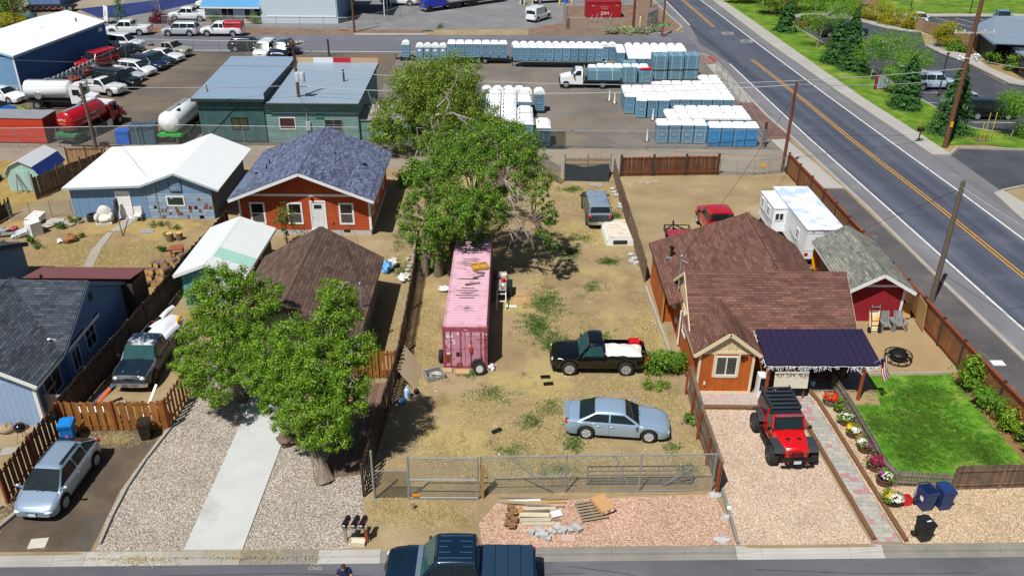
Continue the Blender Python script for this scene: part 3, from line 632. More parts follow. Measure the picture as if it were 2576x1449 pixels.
 if det>0:
  for sgn in(1,-1):
   f=c0+.045;g=MB();zb_=tops(f)+.1;g.ball((X(f),sgn*(hw+.12),zb_),(.07,.12,.09 if not bed else.13),8,6);g.bar((X(f),sgn*hw*.9,zb_-.05),(X(f),sgn*(hw+.1),zb_-.03),.06)
   g.build('mirror',BLK if bed or cladding else pmat,t)
 if det>1:
  fl=[c0+.035]+list(K['pil'])+[c3-.03 if not bed else c2+.015]
  g=MB()
  for f in fl:
   Pa=ring(f,.004);Pb=ring(f+.0022,.004)
   for sgn in(1,-1):
    for k in range(2,7):g.add([(X(f),sgn*Pa[k][0],Pa[k][1]),(X(f+.0022),sgn*Pb[k][0],Pb[k][1]),(X(f+.0022),sgn*Pb[k+1][0],Pb[k+1][1]),(X(f),sgn*Pa[k+1][0],Pa[k+1][1])],[(0,1,2,3),(3,2,1,0)])
  for sgn in(1,-1):
   for q in range(60):
    f=c0-.22*(60-q)/60 if c0>.2 else.02+(c0-.02)*q/60
    f2=f+.0045;
    if f<.02 or f2>c0:continue
    pa=ring(f);pb=ring(f2);g.add([(X(f),sgn*pa[7][0]*.985,pa[7][1]+.007),(X(f2),sgn*pb[7][0]*.985,pb[7][1]+.007),(X(f2),sgn*pb[7][0]*.972,pb[7][1]+.009),(X(f),sgn*pa[7][0]*.972,pa[7][1]+.009)],[(0,1,2,3),(3,2,1,0)])
  g.build('panel_gaps',BLK,t)
  fh=list(K['pil'])[:1]+([c2 if not bed else c2-.01]if kind!='regcab' else[c2-.01])
  for f in fh:
   for sgn in(1,-1):
    P=ring(f-.018,.012);g=MB();g.ball((X(f-.025),sgn*(P[5][0]+.012),P[5][1]-.02),(.11,.02,.022),8,5);g.build('door_handle',CHR if bumper is None and bed else pmat,t)
  for sgn in(1,-1):
   g=MB();x0=X(c0-.005);g.bar((x0+.0,sgn*hw*.1,tops(c0)+.045),(x0-.33,sgn*hw*.62 if sgn>0 else-hw*.05,tops(c0)+.25),.02);g.build('wiper',BLK,t)
 if cladding:
  g=MB()
  for sgn in(1,-1):
   for a in ax:
    pts=[]
    for q in range(13):
     an=math.pi*q/12;pts.append((L/2-a+math.cos(an)*(ra+.03),sgn*(hw*.985),r*.98+math.sin(an)*(ra+.03)-.02))
    for p,q in zip(pts,pts[1:]):g.bar(p,q,.06,.1)
   g.bar((L/2-ax[0]-ra,sgn*hw*.97,K['zb']+.06),(L/2-ax[1]+ra,sgn*hw*.97,K['zb']+.06),.05,.14)
  g.build('arch_trim',cladding,t)
 if rack:
  for sgn in(1,-1):
   g=MB();g.bar((X(c1+.03),sgn*tf*.86,H+.05),(X(c2-.03),sgn*tf*.86,H+.05),.05);g.build('roof_rail',BLK,t)
 if bed:
  x0,x1=X(bed[1]),X(bed[0]);g=MB();g.box(x0+.01,x1-.01,-hw*.85,hw*.85,floor-.002,floor+.012)
  for k in range(7):g.box(x0+.02,x1-.02,-hw*.8+k*hw*.26,-hw*.8+k*hw*.26+.05,floor+.012,floor+.022)
  g.build('bed_floor',bedcol or BLK,t)
  if cover is not None:
   g=MB();zt=tops(.8);nn=4
   for k in range(nn):
    xa=x0+(x1-x0)*k/nn+.01;xb=x0+(x1-x0)*(k+1)/nn-.01;g.box(xa,xb,-hw*.9,hw*.9,zt+.005,zt+.035)
    g.box(xa+.12,xb-.12,-hw*.8,hw*.8,zt+.035,zt+.042)
   g.build('bed_cover',cover,t)
  if topper is not None:
   zt=tops(.8);zt2=H+.02;g=MB()
   def ringt(x,k):
    a=hw*.93;b_=hw*.8
    return[(x,a,zt),(x,b_+.03,zt2-.1),(x,b_-.08,zt2),(x,0,zt2+.03),(x,-b_+.08,zt2),(x,-b_-.03,zt2-.1),(x,-a,zt)]
   ra_,rb_=ringt(x0-.02,0),ringt(x1,1);g.add(ra_+rb_,[(k,k+1,7+k+1,7+k)for k in range(6)]+[tuple(range(7))[::-1],tuple(range(7,14))],False);g.build('bed_topper',topper,t)
   for sgn in(1,-1):
    g=MB();y=sgn*(hw*.885+.012);g.add([(x0+.25,y,zt+.15),(x1-.2,y,zt+.15),(x1-.25,sgn*(hw*.835+.018),zt2-.2),(x0+.3,sgn*(hw*.835+.018),zt2-.2)],[(0,1,2,3)]);g.build('side_window',G_,t)
   g=MB();g.box(x0-.04,x0-.022,-hw*.6,hw*.6,zt+.15,zt2-.15);g.build('rear_window',G_,t)
 return t
# --- buildings: helpers
def face_M(side,x,y,z):
 """frame of a wall facing: x along the wall, y outwards, z up"""
 a={'s':0,'e':math.pi/2,'n':math.pi,'w':-math.pi/2}[side]if isinstance(side,str)else side
 return Matrix.Translation((x,y,z))@Matrix.Rotation(a,4,'Z')
def window(t,side,x,y,z,w,h,frame=None,pane=None,fw=.09,split='h',trim=None,sill=True,blinds=None):
 """x,y,z: centre of the foot of the opening on the wall plane; -y is outwards in the local frame"""
 M=face_M(side,x,y,z);f=MB();tw=fw
 for b in((-w/2-tw,w/2+tw,-tw,0),(-w/2-tw,w/2+tw,h,h+tw),(-w/2-tw,-w/2,0,h),(w/2,w/2+tw,0,h)):f.box(b[0],b[1],-.045,.02,b[2],b[3],M)
 if split=='h':f.box(-w/2,w/2,-.035,.0,h*.48,h*.48+.05,M)
 if split=='v':f.box(-.03,.03,-.035,.0,0,h,M)
 if split=='+':
  f.box(-.02,.02,-.035,.0,0,h,M);f.box(-w/2,w/2,-.033,.0,h*.5,h*.5+.04,M)
 o=f.build('window',frame or WHT,t)
 g=MB();g.box(-w/2,w/2,-.012,.015,0,h,M);g.build('pane',pane or GLASS,o)
 if blinds:
  g=MB()
  for k in range(int(h/.09)):g.box(blinds[0]*w,blinds[1]*w,-.02,-.013,.03+k*.09,.07+k*.09,M)
  g.build('blind',plain('window_blind',blinds[2],.7),o)
 return o
def door(t,side,x,y,z,w,h,mat=None,frame=None,lite=False):
 M=face_M(side,x,y,z);f=MB()
 for b in((-w/2-.09,w/2+.09,h,h+.1),(-w/2-.09,-w/2,0,h),(w/2,w/2+.09,0,h)):f.box(b[0],b[1],-.05,.02,b[2],b[3],M)
 f.box(-w/2-.1,w/2+.1,-.12,0,-.06,-.005,M)
 f.build('door_frame',frame or WHT,t)
 d=MB();d.box(-w/2+.005,w/2-.005,-.02,.01,0,h-.01,M)
 for i in range(2):
  for a,b in((.1,.42),(.5,.9))if not lite else((.08,.62),):d.box(-w*.38+i*w*.42,-w*.38+i*w*.42+w*.34,-.03,-.02,a*h,b*h,M)
 o=d.build('door',mat or WHT,t)
 k=MB();k.ball(M@Vector((-w*.4,-.06,h*.46)),.035,8,6);k.build('handle',CHR,o)
 if lite:k=MB();k.box(-w*.28,w*.28,-.032,-.018,h*.76,h*.9,M);k.build('pane',GLASS,o)
 return o
def gable(t,x0,x1,y0,y1,hw,hr,axis='y',oe=.4,og=.35,wall=None,roof=None,trim=None,th=.1,ridge=None,zb=0,cap=None,walls=('s','n','e','w'),gmat=None,roofname='roof',fascia=True,off=0.):
 """walls + two roof slopes; axis = ridge direction; off shifts the ridge sideways"""
 sw=lambda p:p if axis=='y' else(p[1],p[0],p[2])
 if axis=='y':a0,a1,b0,b1=x0,x1,y0,y1
 else:a0,a1,b0,b1=y0,y1,x0,x1
 ac=(a0+a1)/2+off;fl=(lambda q:q)if axis=='y' else(lambda q:q[::-1])
 w=MB()
 def P(pts,m):m.poly(fl([sw(p)for p in pts]))
 P([(a0,b1,zb),(a0,b0,zb),(a0,b0,hw),(a0,b1,hw)],w);P([(a1,b0,zb),(a1,b1,zb),(a1,b1,hw),(a1,b0,hw)],w)
 P([(a0,b0,zb),(a1,b0,zb),(a1,b0,hw),(a0,b0,hw)],w);P([(a1,b1,zb),(a0,b1,zb),(a0,b1,hw),(a1,b1,hw)],w)
 wo=w.build('wall',wall,t)
 for pp in([(a0,b0,hw),(a1,b0,hw),(ac,b0,hr)],[(a1,b1,hw),(a0,b1,hw),(ac,b1,hr)]):g=MB();P(pp,g);g.build('gable_wall',gmat or wall,t)
 rm=MB();sl=(hr-hw)/(ac-a0);sr=(hr-hw)/(a1-ac);e=.02
 for s,sg in((-1,sl),(1,sr)):
  ae=a0-oe if s<0 else a1+oe;ze=hw-sg*oe
  q=[(ac,b0-og,hr+e),(ac,b1+og,hr+e),(ae,b1+og,ze+e),(ae,b0-og,ze+e)]
  q=[(x,y,z+th)for x,y,z in q]
  if s>0:q=q[::-1]
  q=[sw(p)for p in q]
  if axis=='x':q=q[::-1]
  rm.slab(q[::-1],th)
 ro=rm.build(roofname,roof,t)
 if trim and fascia:
  f=MB()
  for bb in(b0-og,b1+og):
   for s,sg in((-1,sl),(1,sr)):
    ae=a0-oe if s<0 else a1+oe;ze=hw-sg*oe;d=-.02 if bb<b0 else.02
    A=Vector(sw((ac,bb+d,hr+e+th*.25)));B=Vector(sw((ae,bb+d,ze+e+th*.25)));f.bar(A,B,.035,.2)
  for s,sg in((-1,sl),(1,sr)):
   ae=a0-oe-.012 if s<0 else a1+oe+.012;ze=hw-sg*oe+e+th*.2
   f.bar(sw((ae,b0-og,ze)),sw((ae,b1+og,ze)),.03,.17)
  f.build('fascia',trim,t)
 if cap:
  c=MB();c.bar(sw((ac,b0-og,hr+e+th+.02)),sw((ac,b1+og,hr+e+th+.02)),.26,.035)
  c.build('ridge_cap',cap,ro)
 return wo,ro
def pipe(parent,x,y,z,h=.4,r=.05,mat=None,name='vent_pipe'):
 m=MB();m.tube([(x,y,z-.1),(x,y,z+h)],r,8);m.lathe([(r*2.2,z-.02),(r*1.1,z+.08)],10,(x,y,0));return m.build(name,mat or BLK,parent)
def boards(m,a,b,h,z=0,w=.14,gap=.012,th=.02,jit=.03,lean=0,seed=1,alt=0):
 rg=random.Random(seed);a=Vector((a[0],a[1],0));b=Vector((b[0],b[1],0));L=(b-a).length;d=(b-a)/L;ang=math.atan2(d.y,d.x);n=Vector((-d.y,d.x,0));k=0;s=0
 while s<L-w*.4:
  c=a+d*(s+w/2)+n*(alt*(1 if k%2 else-1)+rg.uniform(-.006,.006));hh=h+rg.uniform(-jit,jit)
  M=Matrix.Translation((c.x,c.y,z))@Matrix.Rotation(ang,4,'Z')@Matrix.Rotation(rg.uniform(-.012,.012)+lean,4,'Y')
  m.box(-w/2,w/2,-th/2,th/2,0,hh,M);s+=w+gap;k+=1
 return m
def board_fence(name,label,pts,h,bm,pm=None,rail=None,post=2.4,ph=.12,seed=1,group=None,w=.14,gap=.012,alt=0,jit=.03,cap=False,rails=(.3,1.5),pr=.1,pside=0,cat='fence',lean=0,lowrail=True):
 t=thing(name,label,cat,(pts[0][0],pts[0][1],0),0,group);o=Vector((pts[0][0],pts[0][1],0));P=[Vector((p[0],p[1],0))-o for p in pts]
 for i,(a,b)in enumerate(zip(P,P[1:])):
  m=MB();boards(m,a,b,h,.03,w,gap,seed=seed+i,alt=alt,jit=jit,lean=lean);m.build('board_panel',bm,t)
  L=(b-a).length;d=(b-a)/L;n=Vector((-d.y,d.x,0));k=max(1,round(L/post))
  for j in range(k+1):
   if j==k and i<len(P)-2:continue
   p=a+d*(L*j/k)+n*pside;q=MB();q.ob((p.x,p.y,(h+ph)/2),(pr,pr,h+ph),math.atan2(d.y,d.x));q.build('post',pm or bm,t)
  for z in rails:
   for sd in((1,-1)if alt==0 and pside==0 else((1,)if pside>=0 else(-1,))):q=MB();q.bar(a+n*.035*sd+Vector((0,0,z)),b+n*.035*sd+Vector((0,0,z)),.035,.09);q.build('rail',rail or pm or bm,t)
  if cap:q=MB();q.bar(a+Vector((0,0,h+.05)),b+Vector((0,0,h+.05)),.16,.04);q.build('cap_rail',rail or pm or bm,t)
 return t
def chain_fence(name,label,pts,h,mesh=None,post=3.,group=None,pr=.03,top=True,cat='fence',barbs=False,gates=(),mid=False):
 t=thing(name,label,cat,(pts[0][0],pts[0][1],0),0,group);o=Vector((pts[0][0],pts[0][1],0));P=[Vector((p[0],p[1],0))-o for p in pts]
 g=MB();r=MB();up=Vector((0,0,h))
 for i,(a,b)in enumerate(zip(P,P[1:])):
  g.poly([a+Vector((0,0,.03)),b+Vector((0,0,.03)),b+up,a+up])
  if top:r.tube([a+up,b+up],pr*.85,6)
  if mid:r.tube([a+up*.5,b+up*.5],pr*.6,6);r.tube([a+up*.03,b+up*.03],pr*.6,6)
  L=(b-a).length;k=max(1,round(L/post))
  for j in range(k+(1 if i==len(P)-2 else 0)):
   p=a+(b-a)*j/k;q=MB();q.tube([p,p+up*1.03],pr,8);q.build('post',STEEL,t)
 g.build('wire_mesh',mesh or chain('chain_link'),t)
 if top:r.build('rail',STEEL,t)
 return t
# --- vegetation
def leafmesh(name,P,Nrm,size,mat,parent=None,seed=1,aspect=.45,droop=0.,kind=None):
 rs=np.random.RandomState(seed);n=len(P);A=rs.normal(size=(n,3));A[:,2]-=droop
 A-=(A*Nrm).sum(1)[:,None]*Nrm;A/=np.linalg.norm(A,axis=1)[:,None]+1e-9;B=np.cross(Nrm,A)
 s=(size*(.6+.8*rs.rand(n)))[:,None];A=A*s;B=B*s*aspect
 V=np.stack([P-A*.5,P+B*.5+A*.05,P+A*.5,P-B*.5+A*.05],1).reshape(-1,3)
 me=bpy.data.meshes.new(name);me.vertices.add(4*n);me.vertices.foreach_set('co',V.ravel().astype(np.float32))
 me.loops.add(4*n);me.loops.foreach_set('vertex_index',np.arange(4*n,dtype=np.int32));me.polygons.add(n)
 me.polygons.foreach_set('loop_start',np.arange(n,dtype=np.int32)*4);me.update(calc_edges=True);me.validate()
 me.materials.append(mat);o=bpy.data.objects.new(name,me);COL.objects.link(o)
 if parent:o.parent=parent
 return o
def crown_pts(blobs,n,seed=1,twig=.35,sub=26,shell=.5):
 """leaf positions: every blob carries sub-clumps near its surface, leaves gather round them"""
 rs=np.random.RandomState(seed);P=[];Nn=[];vol=np.array([(b[3]*b[4]*b[5])**(2/3.)for b in blobs]);vol/=vol.sum()
 for b,v in zip(blobs,vol):
  k=int(n*v);c=np.array(b[:3]);r=np.array(b[3:6]);ns=max(6,int(sub*(r.prod()**(1/3.))))
  d=rs.normal(size=(ns,3));d/=np.linalg.norm(d,axis=1)[:,None];rad=shell+(1.08-shell)*rs.rand(ns,1)**.6;rad=rad*np.where(rs.rand(ns,1)<.2,1.18,1.);S=c+d*r*rad
  w=rs.rand(ns)+.35;idx=rs.choice(ns,k,p=w/w.sum());sg=twig*r.mean()*(.55+.6*rs.rand(ns,1))
  q=S[idx]+rs.normal(size=(k,3))*sg[idx]*np.array([1,1,.8]);P.append(q)
  nn=(q-S[idx])/(sg[idx]+1e-6)*.55+(S[idx]-c)/r*.6;nn[:,2]+=.35;nn/=np.linalg.norm(nn,axis=1)[:,None]+1e-9;nn+=rs.normal(size=nn.shape)*.5;nn/=np.linalg.norm(nn,axis=1)[:,None];Nn.append(nn)
 P=np.concatenate(P);Nn=np.concatenate(Nn);ok=P[:,2]>.15;return P[ok],Nn[ok]
BARK=planks('bark','6a5d4f',.05,.3,.9,.0,False,.5);DEADW=planks('dead_branch','9a9088',.05,.2,.6,0)
LEAFA=leaf('willow_leaf','38580f','5f881c','a2bf44',.24);LEAFB=leaf('olive_leaf','405a18','627f24','a2b64a',.22);LEAFC=leaf('dark_leaf','305014','527a1e','94b444',.22)
SPRUCE=leaf('spruce_needle','244a22','38662e','5c8a46',.15);YEWL=leaf('yellow_leaf','6f7d10','98971c','b8ad2e',.4);LOCUST=leaf('locust_leaf','4a7a1c','6b9a2c','93b848',.45)
SAGE=leaf('sage_leaf','6d7862','8b957a','a5ab8c',.2);MAROON=leaf('maroon_leaf','4a0f22','6e1a34','8a2c44',.3)
def tree(name,label,base,blobs,n,size,lm,trunks=(),group=None,seed=1,bark=None,dead=(),cat='tree',aspect=.45,droop=.3,twig=.35,sub=26):
 """blobs and trunk paths in world coordinates; trunks = [(points, r0, r1)]"""
 b=Vector(base);t=thing(name,label,cat,b,0,group)
 P,Nn=crown_pts(blobs,n,seed,twig,sub);P=P-np.array(b);leafmesh('crown',P,Nn,size,lm,t,seed+5,aspect,droop)
 for pts,r0,r1 in trunks:
  q=[Vector(p)-b for p in pts];k=len(q)-1;m=MB();m.tube(q,[r0+(r1-r0)*(i/k)**.8 for i in range(k+1)],9);m.build('trunk',bark or BARK,t)
 rg=random.Random(seed);m=MB()
 for bl in blobs:
  c=Vector(bl[:3])-b;st=min((Vector(p)-b for tr in trunks for p in tr[0][1:]),key=lambda p:(p-c).length)if trunks else Vector((0,0,.2))
  for k in range(3):
   e=c+Vector((rg.uniform(-.6,.6)*bl[3],rg.uniform(-.6,.6)*bl[4],rg.uniform(-.1,.7)*bl[5]));mid=(st+e)/2+Vector((rg.uniform(-.2,.2),rg.uniform(-.2,.2),.15));m.tube([st,mid,e],[.07,.045,.015],5)
 if trunks:m.build('limb',bark or BARK,t)
 if n>30000:
  m=MB()
  for k in range(150):
   bl=rg.choice(blobs);c=Vector(bl[:3])-b;d=Vector((rg.gauss(0,1),rg.gauss(0,1)-.5,rg.gauss(0,1))).normalized();p=c+Vector((d.x*bl[3],d.y*bl[4],d.z*bl[5]))*rg.uniform(.45,.75);e=c+Vector((d.x*bl[3],d.y*bl[4],d.z*bl[5]))*rg.uniform(1.0,1.25);w=Vector((rg.uniform(-.2,.2),rg.uniform(-.2,.2),rg.uniform(-.1,.2)));m.tube([p,(p+e)/2+w,e],[.03,.022,.008],4)
  tag(m.build('twig',DEADW,t),kind='stuff')
 if dead:
  m=MB()
  for pts,r in dead:
   q=[Vector(p)-b for p in pts];m.tube(q,[r*(1-.75*i/(len(q)-1))for i in range(len(q))],5)
  m.build('dead_branch',DEADW,t)
 return t
def shrub(name,label,x,y,rx,ry,rz,n,size,lm,group=None,seed=1,z=0,cat='shrub',stems=4,flowers=None,lift=.5,aspect=.5,droop=.1,twig=.3):
 t=thing(name,label,cat,(x,y,z),0,group);P,Nn=crown_pts([(0,0,rz*(lift+.5),rx,ry,rz)],n,seed,twig,22,.35);leafmesh('foliage',P,Nn,size,lm,t,seed,aspect,droop)
 rg=random.Random(seed);m=MB()
 for k in range(stems):m.tube([(rg.uniform(-.1,.1)*rx,rg.uniform(-.1,.1)*ry,0),(rg.uniform(-.5,.5)*rx,rg.uniform(-.5,.5)*ry,rz*(lift+.6))],[.03,.01],5)
 m.build('stem',BARK,t)
 if flowers:
  for fm,k in flowers:
   rs=np.random.RandomState(seed+9);d=rs.normal(size=(k,3));d[:,2]=abs(d[:,2]);d/=np.linalg.norm(d,axis=1)[:,None];P=d*np.array([rx,ry,rz])*(1.0+.18*rs.rand(k,1))+np.array([0,0,rz*(lift+.5)]);leafmesh('blossom',P,d,.1,fm,t,seed+2,.9)
   seed+=31
 return t
def conifer(label,x,y,h,r,seed=1,group=None,n=2600,lm=None):
 t=thing('conifer',label,'conifer',(x,y,0),0,group);rs=np.random.RandomState(seed);P=[];Nn=[]
 for k in range(int(h*13)):
  z=.35+(h-.4)*(k/(h*13));rr=r*(1-z/h)**.85*(.75+.45*rs.rand())+.06;nb=max(3,int(7*rr/r+3))
  for j in range(nb):
   a=rs.rand()*6.283;m=max(3,int(n/(h*13*nb)));s=rs.rand(m)**.6;d=np.array([math.cos(a),math.sin(a)])
   q=np.zeros((m,3));q[:,:2]=d*(s*rr)[:,None]+rs.normal(size=(m,2))*.09*(s*rr)[:,None].clip(.3);q[:,2]=z-s*rr*.25+rs.normal(size=m)*.05;P.append(q)
   nn=np.zeros((m,3));nn[:,:2]=d*.5;nn[:,2]=.8;nn+=rs.normal(size=nn.shape)*.35;nn/=np.linalg.norm(nn,axis=1)[:,None];Nn.append(nn)
 leafmesh('foliage',np.concatenate(P),np.concatenate(Nn),.2,lm or SPRUCE,t,seed,.4)
 m=MB();m.tube([(0,0,0),(0,0,h*.9)],[.13,.02],7);m.build('trunk',BARK,t);return t
def tufts(name,spots,hgt,mat,seed=1,wid=.02,spread=.05):
 """ground cover nobody could count: blades standing in patches (x, y, rx, ry, n)"""
 rs=np.random.RandomState(seed);B=[]
 for x,y,rx,ry,n in spots:
  k=max(1,n//14);d=rs.normal(size=(k,2))*.55;c=np.array([x,y])+d*np.array([rx,ry]);B.append(np.repeat(c,14,0)+rs.normal(size=(k*14,2))*spread)
 B=np.concatenate(B);n=len(B);h=hgt*(.4+rs.rand(n));a=rs.rand(n)*6.283;ln=rs.normal(size=(n,2))*1.1*h[:,None]
 V=np.zeros((n,3,3));dx=np.stack([np.cos(a),np.sin(a)],1)*wid
 V[:,0,:2]=B-dx;V[:,1,:2]=B+dx;V[:,2,:2]=B+ln;V[:,2,2]=h;V[:,:2,2]=.004
 me=bpy.data.meshes.new(name);me.vertices.add(3*n);me.vertices.foreach_set('co',V.ravel().astype(np.float32));me.loops.add(3*n);me.loops.foreach_set('vertex_index',np.arange(3*n,dtype=np.int32))
 me.polygons.add(n);me.polygons.foreach_set('loop_start',np.arange(n,dtype=np.int32)*3);me.update(calc_edges=True);me.validate();me.materials.append(mat)
 o=bpy.data.objects.new(name,me);COL.objects.link(o);return tag(o,kind='stuff')
# --- materials of the houses
OR=planks('orange_board_siding','b35a17',.42,.06,.16,.05,gd=.5,bumpst=.4,weather='a04e16');ORL=planks('rust_lap_siding','b04a1c',.18,.05,.08,.1,True,gd=.35,weather='a04218')
CREAM=planks('cream_board_siding','d3bd93',.42,.05,.1,.05,gd=.6,bumpst=.4);CRTRIM=plain('cream_trim','d8c7a2',.6,0,.08,3)
BRSH=shingle('brown_roof_shingle','64463e','745449');GRSH=shingle('grey_green_shingle','6a6c65','84867d');BLSH=shingle('blue_grey_shingle','4a5169','6f7892',big=.2);DKSH=shingle('dark_slate_shingle','363c44','4a525c');BRSH2=shingle('umber_roof_shingle','57463f','665349',w=.3,h=.2)
TRIMW=plain('white_trim','dfe0de',.55,0,.06,3)
CEDAR=planks('cedar_fence','8a5a30',.14,.25,.5,.06,weather='6b4a30');CEDG=planks('weathered_fence','7d6a56',.14,.3,.55,.06,weather='5f5145');CEDD=planks('dark_fence','43362d',.14,.3,.5,.06)
CEDN=planks('new_orange_fence','a06a2a',.14,.25,.5,.06,weather='84521e');REDR=plain('red_cedar_rail','7d3a22',.7,0,.2,3);DKPOST=plain('dark_post','40332b',.85,0,.25,3)
POSTR=plain('redwood_post','8a4120',.75,0,.2,3)
BLUEW=planks('blue_board_wall','6f8fae',.1,.1,.22,.1,gd=.7,bumpst=.4);BLUEL=planks('blue_lap_wall','8aa2b8',.26,.1,.15,.1,True,gd=.55,weather='7d93a8')
SLATEB=planks('slate_blue_siding','527298',.13,.06,.1,.1,True,gd=.6);PALEB=planks('pale_blue_siding','8fa9c6',.3,.05,.1,.05,gd=.7)
# --- orange house with the brown roof
t=thing('house','orange and cream house with brown shingle roofs and a small front gable','house',(9.4,37.8,0))
gable(t,.2,8.75,2.1,7.4,2.75,4.62,'x',.35,.15,OR,BRSH,CRTRIM,gmat=CREAM,cap=BRSH)
m=MB();m.box(.17,.2,2.0,7.4,2.3,2.75);m.build('trim_board',CRTRIM,t)
gable(t,.22,3.1,.0,3.3,2.62,3.72,'y',.28,.18,OR,BRSH,CRTRIM,gmat=CREAM,cap=BRSH)
m=MB()
for x in(.22,2.98):m.box(x,x+.14,-.03,.02,.0,2.62)
m.box(.36,2.98,-.028,.02,2.5,2.66);m.box(.36,2.98,-.025,.02,.0,.2)
for x in(.75,1.3,2.0,2.5):m.box(x,x+.05,-.022,.01,2.66,2.78+(1.3-abs(x+.02-1.66))*.62*.8)
m.build('trim_board',CRTRIM,t)
window(t,'s',1.68,0,1.25,1.0,1.05,TRIMW,split='v',fw=.07,blinds=(-.46,.46,'5a5648'))
m=MB()
for b in((1.0,1.1,1.1,2.45),(2.26,2.36,1.1,2.45),(1.1,2.26,1.06,1.17)):m.box(b[0],b[1],-.04,.01,b[2],b[3])
m.build('trim_board',CRTRIM,t)
m=MB();m.slab([(5.38,4.85,4.78),(5.38,12.95,4.78),(-.6,12.95,2.62),(-.6,4.85,2.62)],.1);m.slab([(8.75,4.85,2.6),(8.75,12.95,2.6),(5.38,12.95,4.78),(5.38,4.85,4.78)],.1)
m.bar((5.38,4.85,4.79),(5.38,12.95,4.79),.26,.03);m.build('roof',BRSH,t)
m=MB();m.box(-.42,8.4,7.42,12.3,0,2.6);m.build('wall',OR,t)
m=MB();m.box(-.44,-.40,12.2,12.32,0,2.5);m.box(-.45,-.39,7.2,7.5,0,2.5);m.build('trim_board',plain('mustard_trim','b0882c',.7),t)
m=MB();m.bar((-.62,6.5,2.56),(-.62,12.95,2.56),.03,.14);m.build('fascia',DKSH,t)
window(t,'w',.19,3.9,1.35,.7,1.1,TRIMW,split='h')
m=MB();m.tube([(.08,4.6,.2),(.08,4.6,2.4)],.045,8);m.build('downpipe',TRIMW,t)
m=MB();m.tube([(.05,5.9,1.9),(.05,5.9,5.1)],.045,8);m.ball((.05,5.9,5.15),.09,8,6);m.tube([(.05,5.9,4.9),(.4,5.7,4.8)],.02,6);m.build('service_mast',STEEL,t)
for y,z,s in((6.3,1.5,.16),(6.8,1.3,.12),(5.6,1.0,.2)):
 m=MB();m.box(.02,.18,y,y+s,z,z+s*1.6);m.build('meter_box',plain('pale_grey_plastic','c3c6c6',.5),t)
m=MB();m.tube([(.35,10.3,2.9),(.35,10.3,3.5)],.09,10);m.lathe([(.16,3.5),(.16,3.62)],10,(.35,10.3,0));m.build('chimney_flue',BLK,t)
m=MB();m.box(.0,.35,9.95,10.15,2.95,3.0);m.build('roof_vent',STEEL,t)
m=MB();m.box(2.35,2.55,-.14,-.03,2.28,2.42);m.box(2.6,2.7,-.1,-.02,2.3,2.4);m.build('porch_light',BLK,t)
m=MB();m.box(.62,.7,-.09,-.02,.62,.8);m.build('outlet_box',TRIMW,t)
for x in(.25,1.6,3.0,4.6,6.2,7.6):pass
for x,y in((9.1,44.5),(9.1,47.5)):
 pass
m=MB();m.bar((8.95,41.6,.06),(8.6,49.6,.06),.14,.12);tag(m.build('concrete_edging',CONC),'pale concrete edging along the foot of the long orange side wall','edging')
# --- patio roof
t=thing('patio_cover','dark purple metal patio roof on red timber posts beside the orange house','patio cover',(13.0,37.4,0))
PURP=ribbed('purple_roof_metal','2d2542',.33,.42,.2,.06,.08,st=.6)
m=MB();m.slab([(-.05,-.25,2.32),(5.75,-.2,2.32),(5.5,2.3,2.92),(-.13,2.2,2.92)],.04)
for k in range(17):
 f=k/16;m.bar((-.05+5.8*f,-.25+.05*f,2.34),(-.13+5.63*f,2.2+.1*f,2.945),.025,.025)
m.build('roof',PURP,t)
m=MB();m.bar((-.02,-.1,2.2),(5.7,-.05,2.2),.1,.18);m.build('beam',plain('grey_beam','6a655e',.8),t)
for x,y,h in((5.08,.0,2.2),(.2,.0,2.2),(5.15,2.0,2.6),(.55,.95,2.3)):
 m=MB();m.tube([(x,y,0),(x,y,h)],.1,10);m.build('post',POSTR,t)
for x in(5.08,):
 m=MB();m.bar((x-.65,0,2.15),(x-.08,0,1.6),.08);m.bar((x+.5,0,2.15),(x+.08,0,1.7),.07);m.build('brace',TRIMW,t)
m=MB();rg=random.Random(4)
def icicles(a,b,n):
 a=Vector(a);b=Vector(b)
 m.tube([a.lerp(b,i/12)-Vector((0,0,.04*(i%2)))for i in range(13)],.012,4)
 for k in range(n):
  p=a.lerp(b,rg.random());l=rg.uniform(.12,.34);q=[p]
  for j in range(3):q.append(q[-1]+Vector((rg.uniform(-.06,.06),rg.uniform(-.03,.03),-l/3)))
  m.tube(q,.011,4)
  for z in q[1:]:m.ball(z,.02,4,3)
icicles((0,-.28,2.22),(5.7,-.23,2.22),95);icicles((-.1,-.2,2.25),(-.2,2.2,2.8),34)
tag(m.build('icicle_lights',plain('white_string_light','d8dce0',.5)),'white icicle string lights hanging along the purple patio roof edge','string lights').location=t.location
# --- grey and red shed
t=thing('shed','dark red shed with white trim and grey shingle gable roof by the road fence','shed',(20.0,45.5,0),R(-.5))
REDB=planks('barn_red_board','8c1220',.6,.05,.12,.03,gd=.5,bumpst=.4)
gable(t,0,3.3,0,5.9,2.35,3.3,'y',.4,.5,REDB,GRSH,TRIMW,th=.08,cap=GRSH)
m=MB();m.box(.0,.14,-.03,.01,.0,2.3);m.box(3.16,3.3,-.03,.01,0,2.3);m.box(.14,3.16,-.025,.01,2.36,2.5);m.build('trim_board',TRIMW,t)
m=MB();m.box(-.02,.0,3.5,5.5,.1,1.9);m.build('door',BLK,t)
m=MB();m.lathe([(.02,-.06),(.3,-.05),(.34,0),(.3,.05),(.02,.06)],16,M=Matrix.Translation((20.2,52.0,1.15))@Matrix.Rotation(1.45,4,'X')@Matrix.Diagonal((1,3.1,1,1)));tag(m.build('kayak',plain('yellow_plastic','d99a10',.4)),'yellow kayak standing on end between the trailer and the grey shed','kayak')
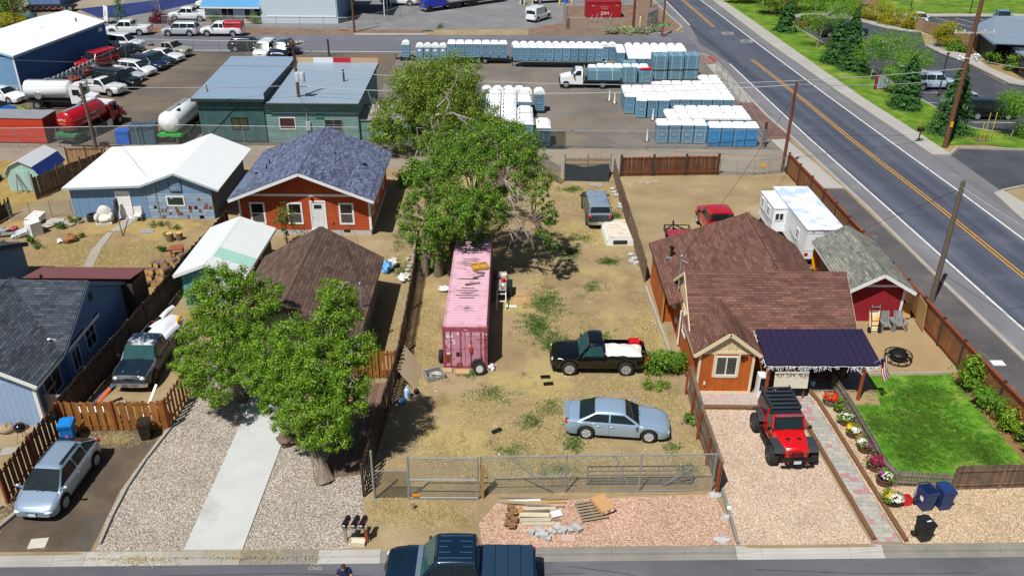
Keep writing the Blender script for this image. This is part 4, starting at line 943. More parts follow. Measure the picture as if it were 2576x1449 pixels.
m=MB();m.slab([(21.5,45.45,.12),(24.1,45.75,.12),(24.1,46.1,.95),(21.5,45.75,.95)],.03);tag(m.build('plywood_sheet',plain('pale_plywood','b48a52',.8,0,.2,2)),'pale plywood sheet leaning along the front of the red shed','board')
m=MB();m.slab([(24.25,44.2,.1),(24.35,45.5,.1),(24.3,45.7,1.75),(24.2,44.4,1.75)],.03);tag(m.build('plywood_sheet',plain('tan_plywood','b0905e',.8,0,.2,2)),'upright plywood sheet leaning on the road fence beside the shed','board')
GREYW=plain('grey_painted_wood','77797a',.8,0,.15,4)
def adiron(x,y,rz,lab):
 t=thing('garden_chair',lab,'chair',(x,y,0),rz,'grey timber garden chairs')
 m=MB()
 for k in range(5):m.box(-.26+k*.105,-.17+k*.105,-.28,.25,.34,.37)
 m.build('seat',GREYW,t);m=MB()
 for k in range(5):m.bar((-.22+k*.11,.22,.34),(-.24+k*.12,.5,1.0),.085,.025)
 m.bar((-.25,.42,.75),(.25,.42,.75),.06,.03);m.build('backrest',GREYW,t)
 for s in(-1,1):
  m=MB();m.box(s*.34-.07,s*.34+.07,-.35,.42,.56,.59);m.build('armrest',GREYW,t)
  for yy,h in((-.3,.56),(.3,.56)):m=MB();m.box(s*.33-.04,s*.33+.04,yy-.04,yy+.04,0,h);m.build('leg',GREYW,t)
adiron(22.15,44.55,R(2),'left grey slatted garden chair in front of the plywood');adiron(22.95,44.6,R(-3),'right grey slatted garden chair in front of the plywood')
t=thing('wheelbarrow','cream and yellow wheelbarrow tipped up against the red shed','wheelbarrow',(21.35,44.15,0))
m=MB();P=[(-.28,.1,.08),(.28,.1,.08),(.34,.5,1.25),(-.34,.5,1.25)];q=[(-.18,.28,.25),(.18,.28,.25),(.22,.6,1.05),(-.22,.6,1.05)]
m.add(P+q,[(0,4,5,1),(1,5,6,2),(2,6,7,3),(3,7,4,0),(4,7,6,5)]);m.build('tray',plain('cream_tray','d9c7ae',.5,dirt='d99a12',dth=.5),t)
for s in(-1,1):
 m=MB();m.tube([(s*.2,.0,.1),(s*.22,.12,.8),(s*.3,.5,1.7)],.022,6);m.build('handle',BLK,t)
 m=MB();m.lathe([(.09,-.05),(.17,-.05),(.18,0),(.17,.05),(.09,.05)],14,(s*.3,.02,.2),'x');m.build('wheel',RUB,t)
m=MB();m.tube([(-.2,.05,.45),(.2,.05,.45)],.02,6);m.tube([(-.2,.08,.75),(.2,.08,.75)],.02,6);m.build('brace',BLK,t)
t=thing('ladder','short grey timber step frame leaning on the shed plywood','ladder',(21.75,45.25,0))
m=MB()
for s in(-1,1):m.bar((s*.3,-.1,.3),(s*.24,.25,1.15),.05)
m.bar((-.27,.2,1.0),(.27,.2,1.0),.05);m.bar((-.28,.05,.65),(.28,.05,.65),.05);m.build('frame',GREYW,t)
t=thing('fire_pit','round black iron fire pit ring table on the sand patio','fire pit',(21.6,41.2,0));IRON=plain('black_iron','17181a',.55,.4,.2,5)
m=MB()
for z,r in((.42,.72),(.06,.7)):m.tube([(r*math.cos(a/16*math.pi),r*math.sin(a/16*math.pi),z)for a in range(33)],.03,6)
for k in range(10):a=k*math.pi/5;m.tube([(.45*math.cos(a),.45*math.sin(a),.42),(.72*math.cos(a),.72*math.sin(a),.42)],.022,5);m.tube([(.7*math.cos(a),.7*math.sin(a),.06),(.72*math.cos(a),.72*math.sin(a),.42)],.022,5)
m.build('frame',IRON,t);m=MB();m.lathe([(.1,.14),(.4,.2),(.5,.45),(.46,.45),(.05,.24)],20);m.build('bowl',IRON,t);m=MB();m.lathe([(.48,.47),(.4,.58),(.12,.66),(.02,.68)],20);m.build('lid',IRON,t)
t=thing('flag','striped flag with dark blue canton hanging from the patio corner','flag',(18.2,37.3,2.15));m=MB();m.tube([(0,0,0),(.75,-.1,.75)],.018,6);m.build('pole',STEEL,t)
for k in range(7):
 m=MB()
 def fn(a,b,k=k):s=(k+a)/7;return(.72-.62*(1-s)*.45+b*.42+.05*math.sin(6*b+2*s),-.1+.07*math.sin(4*b+k*.7),.72-.75*(1-s)*.38-b*1.25-.1*s)
 m.grid(fn,1,10);m.build('stripe',plain('flag_red','a3202c',.8)if k%2==0 else plain('flag_white','dcdcdc',.8),t)
m=MB();m.grid(lambda a,b:(fn_:=(.72-.62*(1-a)*.45+b*.19+.05*math.sin(2.7*b+2*a),-.125+.07*math.sin(1.8*b),.73-.75*(1-a)*.38-b*.56-.1*a)),4,5);m.build('canton',plain('flag_blue','1c2450',.8),t)
t=thing('notice_board','cream painted board standing under the patio roof behind the jeep','board',(14.45,37.35,0));m=MB();m.slab([(-.9,-.04,.75),(.85,-.04,.75),(.85,.1,1.7),(-.9,.1,1.7)],.04);m.build('panel',plain('cream_panel','c9c2ae',.7,0,.12,6,dirt='8f8a7c',dth=.62),t)
for s in(-.8,.75):m=MB();m.bar((s,.12,0),(s,.12,.9),.07);m.build('leg',WOODPOST,t)
m=MB();m.lathe([(.13,0),(.17,.38),(.15,.38),(.12,.03)],16,(16.05,38.6,.02));tag(m.build('bucket',plain('pale_blue_plastic','8fb4d6',.5)),'pale blue bucket standing in the patio shade','bucket')
t=thing('picnic_table','dark picnic table standing in the shade of the patio','table',(16.9,39.4,.02));m=MB();m.box(-.9,.9,-.35,.35,.7,.75);m.build('tabletop',WOODPOST,t)
for s in(-1,1):m=MB();m.box(-.9,.9,s*.7-.13,s*.7+.13,.42,.46);m.build('bench_seat',WOODPOST,t);m=MB();m.bar((s*.6,-.7,0),(s*.6,.3,.7),.08);m.bar((s*.6,.7,0),(s*.6,-.3,.7),.08);m.build('leg',WOODPOST,t)
t=thing('storage_cabinet','small white glazed cabinet beside the orange gable under lights','cabinet',(13.0,37.7,0));m=MB();m.box(-.2,.25,-.25,.25,.05,1.35);m.build('case',TRIMW,t);m=MB();m.box(-.13,.18,-.262,-.25,.5,1.25);m.build('pane',GLASS,t)
BARREL=planks('barrel_stave','7a4c38',.09,.25,.4,.1);HOOP=plain('barrel_hoop','2d2b2a',.6,.3)
FL={k:leaf('petal_'+k,a,b,c,.2)for k,a,b,c in(('red','b01818','d42a1c','e2452a'),('white','d8d8d0','e8e8e4','c8ccc0'),('yellow','d9b01c','e6c83c','e0a020'),('purple','7a1c6a','9a2c86','b04aa0'),('magenta','7d0f3c','9a1a50','6a0c34'),('orange','d07018','e08c24','c85a14'))}
def barrel(lab,x,y,r,leafn,flowers,mat=None,h=.34,fr=1.15,fz=.16,seed=1,hoop=True):
 t=thing('flower_tub',lab,'flower tub',(x,y,0),0,'flower tubs of the front garden');m=MB();m.lathe([(r*.85,0),(r,h*.5),(r*.98,h),(r*.9,h),(r*.88,h-.06),(.01,h-.06)],18);m.build('tub',mat or BARREL,t)
 if hoop:m=MB();[m.lathe([(r*k+.006,z-.025),(r*k+.006,z+.025)],18)for k,z in((.93,.1),(1.0,.26))];m.build('hoop',HOOP,t)
 P,Nn=crown_pts([(0,0,h+fz*.7,r*fr,r*fr,fz)],leafn,seed,.3,20,.4);leafmesh('foliage',P,Nn,.1,LEAFC if seed%2 else LEAFA,t,seed)
 for i,(c,n)in enumerate(flowers):
  rs=np.random.RandomState(seed*7+i);d=rs.normal(size=(n,3));d[:,2]=abs(d[:,2])+.15;d/=np.linalg.norm(d,axis=1)[:,None];o=np.array([0,0,0])if len(flowers)==1 else np.array([math.cos(i*2.4+2.5),math.sin(i*2.4+2.5),0])*r*.4
  leafmesh('blossom',d*np.array([r*fr,r*fr,fz*1.2])*(1 if len(flowers)==1 else.75)+o+np.array([0,0,h+fz*.8]),d,.095,FL[c],t,seed+i,.9)
barrel('large tub of red geraniums beside the post of the picket fence',16.5,37.0,.36,900,[('red',190)],plain('grey_tub','5d6058',.7),seed=1,hoop=False)
shrub('potted_shrub','dark green low shrub beside the red geranium tub',16.72,36.2,.3,.3,.32,800,.11,LEAFC,seed=4)
barrel('half barrel with green leaves and few white flowers by the pickets',16.75,35.35,.34,700,[('white',45)],seed=3)
barrel('half barrel of yellow, white and orange flowers by the pickets',16.8,34.4,.34,500,[('yellow',80),('white',80),('orange',50)],seed=5)
barrel('terracotta pot with thin stems between two half barrels',17.0,33.95,.27,160,[('red',6)],plain('terracotta','a3613e',.8),seed=7,hoop=False)
barrel('half barrel of white and purple petunias by the pickets',16.95,33.25,.33,300,[('white',100),('purple',70)],seed=8)
barrel('half barrel heaped with dark magenta petunias',17.0,31.95,.38,300,[('magenta',230)],fr=1.25,fz=.2,seed=9)
barrel('half barrel of mixed white and purple flowers with tall leaves',17.0,30.9,.33,600,[('purple',40),('white',50)],fz=.24,seed=10)
barrel('black bowl of yellow and cream flowers beside the red crate',16.95,29.65,.42,500,[('yellow',60),('white',130)],BLK,h=.3,seed=11,hoop=False)
t=thing('milk_crate','bright red plastic crate upside down beside the flower bowl','crate',(17.5,29.6,0),R(8));m=MB();m.box(-.2,.2,-.18,.18,.0,.38);m.build('shell',plain('red_plastic','c01822',.45),t)
m=MB();[m.box(-.16+k*.17,-.03+k*.17,-.14+j*.15,-.02+j*.15,.38,.386)for k in range(2)for j in range(2)];m.build('recess',plain('dark_red_plastic','8a1018',.5),t)
def bin_(lab,x,y,rz,col,z=0,lid=True,s=1.,top='flat'):
 t=thing('wheeled_bin',lab,'bin',(x,y,z),rz,'wheeled rubbish bins');c=plain('bin_'+col,col,.5,0,.15,3)
 m=MB();a,b,h=.27*s,.3*s,.95*s;k=.78
 v=[(-a*k,-b*k,.06),(a*k,-b*k,.06),(a*k,b*k,.06),(-a*k,b*k,.06),(-a,-b,h),(a,-b,h),(a,b,h),(-a,b,h)]
 i=[(x*.93,y*.93,h)for x,y,_ in v[4:]];j=[(x*.75,y*.75,.12)for x,y,_ in v[4:]]
 m.add(v+i+j,[(3,2,1,0),(0,1,5,4),(1,2,6,5),(2,3,7,6),(3,0,4,7),(4,5,9,8),(5,6,10,9),(6,7,11,10),(7,4,8,11),(8,9,13,12),(9,10,14,13),(10,11,15,14),(11,8,12,15),(12,13,14,15)])
 m.box(-a*1.06,a*1.06,-b*1.06,-b*.98,h-.1,h);m.box(-a*.3,a*.3,-b*.96,-b*.9,h*.5,h*.56);m.build('body',c,t)
 m=MB()
 if lid:m.box(-a*1.05,a*1.05,-b*1.1,b*1.05,h+.003,h+.05);m.box(-a*.8,a*.8,-b*.8,b*.7,h+.05,h+.075);m.bar((-a*.7,b*1.12,h+.05),(a*.7,b*1.12,h+.05),.03)
 else:m.slab([(-a,b*1.05,h-.02),(a,b*1.05,h-.02),(a,b*1.35,.35),(-a,b*1.35,.35)],.03)
 m.build('lid',c if lid else plain('grey_lid','b9bcbb',.5),t)
 for sx in(-1,1):m=MB();m.lathe([(.05,-.03),(.13,-.03),(.13,.03),(.05,.03)],14,(sx*a*.98,b*.85,.13),'x');m.build('wheel',RUB,t)
 m=MB();m.tube([(-a*.8,b*1.05,h-.05),(-a*.8,b*1.25,h),(a*.8,b*1.25,h),(a*.8,b*1.05,h-.05)],.02,6);m.build('handle',BLK,t);return t
b1=bin_('open navy blue wheeled bin with a pale sticker beside the pickets',18.2,29.35,R(12),'1c3462',lid=False,s=1.12);m=MB();m.box(-.312,-.305,-.2,0,.55,.75);m.build('sticker',TRIMW,b1)
bin_('closed navy blue wheeled bin beside the weathered board fence',19.0,29.4,R(8),'1c3464',s=1.1)
b3=bin_('black wheeled bin standing by the kerb of the gravel yard',17.35,27.45,R(14),'1d1c1f',s=1.0);m=MB();m.box(-.05,.16,-.1,-.04,1.03,1.034);m.build('sticker',TRIMW,b3)
PICK=planks('grey_picket','857a70',.09,.25,.5,.05,weather='6b6058')
board_fence('picket_fence','low weathered grey picket fence curving round the lawn',[(17.05,38.45),(17.2,36.5),(17.25,33),(17.2,31.6),(17.5,30.75),(19.95,30.55)],.85,PICK,PICK,post=2.5,w=.09,gap=.05,jit=.03,rails=(.25,.65),cat='fence',ph=-.1,seed=31)
board_fence('board_fence','weathered brown board fence at the street corner of the lawn',[(19.95,30.5),(26.5,30.9)],1.35,planks('grey_brown_fence','75604c',.14,.25,.5,.06,weather='57473a'),post=2.4,ph=-.1,rails=(.3,1.1),seed=32,cat='fence',gap=.008)
t=board_fence('board_fence','long cedar board fence with red cap rail along the main road',[(23.3,70.2),(23.75,62),(24.1,52),(24.45,45.2),(24.62,40.4),(24.85,36.5),(25.3,30.6)],1.7,CEDAR,DKPOST,REDR,post=2.7,pr=.15,ph=.2,rails=(.25,1.62),seed=33,cap=True,gap=.004)
board_fence('board_fence','dark stained board fence with red rails at the back of the tan lot',[(9.05,69.2),(17.3,69.75)],1.65,planks('stained_fence','6b4326',.14,.3,.5,.06,weather='523522'),DKPOST,REDR,post=2.75,pr=.17,ph=.25,rails=(.32,1.6),seed=34,gap=.004)
t=chain_fence('chain_link_gate','low chain link gate between the back fence and the road fence',[(17.5,69.85),(20.3,69.7),(23.1,70.4)],1.35,chain('chain_link_far','8f9496',.12,.12),1.5,mid=True);m=MB();m.box(3.4,3.75,-.1,-.06,.75,1.05);m.build('warning_sign',plain('yellow_sign','d9a414',.5),t)
board_fence('board_fence','grey brown board fence between the tan lot and the weedy lot',[(8.45,68.9),(8.42,64),(8.55,57),(8.62,50.3)],1.62,CEDG,CEDG,WOODPOST,post=2.4,ph=.02,rails=(.35,1.35),seed=35,gap=.01,jit=.07)
board_fence('board_fence','brown board fence with red posts between the jeep drive and the car',[(9.28,37.75),(9.2,34),(9.32,30.1)],1.7,CEDG,POSTR,CEDG,post=2.2,ph=.0,rails=(.35,.95,1.6),seed=36,pside=-.12,gap=.006,cap=True)
# --- front fences of the weedy lot
CL=chain('chain_link_near','8b9092',.075,.14);CL2=chain('chain_link_shaded','5f5a54',.06,.3)
chain_fence('chain_link_fence','short shadow-darkened chain link panel beside the dark board fence',[(-5.98,29.65),(-4.52,29.66)],1.55,CL2,1.5)  # mesh darker and denser to paint the shadow on this panel
m=MB();m.tube([(-6.0,29.58,0),(-6.0,29.58,2.7)],.05,10);m.lathe([(.11,0),(.11,.04)],10,(-6.0,29.58,0));tag(m.build('steel_post',STEEL),'tall grey steel post at the end of the dark board fence','post')
t=chain_fence('chain_link_gate','square chain link gate with steel frame at the lot entrance',[(-4.45,29.6),(-1.42,29.62)],2.3,CL,3.1,pr=.045);m=MB()
for z in(.08,1.1):m.tube([(0,0,z),(3.03,.02,z)],.035,8)
m.build('frame',STEEL,t);m=MB();m.box(.12,.42,-.06,-.02,.18,.32);m.build('reflector',plain('orange_plate','d98a12',.5),t)
m=MB();m.box(-.06,.06,-.06,.06,0,1.9);o=tag(m.build('timber_post',plain('yellow_timber','9a7c42',.8)),'yellowish timber post between the two chain link gates','post');o.location=(-1.22,29.72,0)
m=MB();m.box(-.06,.06,-.05,.05,0,.42);o=tag(m.build('timber_stub',plain('grey_timber','9a8a70',.8)),'short timber stub in the dirt before the square gate','post');o.location=(-4.25,28.95,0)
t=chain_fence('chain_link_fence','long rolling chain link gate across the front of the lot',[(-1.3,29.95),(2.45,30.1),(9.05,30.3)],2.1,CL,3.4,pr=.04);m=MB()
m.tube([(1.3,.05,2.05),(3.2,.1,.1)],.03,6);m.tube([(5.9,.2,2.05),(6.7,.22,.05)],.03,6);m.tube([(0,0,.95),(4.0,.15,1.0)],.025,6);m.tube([(4.75,.2,.06),(9.5,.33,.06)],.03,6);m.build('brace',STEEL,t)
t=thing('tube_gate','low farm tube gate standing behind the chain link gate','gate',(3.45,30.6,0),R(1.5));m=MB()
for z in(.12,.35,.58,.82,1.08):m.tube([(0,0,z),(4.75,0,z)],.027,8)
m.build('rail',plain('green_grey_tube','6d7672',.5,.4),t);m=MB()
for x in(0,1.6,3.2,4.75):m.tube([(x,0,.12),(x,0,1.08)],.027,8)
m.tube([(3.4,-.12,.02),(4.7,-.05,1.0)],.03,6);m.build('brace',STEEL,t)
board_fence('board_fence','dark weathered board fence between the brown house and container lot',[(-6.5,29.75),(-6.3,34),(-6.05,39),(-6.1,44),(-6.2,49),(-6.4,54)],1.75,CEDD,CEDD,post=2.4,ph=.1,rails=(.4,1.4),seed=37,alt=.03,w=.14,gap=.025,jit=.08)
board_fence('board_fence','short new orange board fence beside the brown roofed house',[(-8.35,38.9),(-6.2,39.05)],1.7,CEDN,POSTR,post=2.1,ph=.03,seed=38,alt=.03,w=.14,gap=.05,rails=(.4,1.5))
# --- vehicles near the camera
NAVY=paint('10283c',.35,.25);SILV=paint('a6c0d8',.5,.3);SILV2=paint('9fb4c8',.5,.28);BLACKP=paint('07090b',.1,.16);JRED=paint('c20d10',.0,.3);RAMRED=paint('b8101c',.15,.25)
WPAINT=paint('e4e7e8',0,.3)
t=car('pickup_truck','dark blue crew cab pickup with folding bed cover parked at the kerb','pickup truck','crewcab',NAVY,(-1.93,24.88,-.125),math.pi,cover=plain('bed_cover_blue','1c3448',.45,0,.1,3),bumper=BLK,wind=TEALG,H=2.0,L=5.9)
m=MB()
for k in range(5):m.bar((.78,-.58+k*.29,2.005),(-.5,-.58+k*.29,2.012),.035,.02)
m.build('roof_rib',plain('blue_highlight','41647e',.3,.4),t)
m=MB();m.bar((1.58,-.8,1.26),(1.58,.8,1.26),.2,.03);m.build('cowl_vent',plain('grey_vent','5a6a78',.5),t)
car('pickup_truck','black single cab pickup with white tarp in its open bed','pickup truck','regcab',BLACKP,(4.73,40.42,0),math.pi,L=5.15,rim=ALU,spokes=6,r=.42,tw=.3,wout=.06,bumper=plain('dark_chrome','767c80',.3,.8),glassmat=TEALG,H=1.88,headm=plain('amber_headlamp','c9b48a',.2))
t=car('car','silver blue four door sedan with rear spoiler parked in the weeds','car','sedan',SILV,(5.2,34.72,0),-.09,L=5.05,rim=plain('bright_alloy','c9ccd0',.3,.5),spokes=5,r=.37)
m=MB();m.grid(lambda a,b:(-2.32-.22*b-.05*math.sin(math.pi*a),-.72+1.44*a,1.06+.06*b),8,2);m.grid(lambda a,b:(-2.54+.0*b,-.72+1.44*a,1.12-.1*b),8,1);m.build('spoiler',SILV,t)
car('car','silver crossover car parked nose out on the dark dirt driveway','car','crossover',SILV2,(-20.1,30.2,0),R(-93),wind=TINT,rack=True,L=4.62,top=[(0,.62),(.03,.74),(.12,.9),(.25,1.06),(.5,1.1),(.8,1.17),(.93,1.15),(1,.95)],cab=(.18,.37,.75,.955),tf=.64,tap=.22,pil=(.53,.72))
t=car('pickup_truck','old dark pickup with peeling roof and white junk in its bed','pickup truck','extcab',plain('faded_primer','4f555c',.6,0,.2,2,.2,dirt='2a3038',dsc=.9,dth=.48),(-19.75,40.15,0),R(-91),L=5.5,roofmat=plain('peeled_paint','14293a',.4,0,.2,2,.3,dirt='bcc3c8',dsc=.8,dth=.47),wind=TEALG,rim=DKRIM,H=1.85)
m=MB();m.grid(lambda a,b:(1.3+1.32*a,(-.86+1.72*b)*(1-.04*a),1.19-.14*a**2+.03*math.sin(math.pi*b)),8,8);m.build('bonnet',paint('10202e',.1,.35),t)
def lump(name,lab,cat,c,r,mat,jit=.35,seed=1,rz=0,group=None,nu=14,nv=9):
 m=MB();m.ball((0,0,0),r,nu,nv,jit,seed);o=tag(m.build(name,mat),lab,cat,group);o.location=c;o.rotation_euler=(0,0,rz);return o
CLOTH=plain('white_tarp','cfccc4',.8,0,.12,3,0,.8,3,dirt='a8a196',dth=.6)
def drape(name,lab,cat,x0,x1,y0,y1,zf,mat,nu=18,nv=12,seed=3,kind='cloth',loc=(0,0,0),rz=0,group=None):
 rg=random.Random(seed);ph=[rg.uniform(0,6)for _ in range(6)];m=MB()
 m.grid(lambda a,b:(x0+(x1-x0)*a+.04*math.sin(5*b+ph[4]),y0+(y1-y0)*b+.05*math.sin(4*a+ph[0]),zf(a,b)+.035*math.sin(9*a+ph[1]+3*b)*math.sin(7*b+ph[2])+.02*math.sin(21*a+5*b+ph[3])),nu,nv)
 o=tag(m.build(name,mat,sharp=80),lab,cat,group);o.location=loc;o.rotation_euler=(0,0,rz);return o
drape('tarp','crumpled white tarp over the load of the black pickup bed','tarp',5.0,7.05,39.62,40.75,lambda a,b:1.16+.24*math.sin(math.pi*a)**.4*math.sin(math.pi*min(1,b*.8+.1))-.1*(b<.05),CLOTH)
t=thing('plastic_crate','red plastic crate at the back corner of the black pickup bed','crate',(6.75,41.0,.72));m=MB();RP=plain('red_plastic','c01822',.45)
for b in((-.28,.28,-.2,-.18),(-.28,.28,.18,.2),(-.28,-.26,-.18,.18),(.26,.28,-.18,.18)):m.box(*b,0,.62)
m.box(-.26,.26,-.18,.18,.5,.52);m.build('shell',RP,t)
t=thing('toolbox','black toolbox and seat frame behind the black pickup cab','toolbox',(4.75,40.7,.72));m=MB();m.box(-.15,.12,-.3,.25,0,.75);m.ob((.03,-.02,.82),(.1,.45,.3),0,0,.3);m.build('case',BLK,t)
PANEL=plain('white_scrap_panel','c9ccd0',.5,0,.15,2)
for i,(x,y,z,sx,sy,sz,rz,rx,lab)in enumerate([(-19.45,42.1,1.35,1.0,1.9,.5,-.35,.1,'large white moulded fairing in the old pickup bed'),(-19.0,41.6,1.25,.35,1.9,.3,-.32,.15,'long white curved panel along the old pickup bedside'),(-19.9,42.5,1.3,.4,1.5,.3,-.4,-.1,'white panel strip with dark gaps in the old pickup bed'),(-19.8,43.4,1.5,.3,1.0,.25,-.5,.3,'upright pale seat piece at the old pickup tailgate')]):
 m=MB();m.grid(lambda a,b:(sx*(a-.5),sy*(b-.5),sz*math.sin(math.pi*(.15+.7*a))*(.6+.4*math.sin(math.pi*b))-sz*.5),8,8);m.box(-sx*.3,sx*.3,-sy*.4,sy*.4,-sz*.7,-sz*.35);o=tag(m.build('moulded_scrap',PANEL),lab,'scrap panel');o.location=(x,y,z);o.rotation_euler=(rx,.15,rz)
m=MB();m.ball((0,0,0),(.12,.4,.12),10,6,.2);o=tag(m.build('yellow_strap_bundle',plain('yellow_plastic','d99a10',.4)),'yellow bundle lying on the white scrap in the old pickup','bundle');o.location=(-18.75,42.4,1.6)
t=thing('off_roader','red lifted two door off-roader with black hard top and roof rack','off-road car',(13.1,33.62,0),R(-87))
FEND=plain('grey_fender','2e333a',.6,0,.12,3);HT=plain('hard_top','16212c',.55,0,.15,3);HW=.8
m=MB();V=[]
secs=[(-1.95,.62,1.22,.76),(-1.9,.56,1.24,.78),(-.2,.56,1.24,.78),(.42,.58,1.24,.78)]
for x,zb,zt,w in secs:V+=[(x,-w,zb),(x,-w,zt),(x,w,zt),(x,w,zb)]
m.add(V,[(i*4+k,(i+1)*4+k,(i+1)*4+(k+1)%4,i*4+(k+1)%4)[::-1]for i in range(3)for k in range(4)]+[(0,1,2,3)[::-1],(12,13,14,15)])
m.build('body',JRED,t)
m=MB();S=[(.42,.74,1.24),(.7,.72,1.245),(1.2,.63,1.21),(1.68,.54,1.15),(1.76,.52,1.08)];V=[]
for x,w,z in S:V+=[(x,-w,.7),(x,-w,z-.05),(x,-w+.07,z),(x,0,z+.035),(x,w-.07,z),(x,w,z-.05),(x,w,.7)]
m.add(V,[(i*7+k,i*7+k+1,(i+1)*7+k+1,(i+1)*7+k)[::-1]for i in range(4)for k in range(6)]+[tuple(range(28,35))],True);m.build('bonnet',JRED,t,sharp=30)
m=MB();m.box(1.74,1.79,-.55,.55,.66,1.08);m.build('grille_panel',JRED,t);m=MB();[m.box(1.785,1.8,-.24+k*.08,-.2+k*.08,.76,1.02)for k in range(7)];m.build('grille',BLK,t)
for s in(-1,1):
 m=MB();m.lathe([(.09,1.78),(.08,1.81),(.01,1.8)],14,(0,s*.4,.9),'x');m.build('headlight',plain('dim_headlight','6a5a58',.15,.2,.15,5,.6),t)
 m=MB();m.lathe([(.05,1.78),(.04,1.82),(.01,1.82)],10,(0,s*.42,.76),'x');m.build('turn_signal',AMB,t)
 m=MB();m.lathe([(.1,0),(.08,.012),(.01,.014)],12,(1.12,s*.27,1.255));m.build('bonnet_vent',BLK,t)
 for x0,x1 in((.72,1.72),(-1.72,-.72)):
  m=MB();y0,y1=sorted((s*.56,s*1.04));m.box(x0+.15,x1-.15,y0,y1,1.08,1.13)
  m.slab([(x0,y0,.86),(x0+.15,y0,1.13),(x0+.15,y1,1.13),(x0,y1,.86)][::-1],.04);m.slab([(x1-.15,y0,1.13),(x1,y0,.9),(x1,y1,.9),(x1-.15,y1,1.13)][::-1],.04);m.build('fender',FEND,t)
 for x in(1.24,-1.24):
  w=wheel_mesh(.47,.36,DKRIM,5,t,(x,s*.95,.47),s);m=MB();m.lathe([(.1,.1),(.12,.11),(.1,.12)],14,axis='y');m.build('rim_ring',JRED,w)
 m=MB();m.bar((.6,s*.95,.55),(-.6,s*.95,.55),.12,.06);m.bar((.6,s*.95,.42),(-.6,s*.95,.42),.06,.05);m.bar((.55,s*.8,.5),(.55,s*.95,.5),.05);m.bar((-.55,s*.8,.5),(-.55,s*.95,.5),.05);m.build('side_step',BLK,t)
 m=MB();m.ball((.5,s*.98,1.42),(.06,.1,.12),8,6);m.bar((.5,s*.75,1.36),(.5,s*.95,1.4),.04);m.build('mirror',BLK,t)
 m=MB();y=s*.79;m.add([(.4,y,1.27),(-.35,y,1.27),(-.4,s*.72,1.82),(.15,s*.72,1.82)],[(0,1,2,3)]);m.build('side_window',TINT,t)
 m=MB();m.add([(-.5,y,1.3),(-1.8,y,1.3),(-1.75,s*.72,1.8),(-.52,s*.72,1.8)],[(0,1,2,3)]);m.build('side_window',TINT,t)
 m=MB();m.bar((.44,s*.76,1.24),(.17,s*.7,1.86),.07,.08);m.bar((-.43,s*.775,1.24),(-.46,s*.715,1.85),.1,.04);m.build('pillar',JRED,t)
 m=MB();m.box(-1.97,-1.9,min(s*.58,s*.74),max(s*.58,s*.74),.95,1.2);m.build('tail_light',RED,t)
 m=MB();m.ball((-.33,s*.8,1.12),(.08,.02,.02),8,5);m.build('door_handle',BLK,t)
m=MB();V=[(-1.92,-.77,1.24),(.4,-.77,1.24),(.14,-.7,1.86),(-1.86,-.7,1.84)];W=[(x,-y,z)for x,y,z in V]
m.add(V+W,[(0,1,2,3),(7,6,5,4),(3,2,6,7),(0,3,7,4)]);m.box(-1.86,.16,-.71,.71,1.84,1.9);m.build('hard_top',HT,t)
m=MB();m.box(.1,.26,-.72,.72,1.84,1.91);m.build('header_bar',JRED,t);m=MB();m.box(.24,.3,-.62,.62,1.9,1.96);m.build('light_bar',CHR,t)
m=MB();m.slab([(.46,-.68,1.29),(.46,.68,1.29),(.23,.64,1.82),(.23,-.64,1.82)],.02);m.build('windscreen',TINT,t)
m=MB()
for s in(-1,1):m.bar((-1.95,s*.68,2.02),(-.18,s*.68,2.02),.07);m.bar((-1.95,s*.68,2.12),(-.18,s*.68,2.12),.04)
for k in range(6):m.bar((-1.9+k*.33,-.66,2.02),(-1.9+k*.33,.66,2.02),.1,.04)
for x in(-1.7,-.4):
 for s in(-1,1):m.bar((x,s*.66,1.88),(x,s*.68,2.02),.05)
m.build('roof_rack',FEND,t)
m=MB();m.box(1.86,2.02,-.78,.78,.6,.76);m.box(1.8,1.9,-.4,.4,.5,.62);m.tube([(1.95,-.35,.76),(1.98,-.22,.92),(1.98,.22,.92),(1.95,.35,.76)],.035,8);m.build('bumper',BLK,t)
m=MB();m.box(2.02,2.04,-.17,.17,.5,.66);m.build('licence_plate',PLATE,t)
for s in(-1,1):m=MB();m.lathe([(.05,0),(.05,.05)],8,(2.03,s*.45,.56));m.build('tow_hook',RED,t)
m=MB();m.box(-1.7,1.75,-.45,.45,.5,.68);m.bar((1.24,-.9,.47),(1.24,.9,.47),.14);m.bar((-1.24,-.9,.47),(-1.24,.9,.47),.14);m.build('chassis',BLK,t)
m=MB();m.lathe([(.28,-.17),(.44,-.17),(.47,-.1),(.47,.1),(.44,.17),(.28,.17)],22,(-2.14,0,1.05),'x');m.build('spare_wheel',RUB,t)
car('pickup_truck','red crew cab pickup with dark bed cover behind the brown roof','pickup truck','crewcab',RAMRED,(14.85,57.75,0),R(93),cover=BLK,L=6.0,W=2.1,H=2.0,wind=TINT)
t=thing('utility_trailer','red boarded utility trailer with black rail and hitch behind the roof','trailer',(11.75,55.9,0),R(0));m=MB();m.box(-.82,.82,-1.6,1.3,.5,.58);m.build('deck',planks('red_deck','9c2440',.25,.1,.2,.1),t)
m=MB()
for z in(.62,.95):m.bar((-.88,1.35,z),(.88,1.35,z),.05);m.bar((-.88,-1.6,z),(-.88,1.35,z),.05);m.bar((.88,-1.6,z),(.88,1.35,z),.05)
for x in(-.88,.88):
 for y in(-1.6,0,1.35):m.bar((x,y,.5),(x,y,.97),.05)
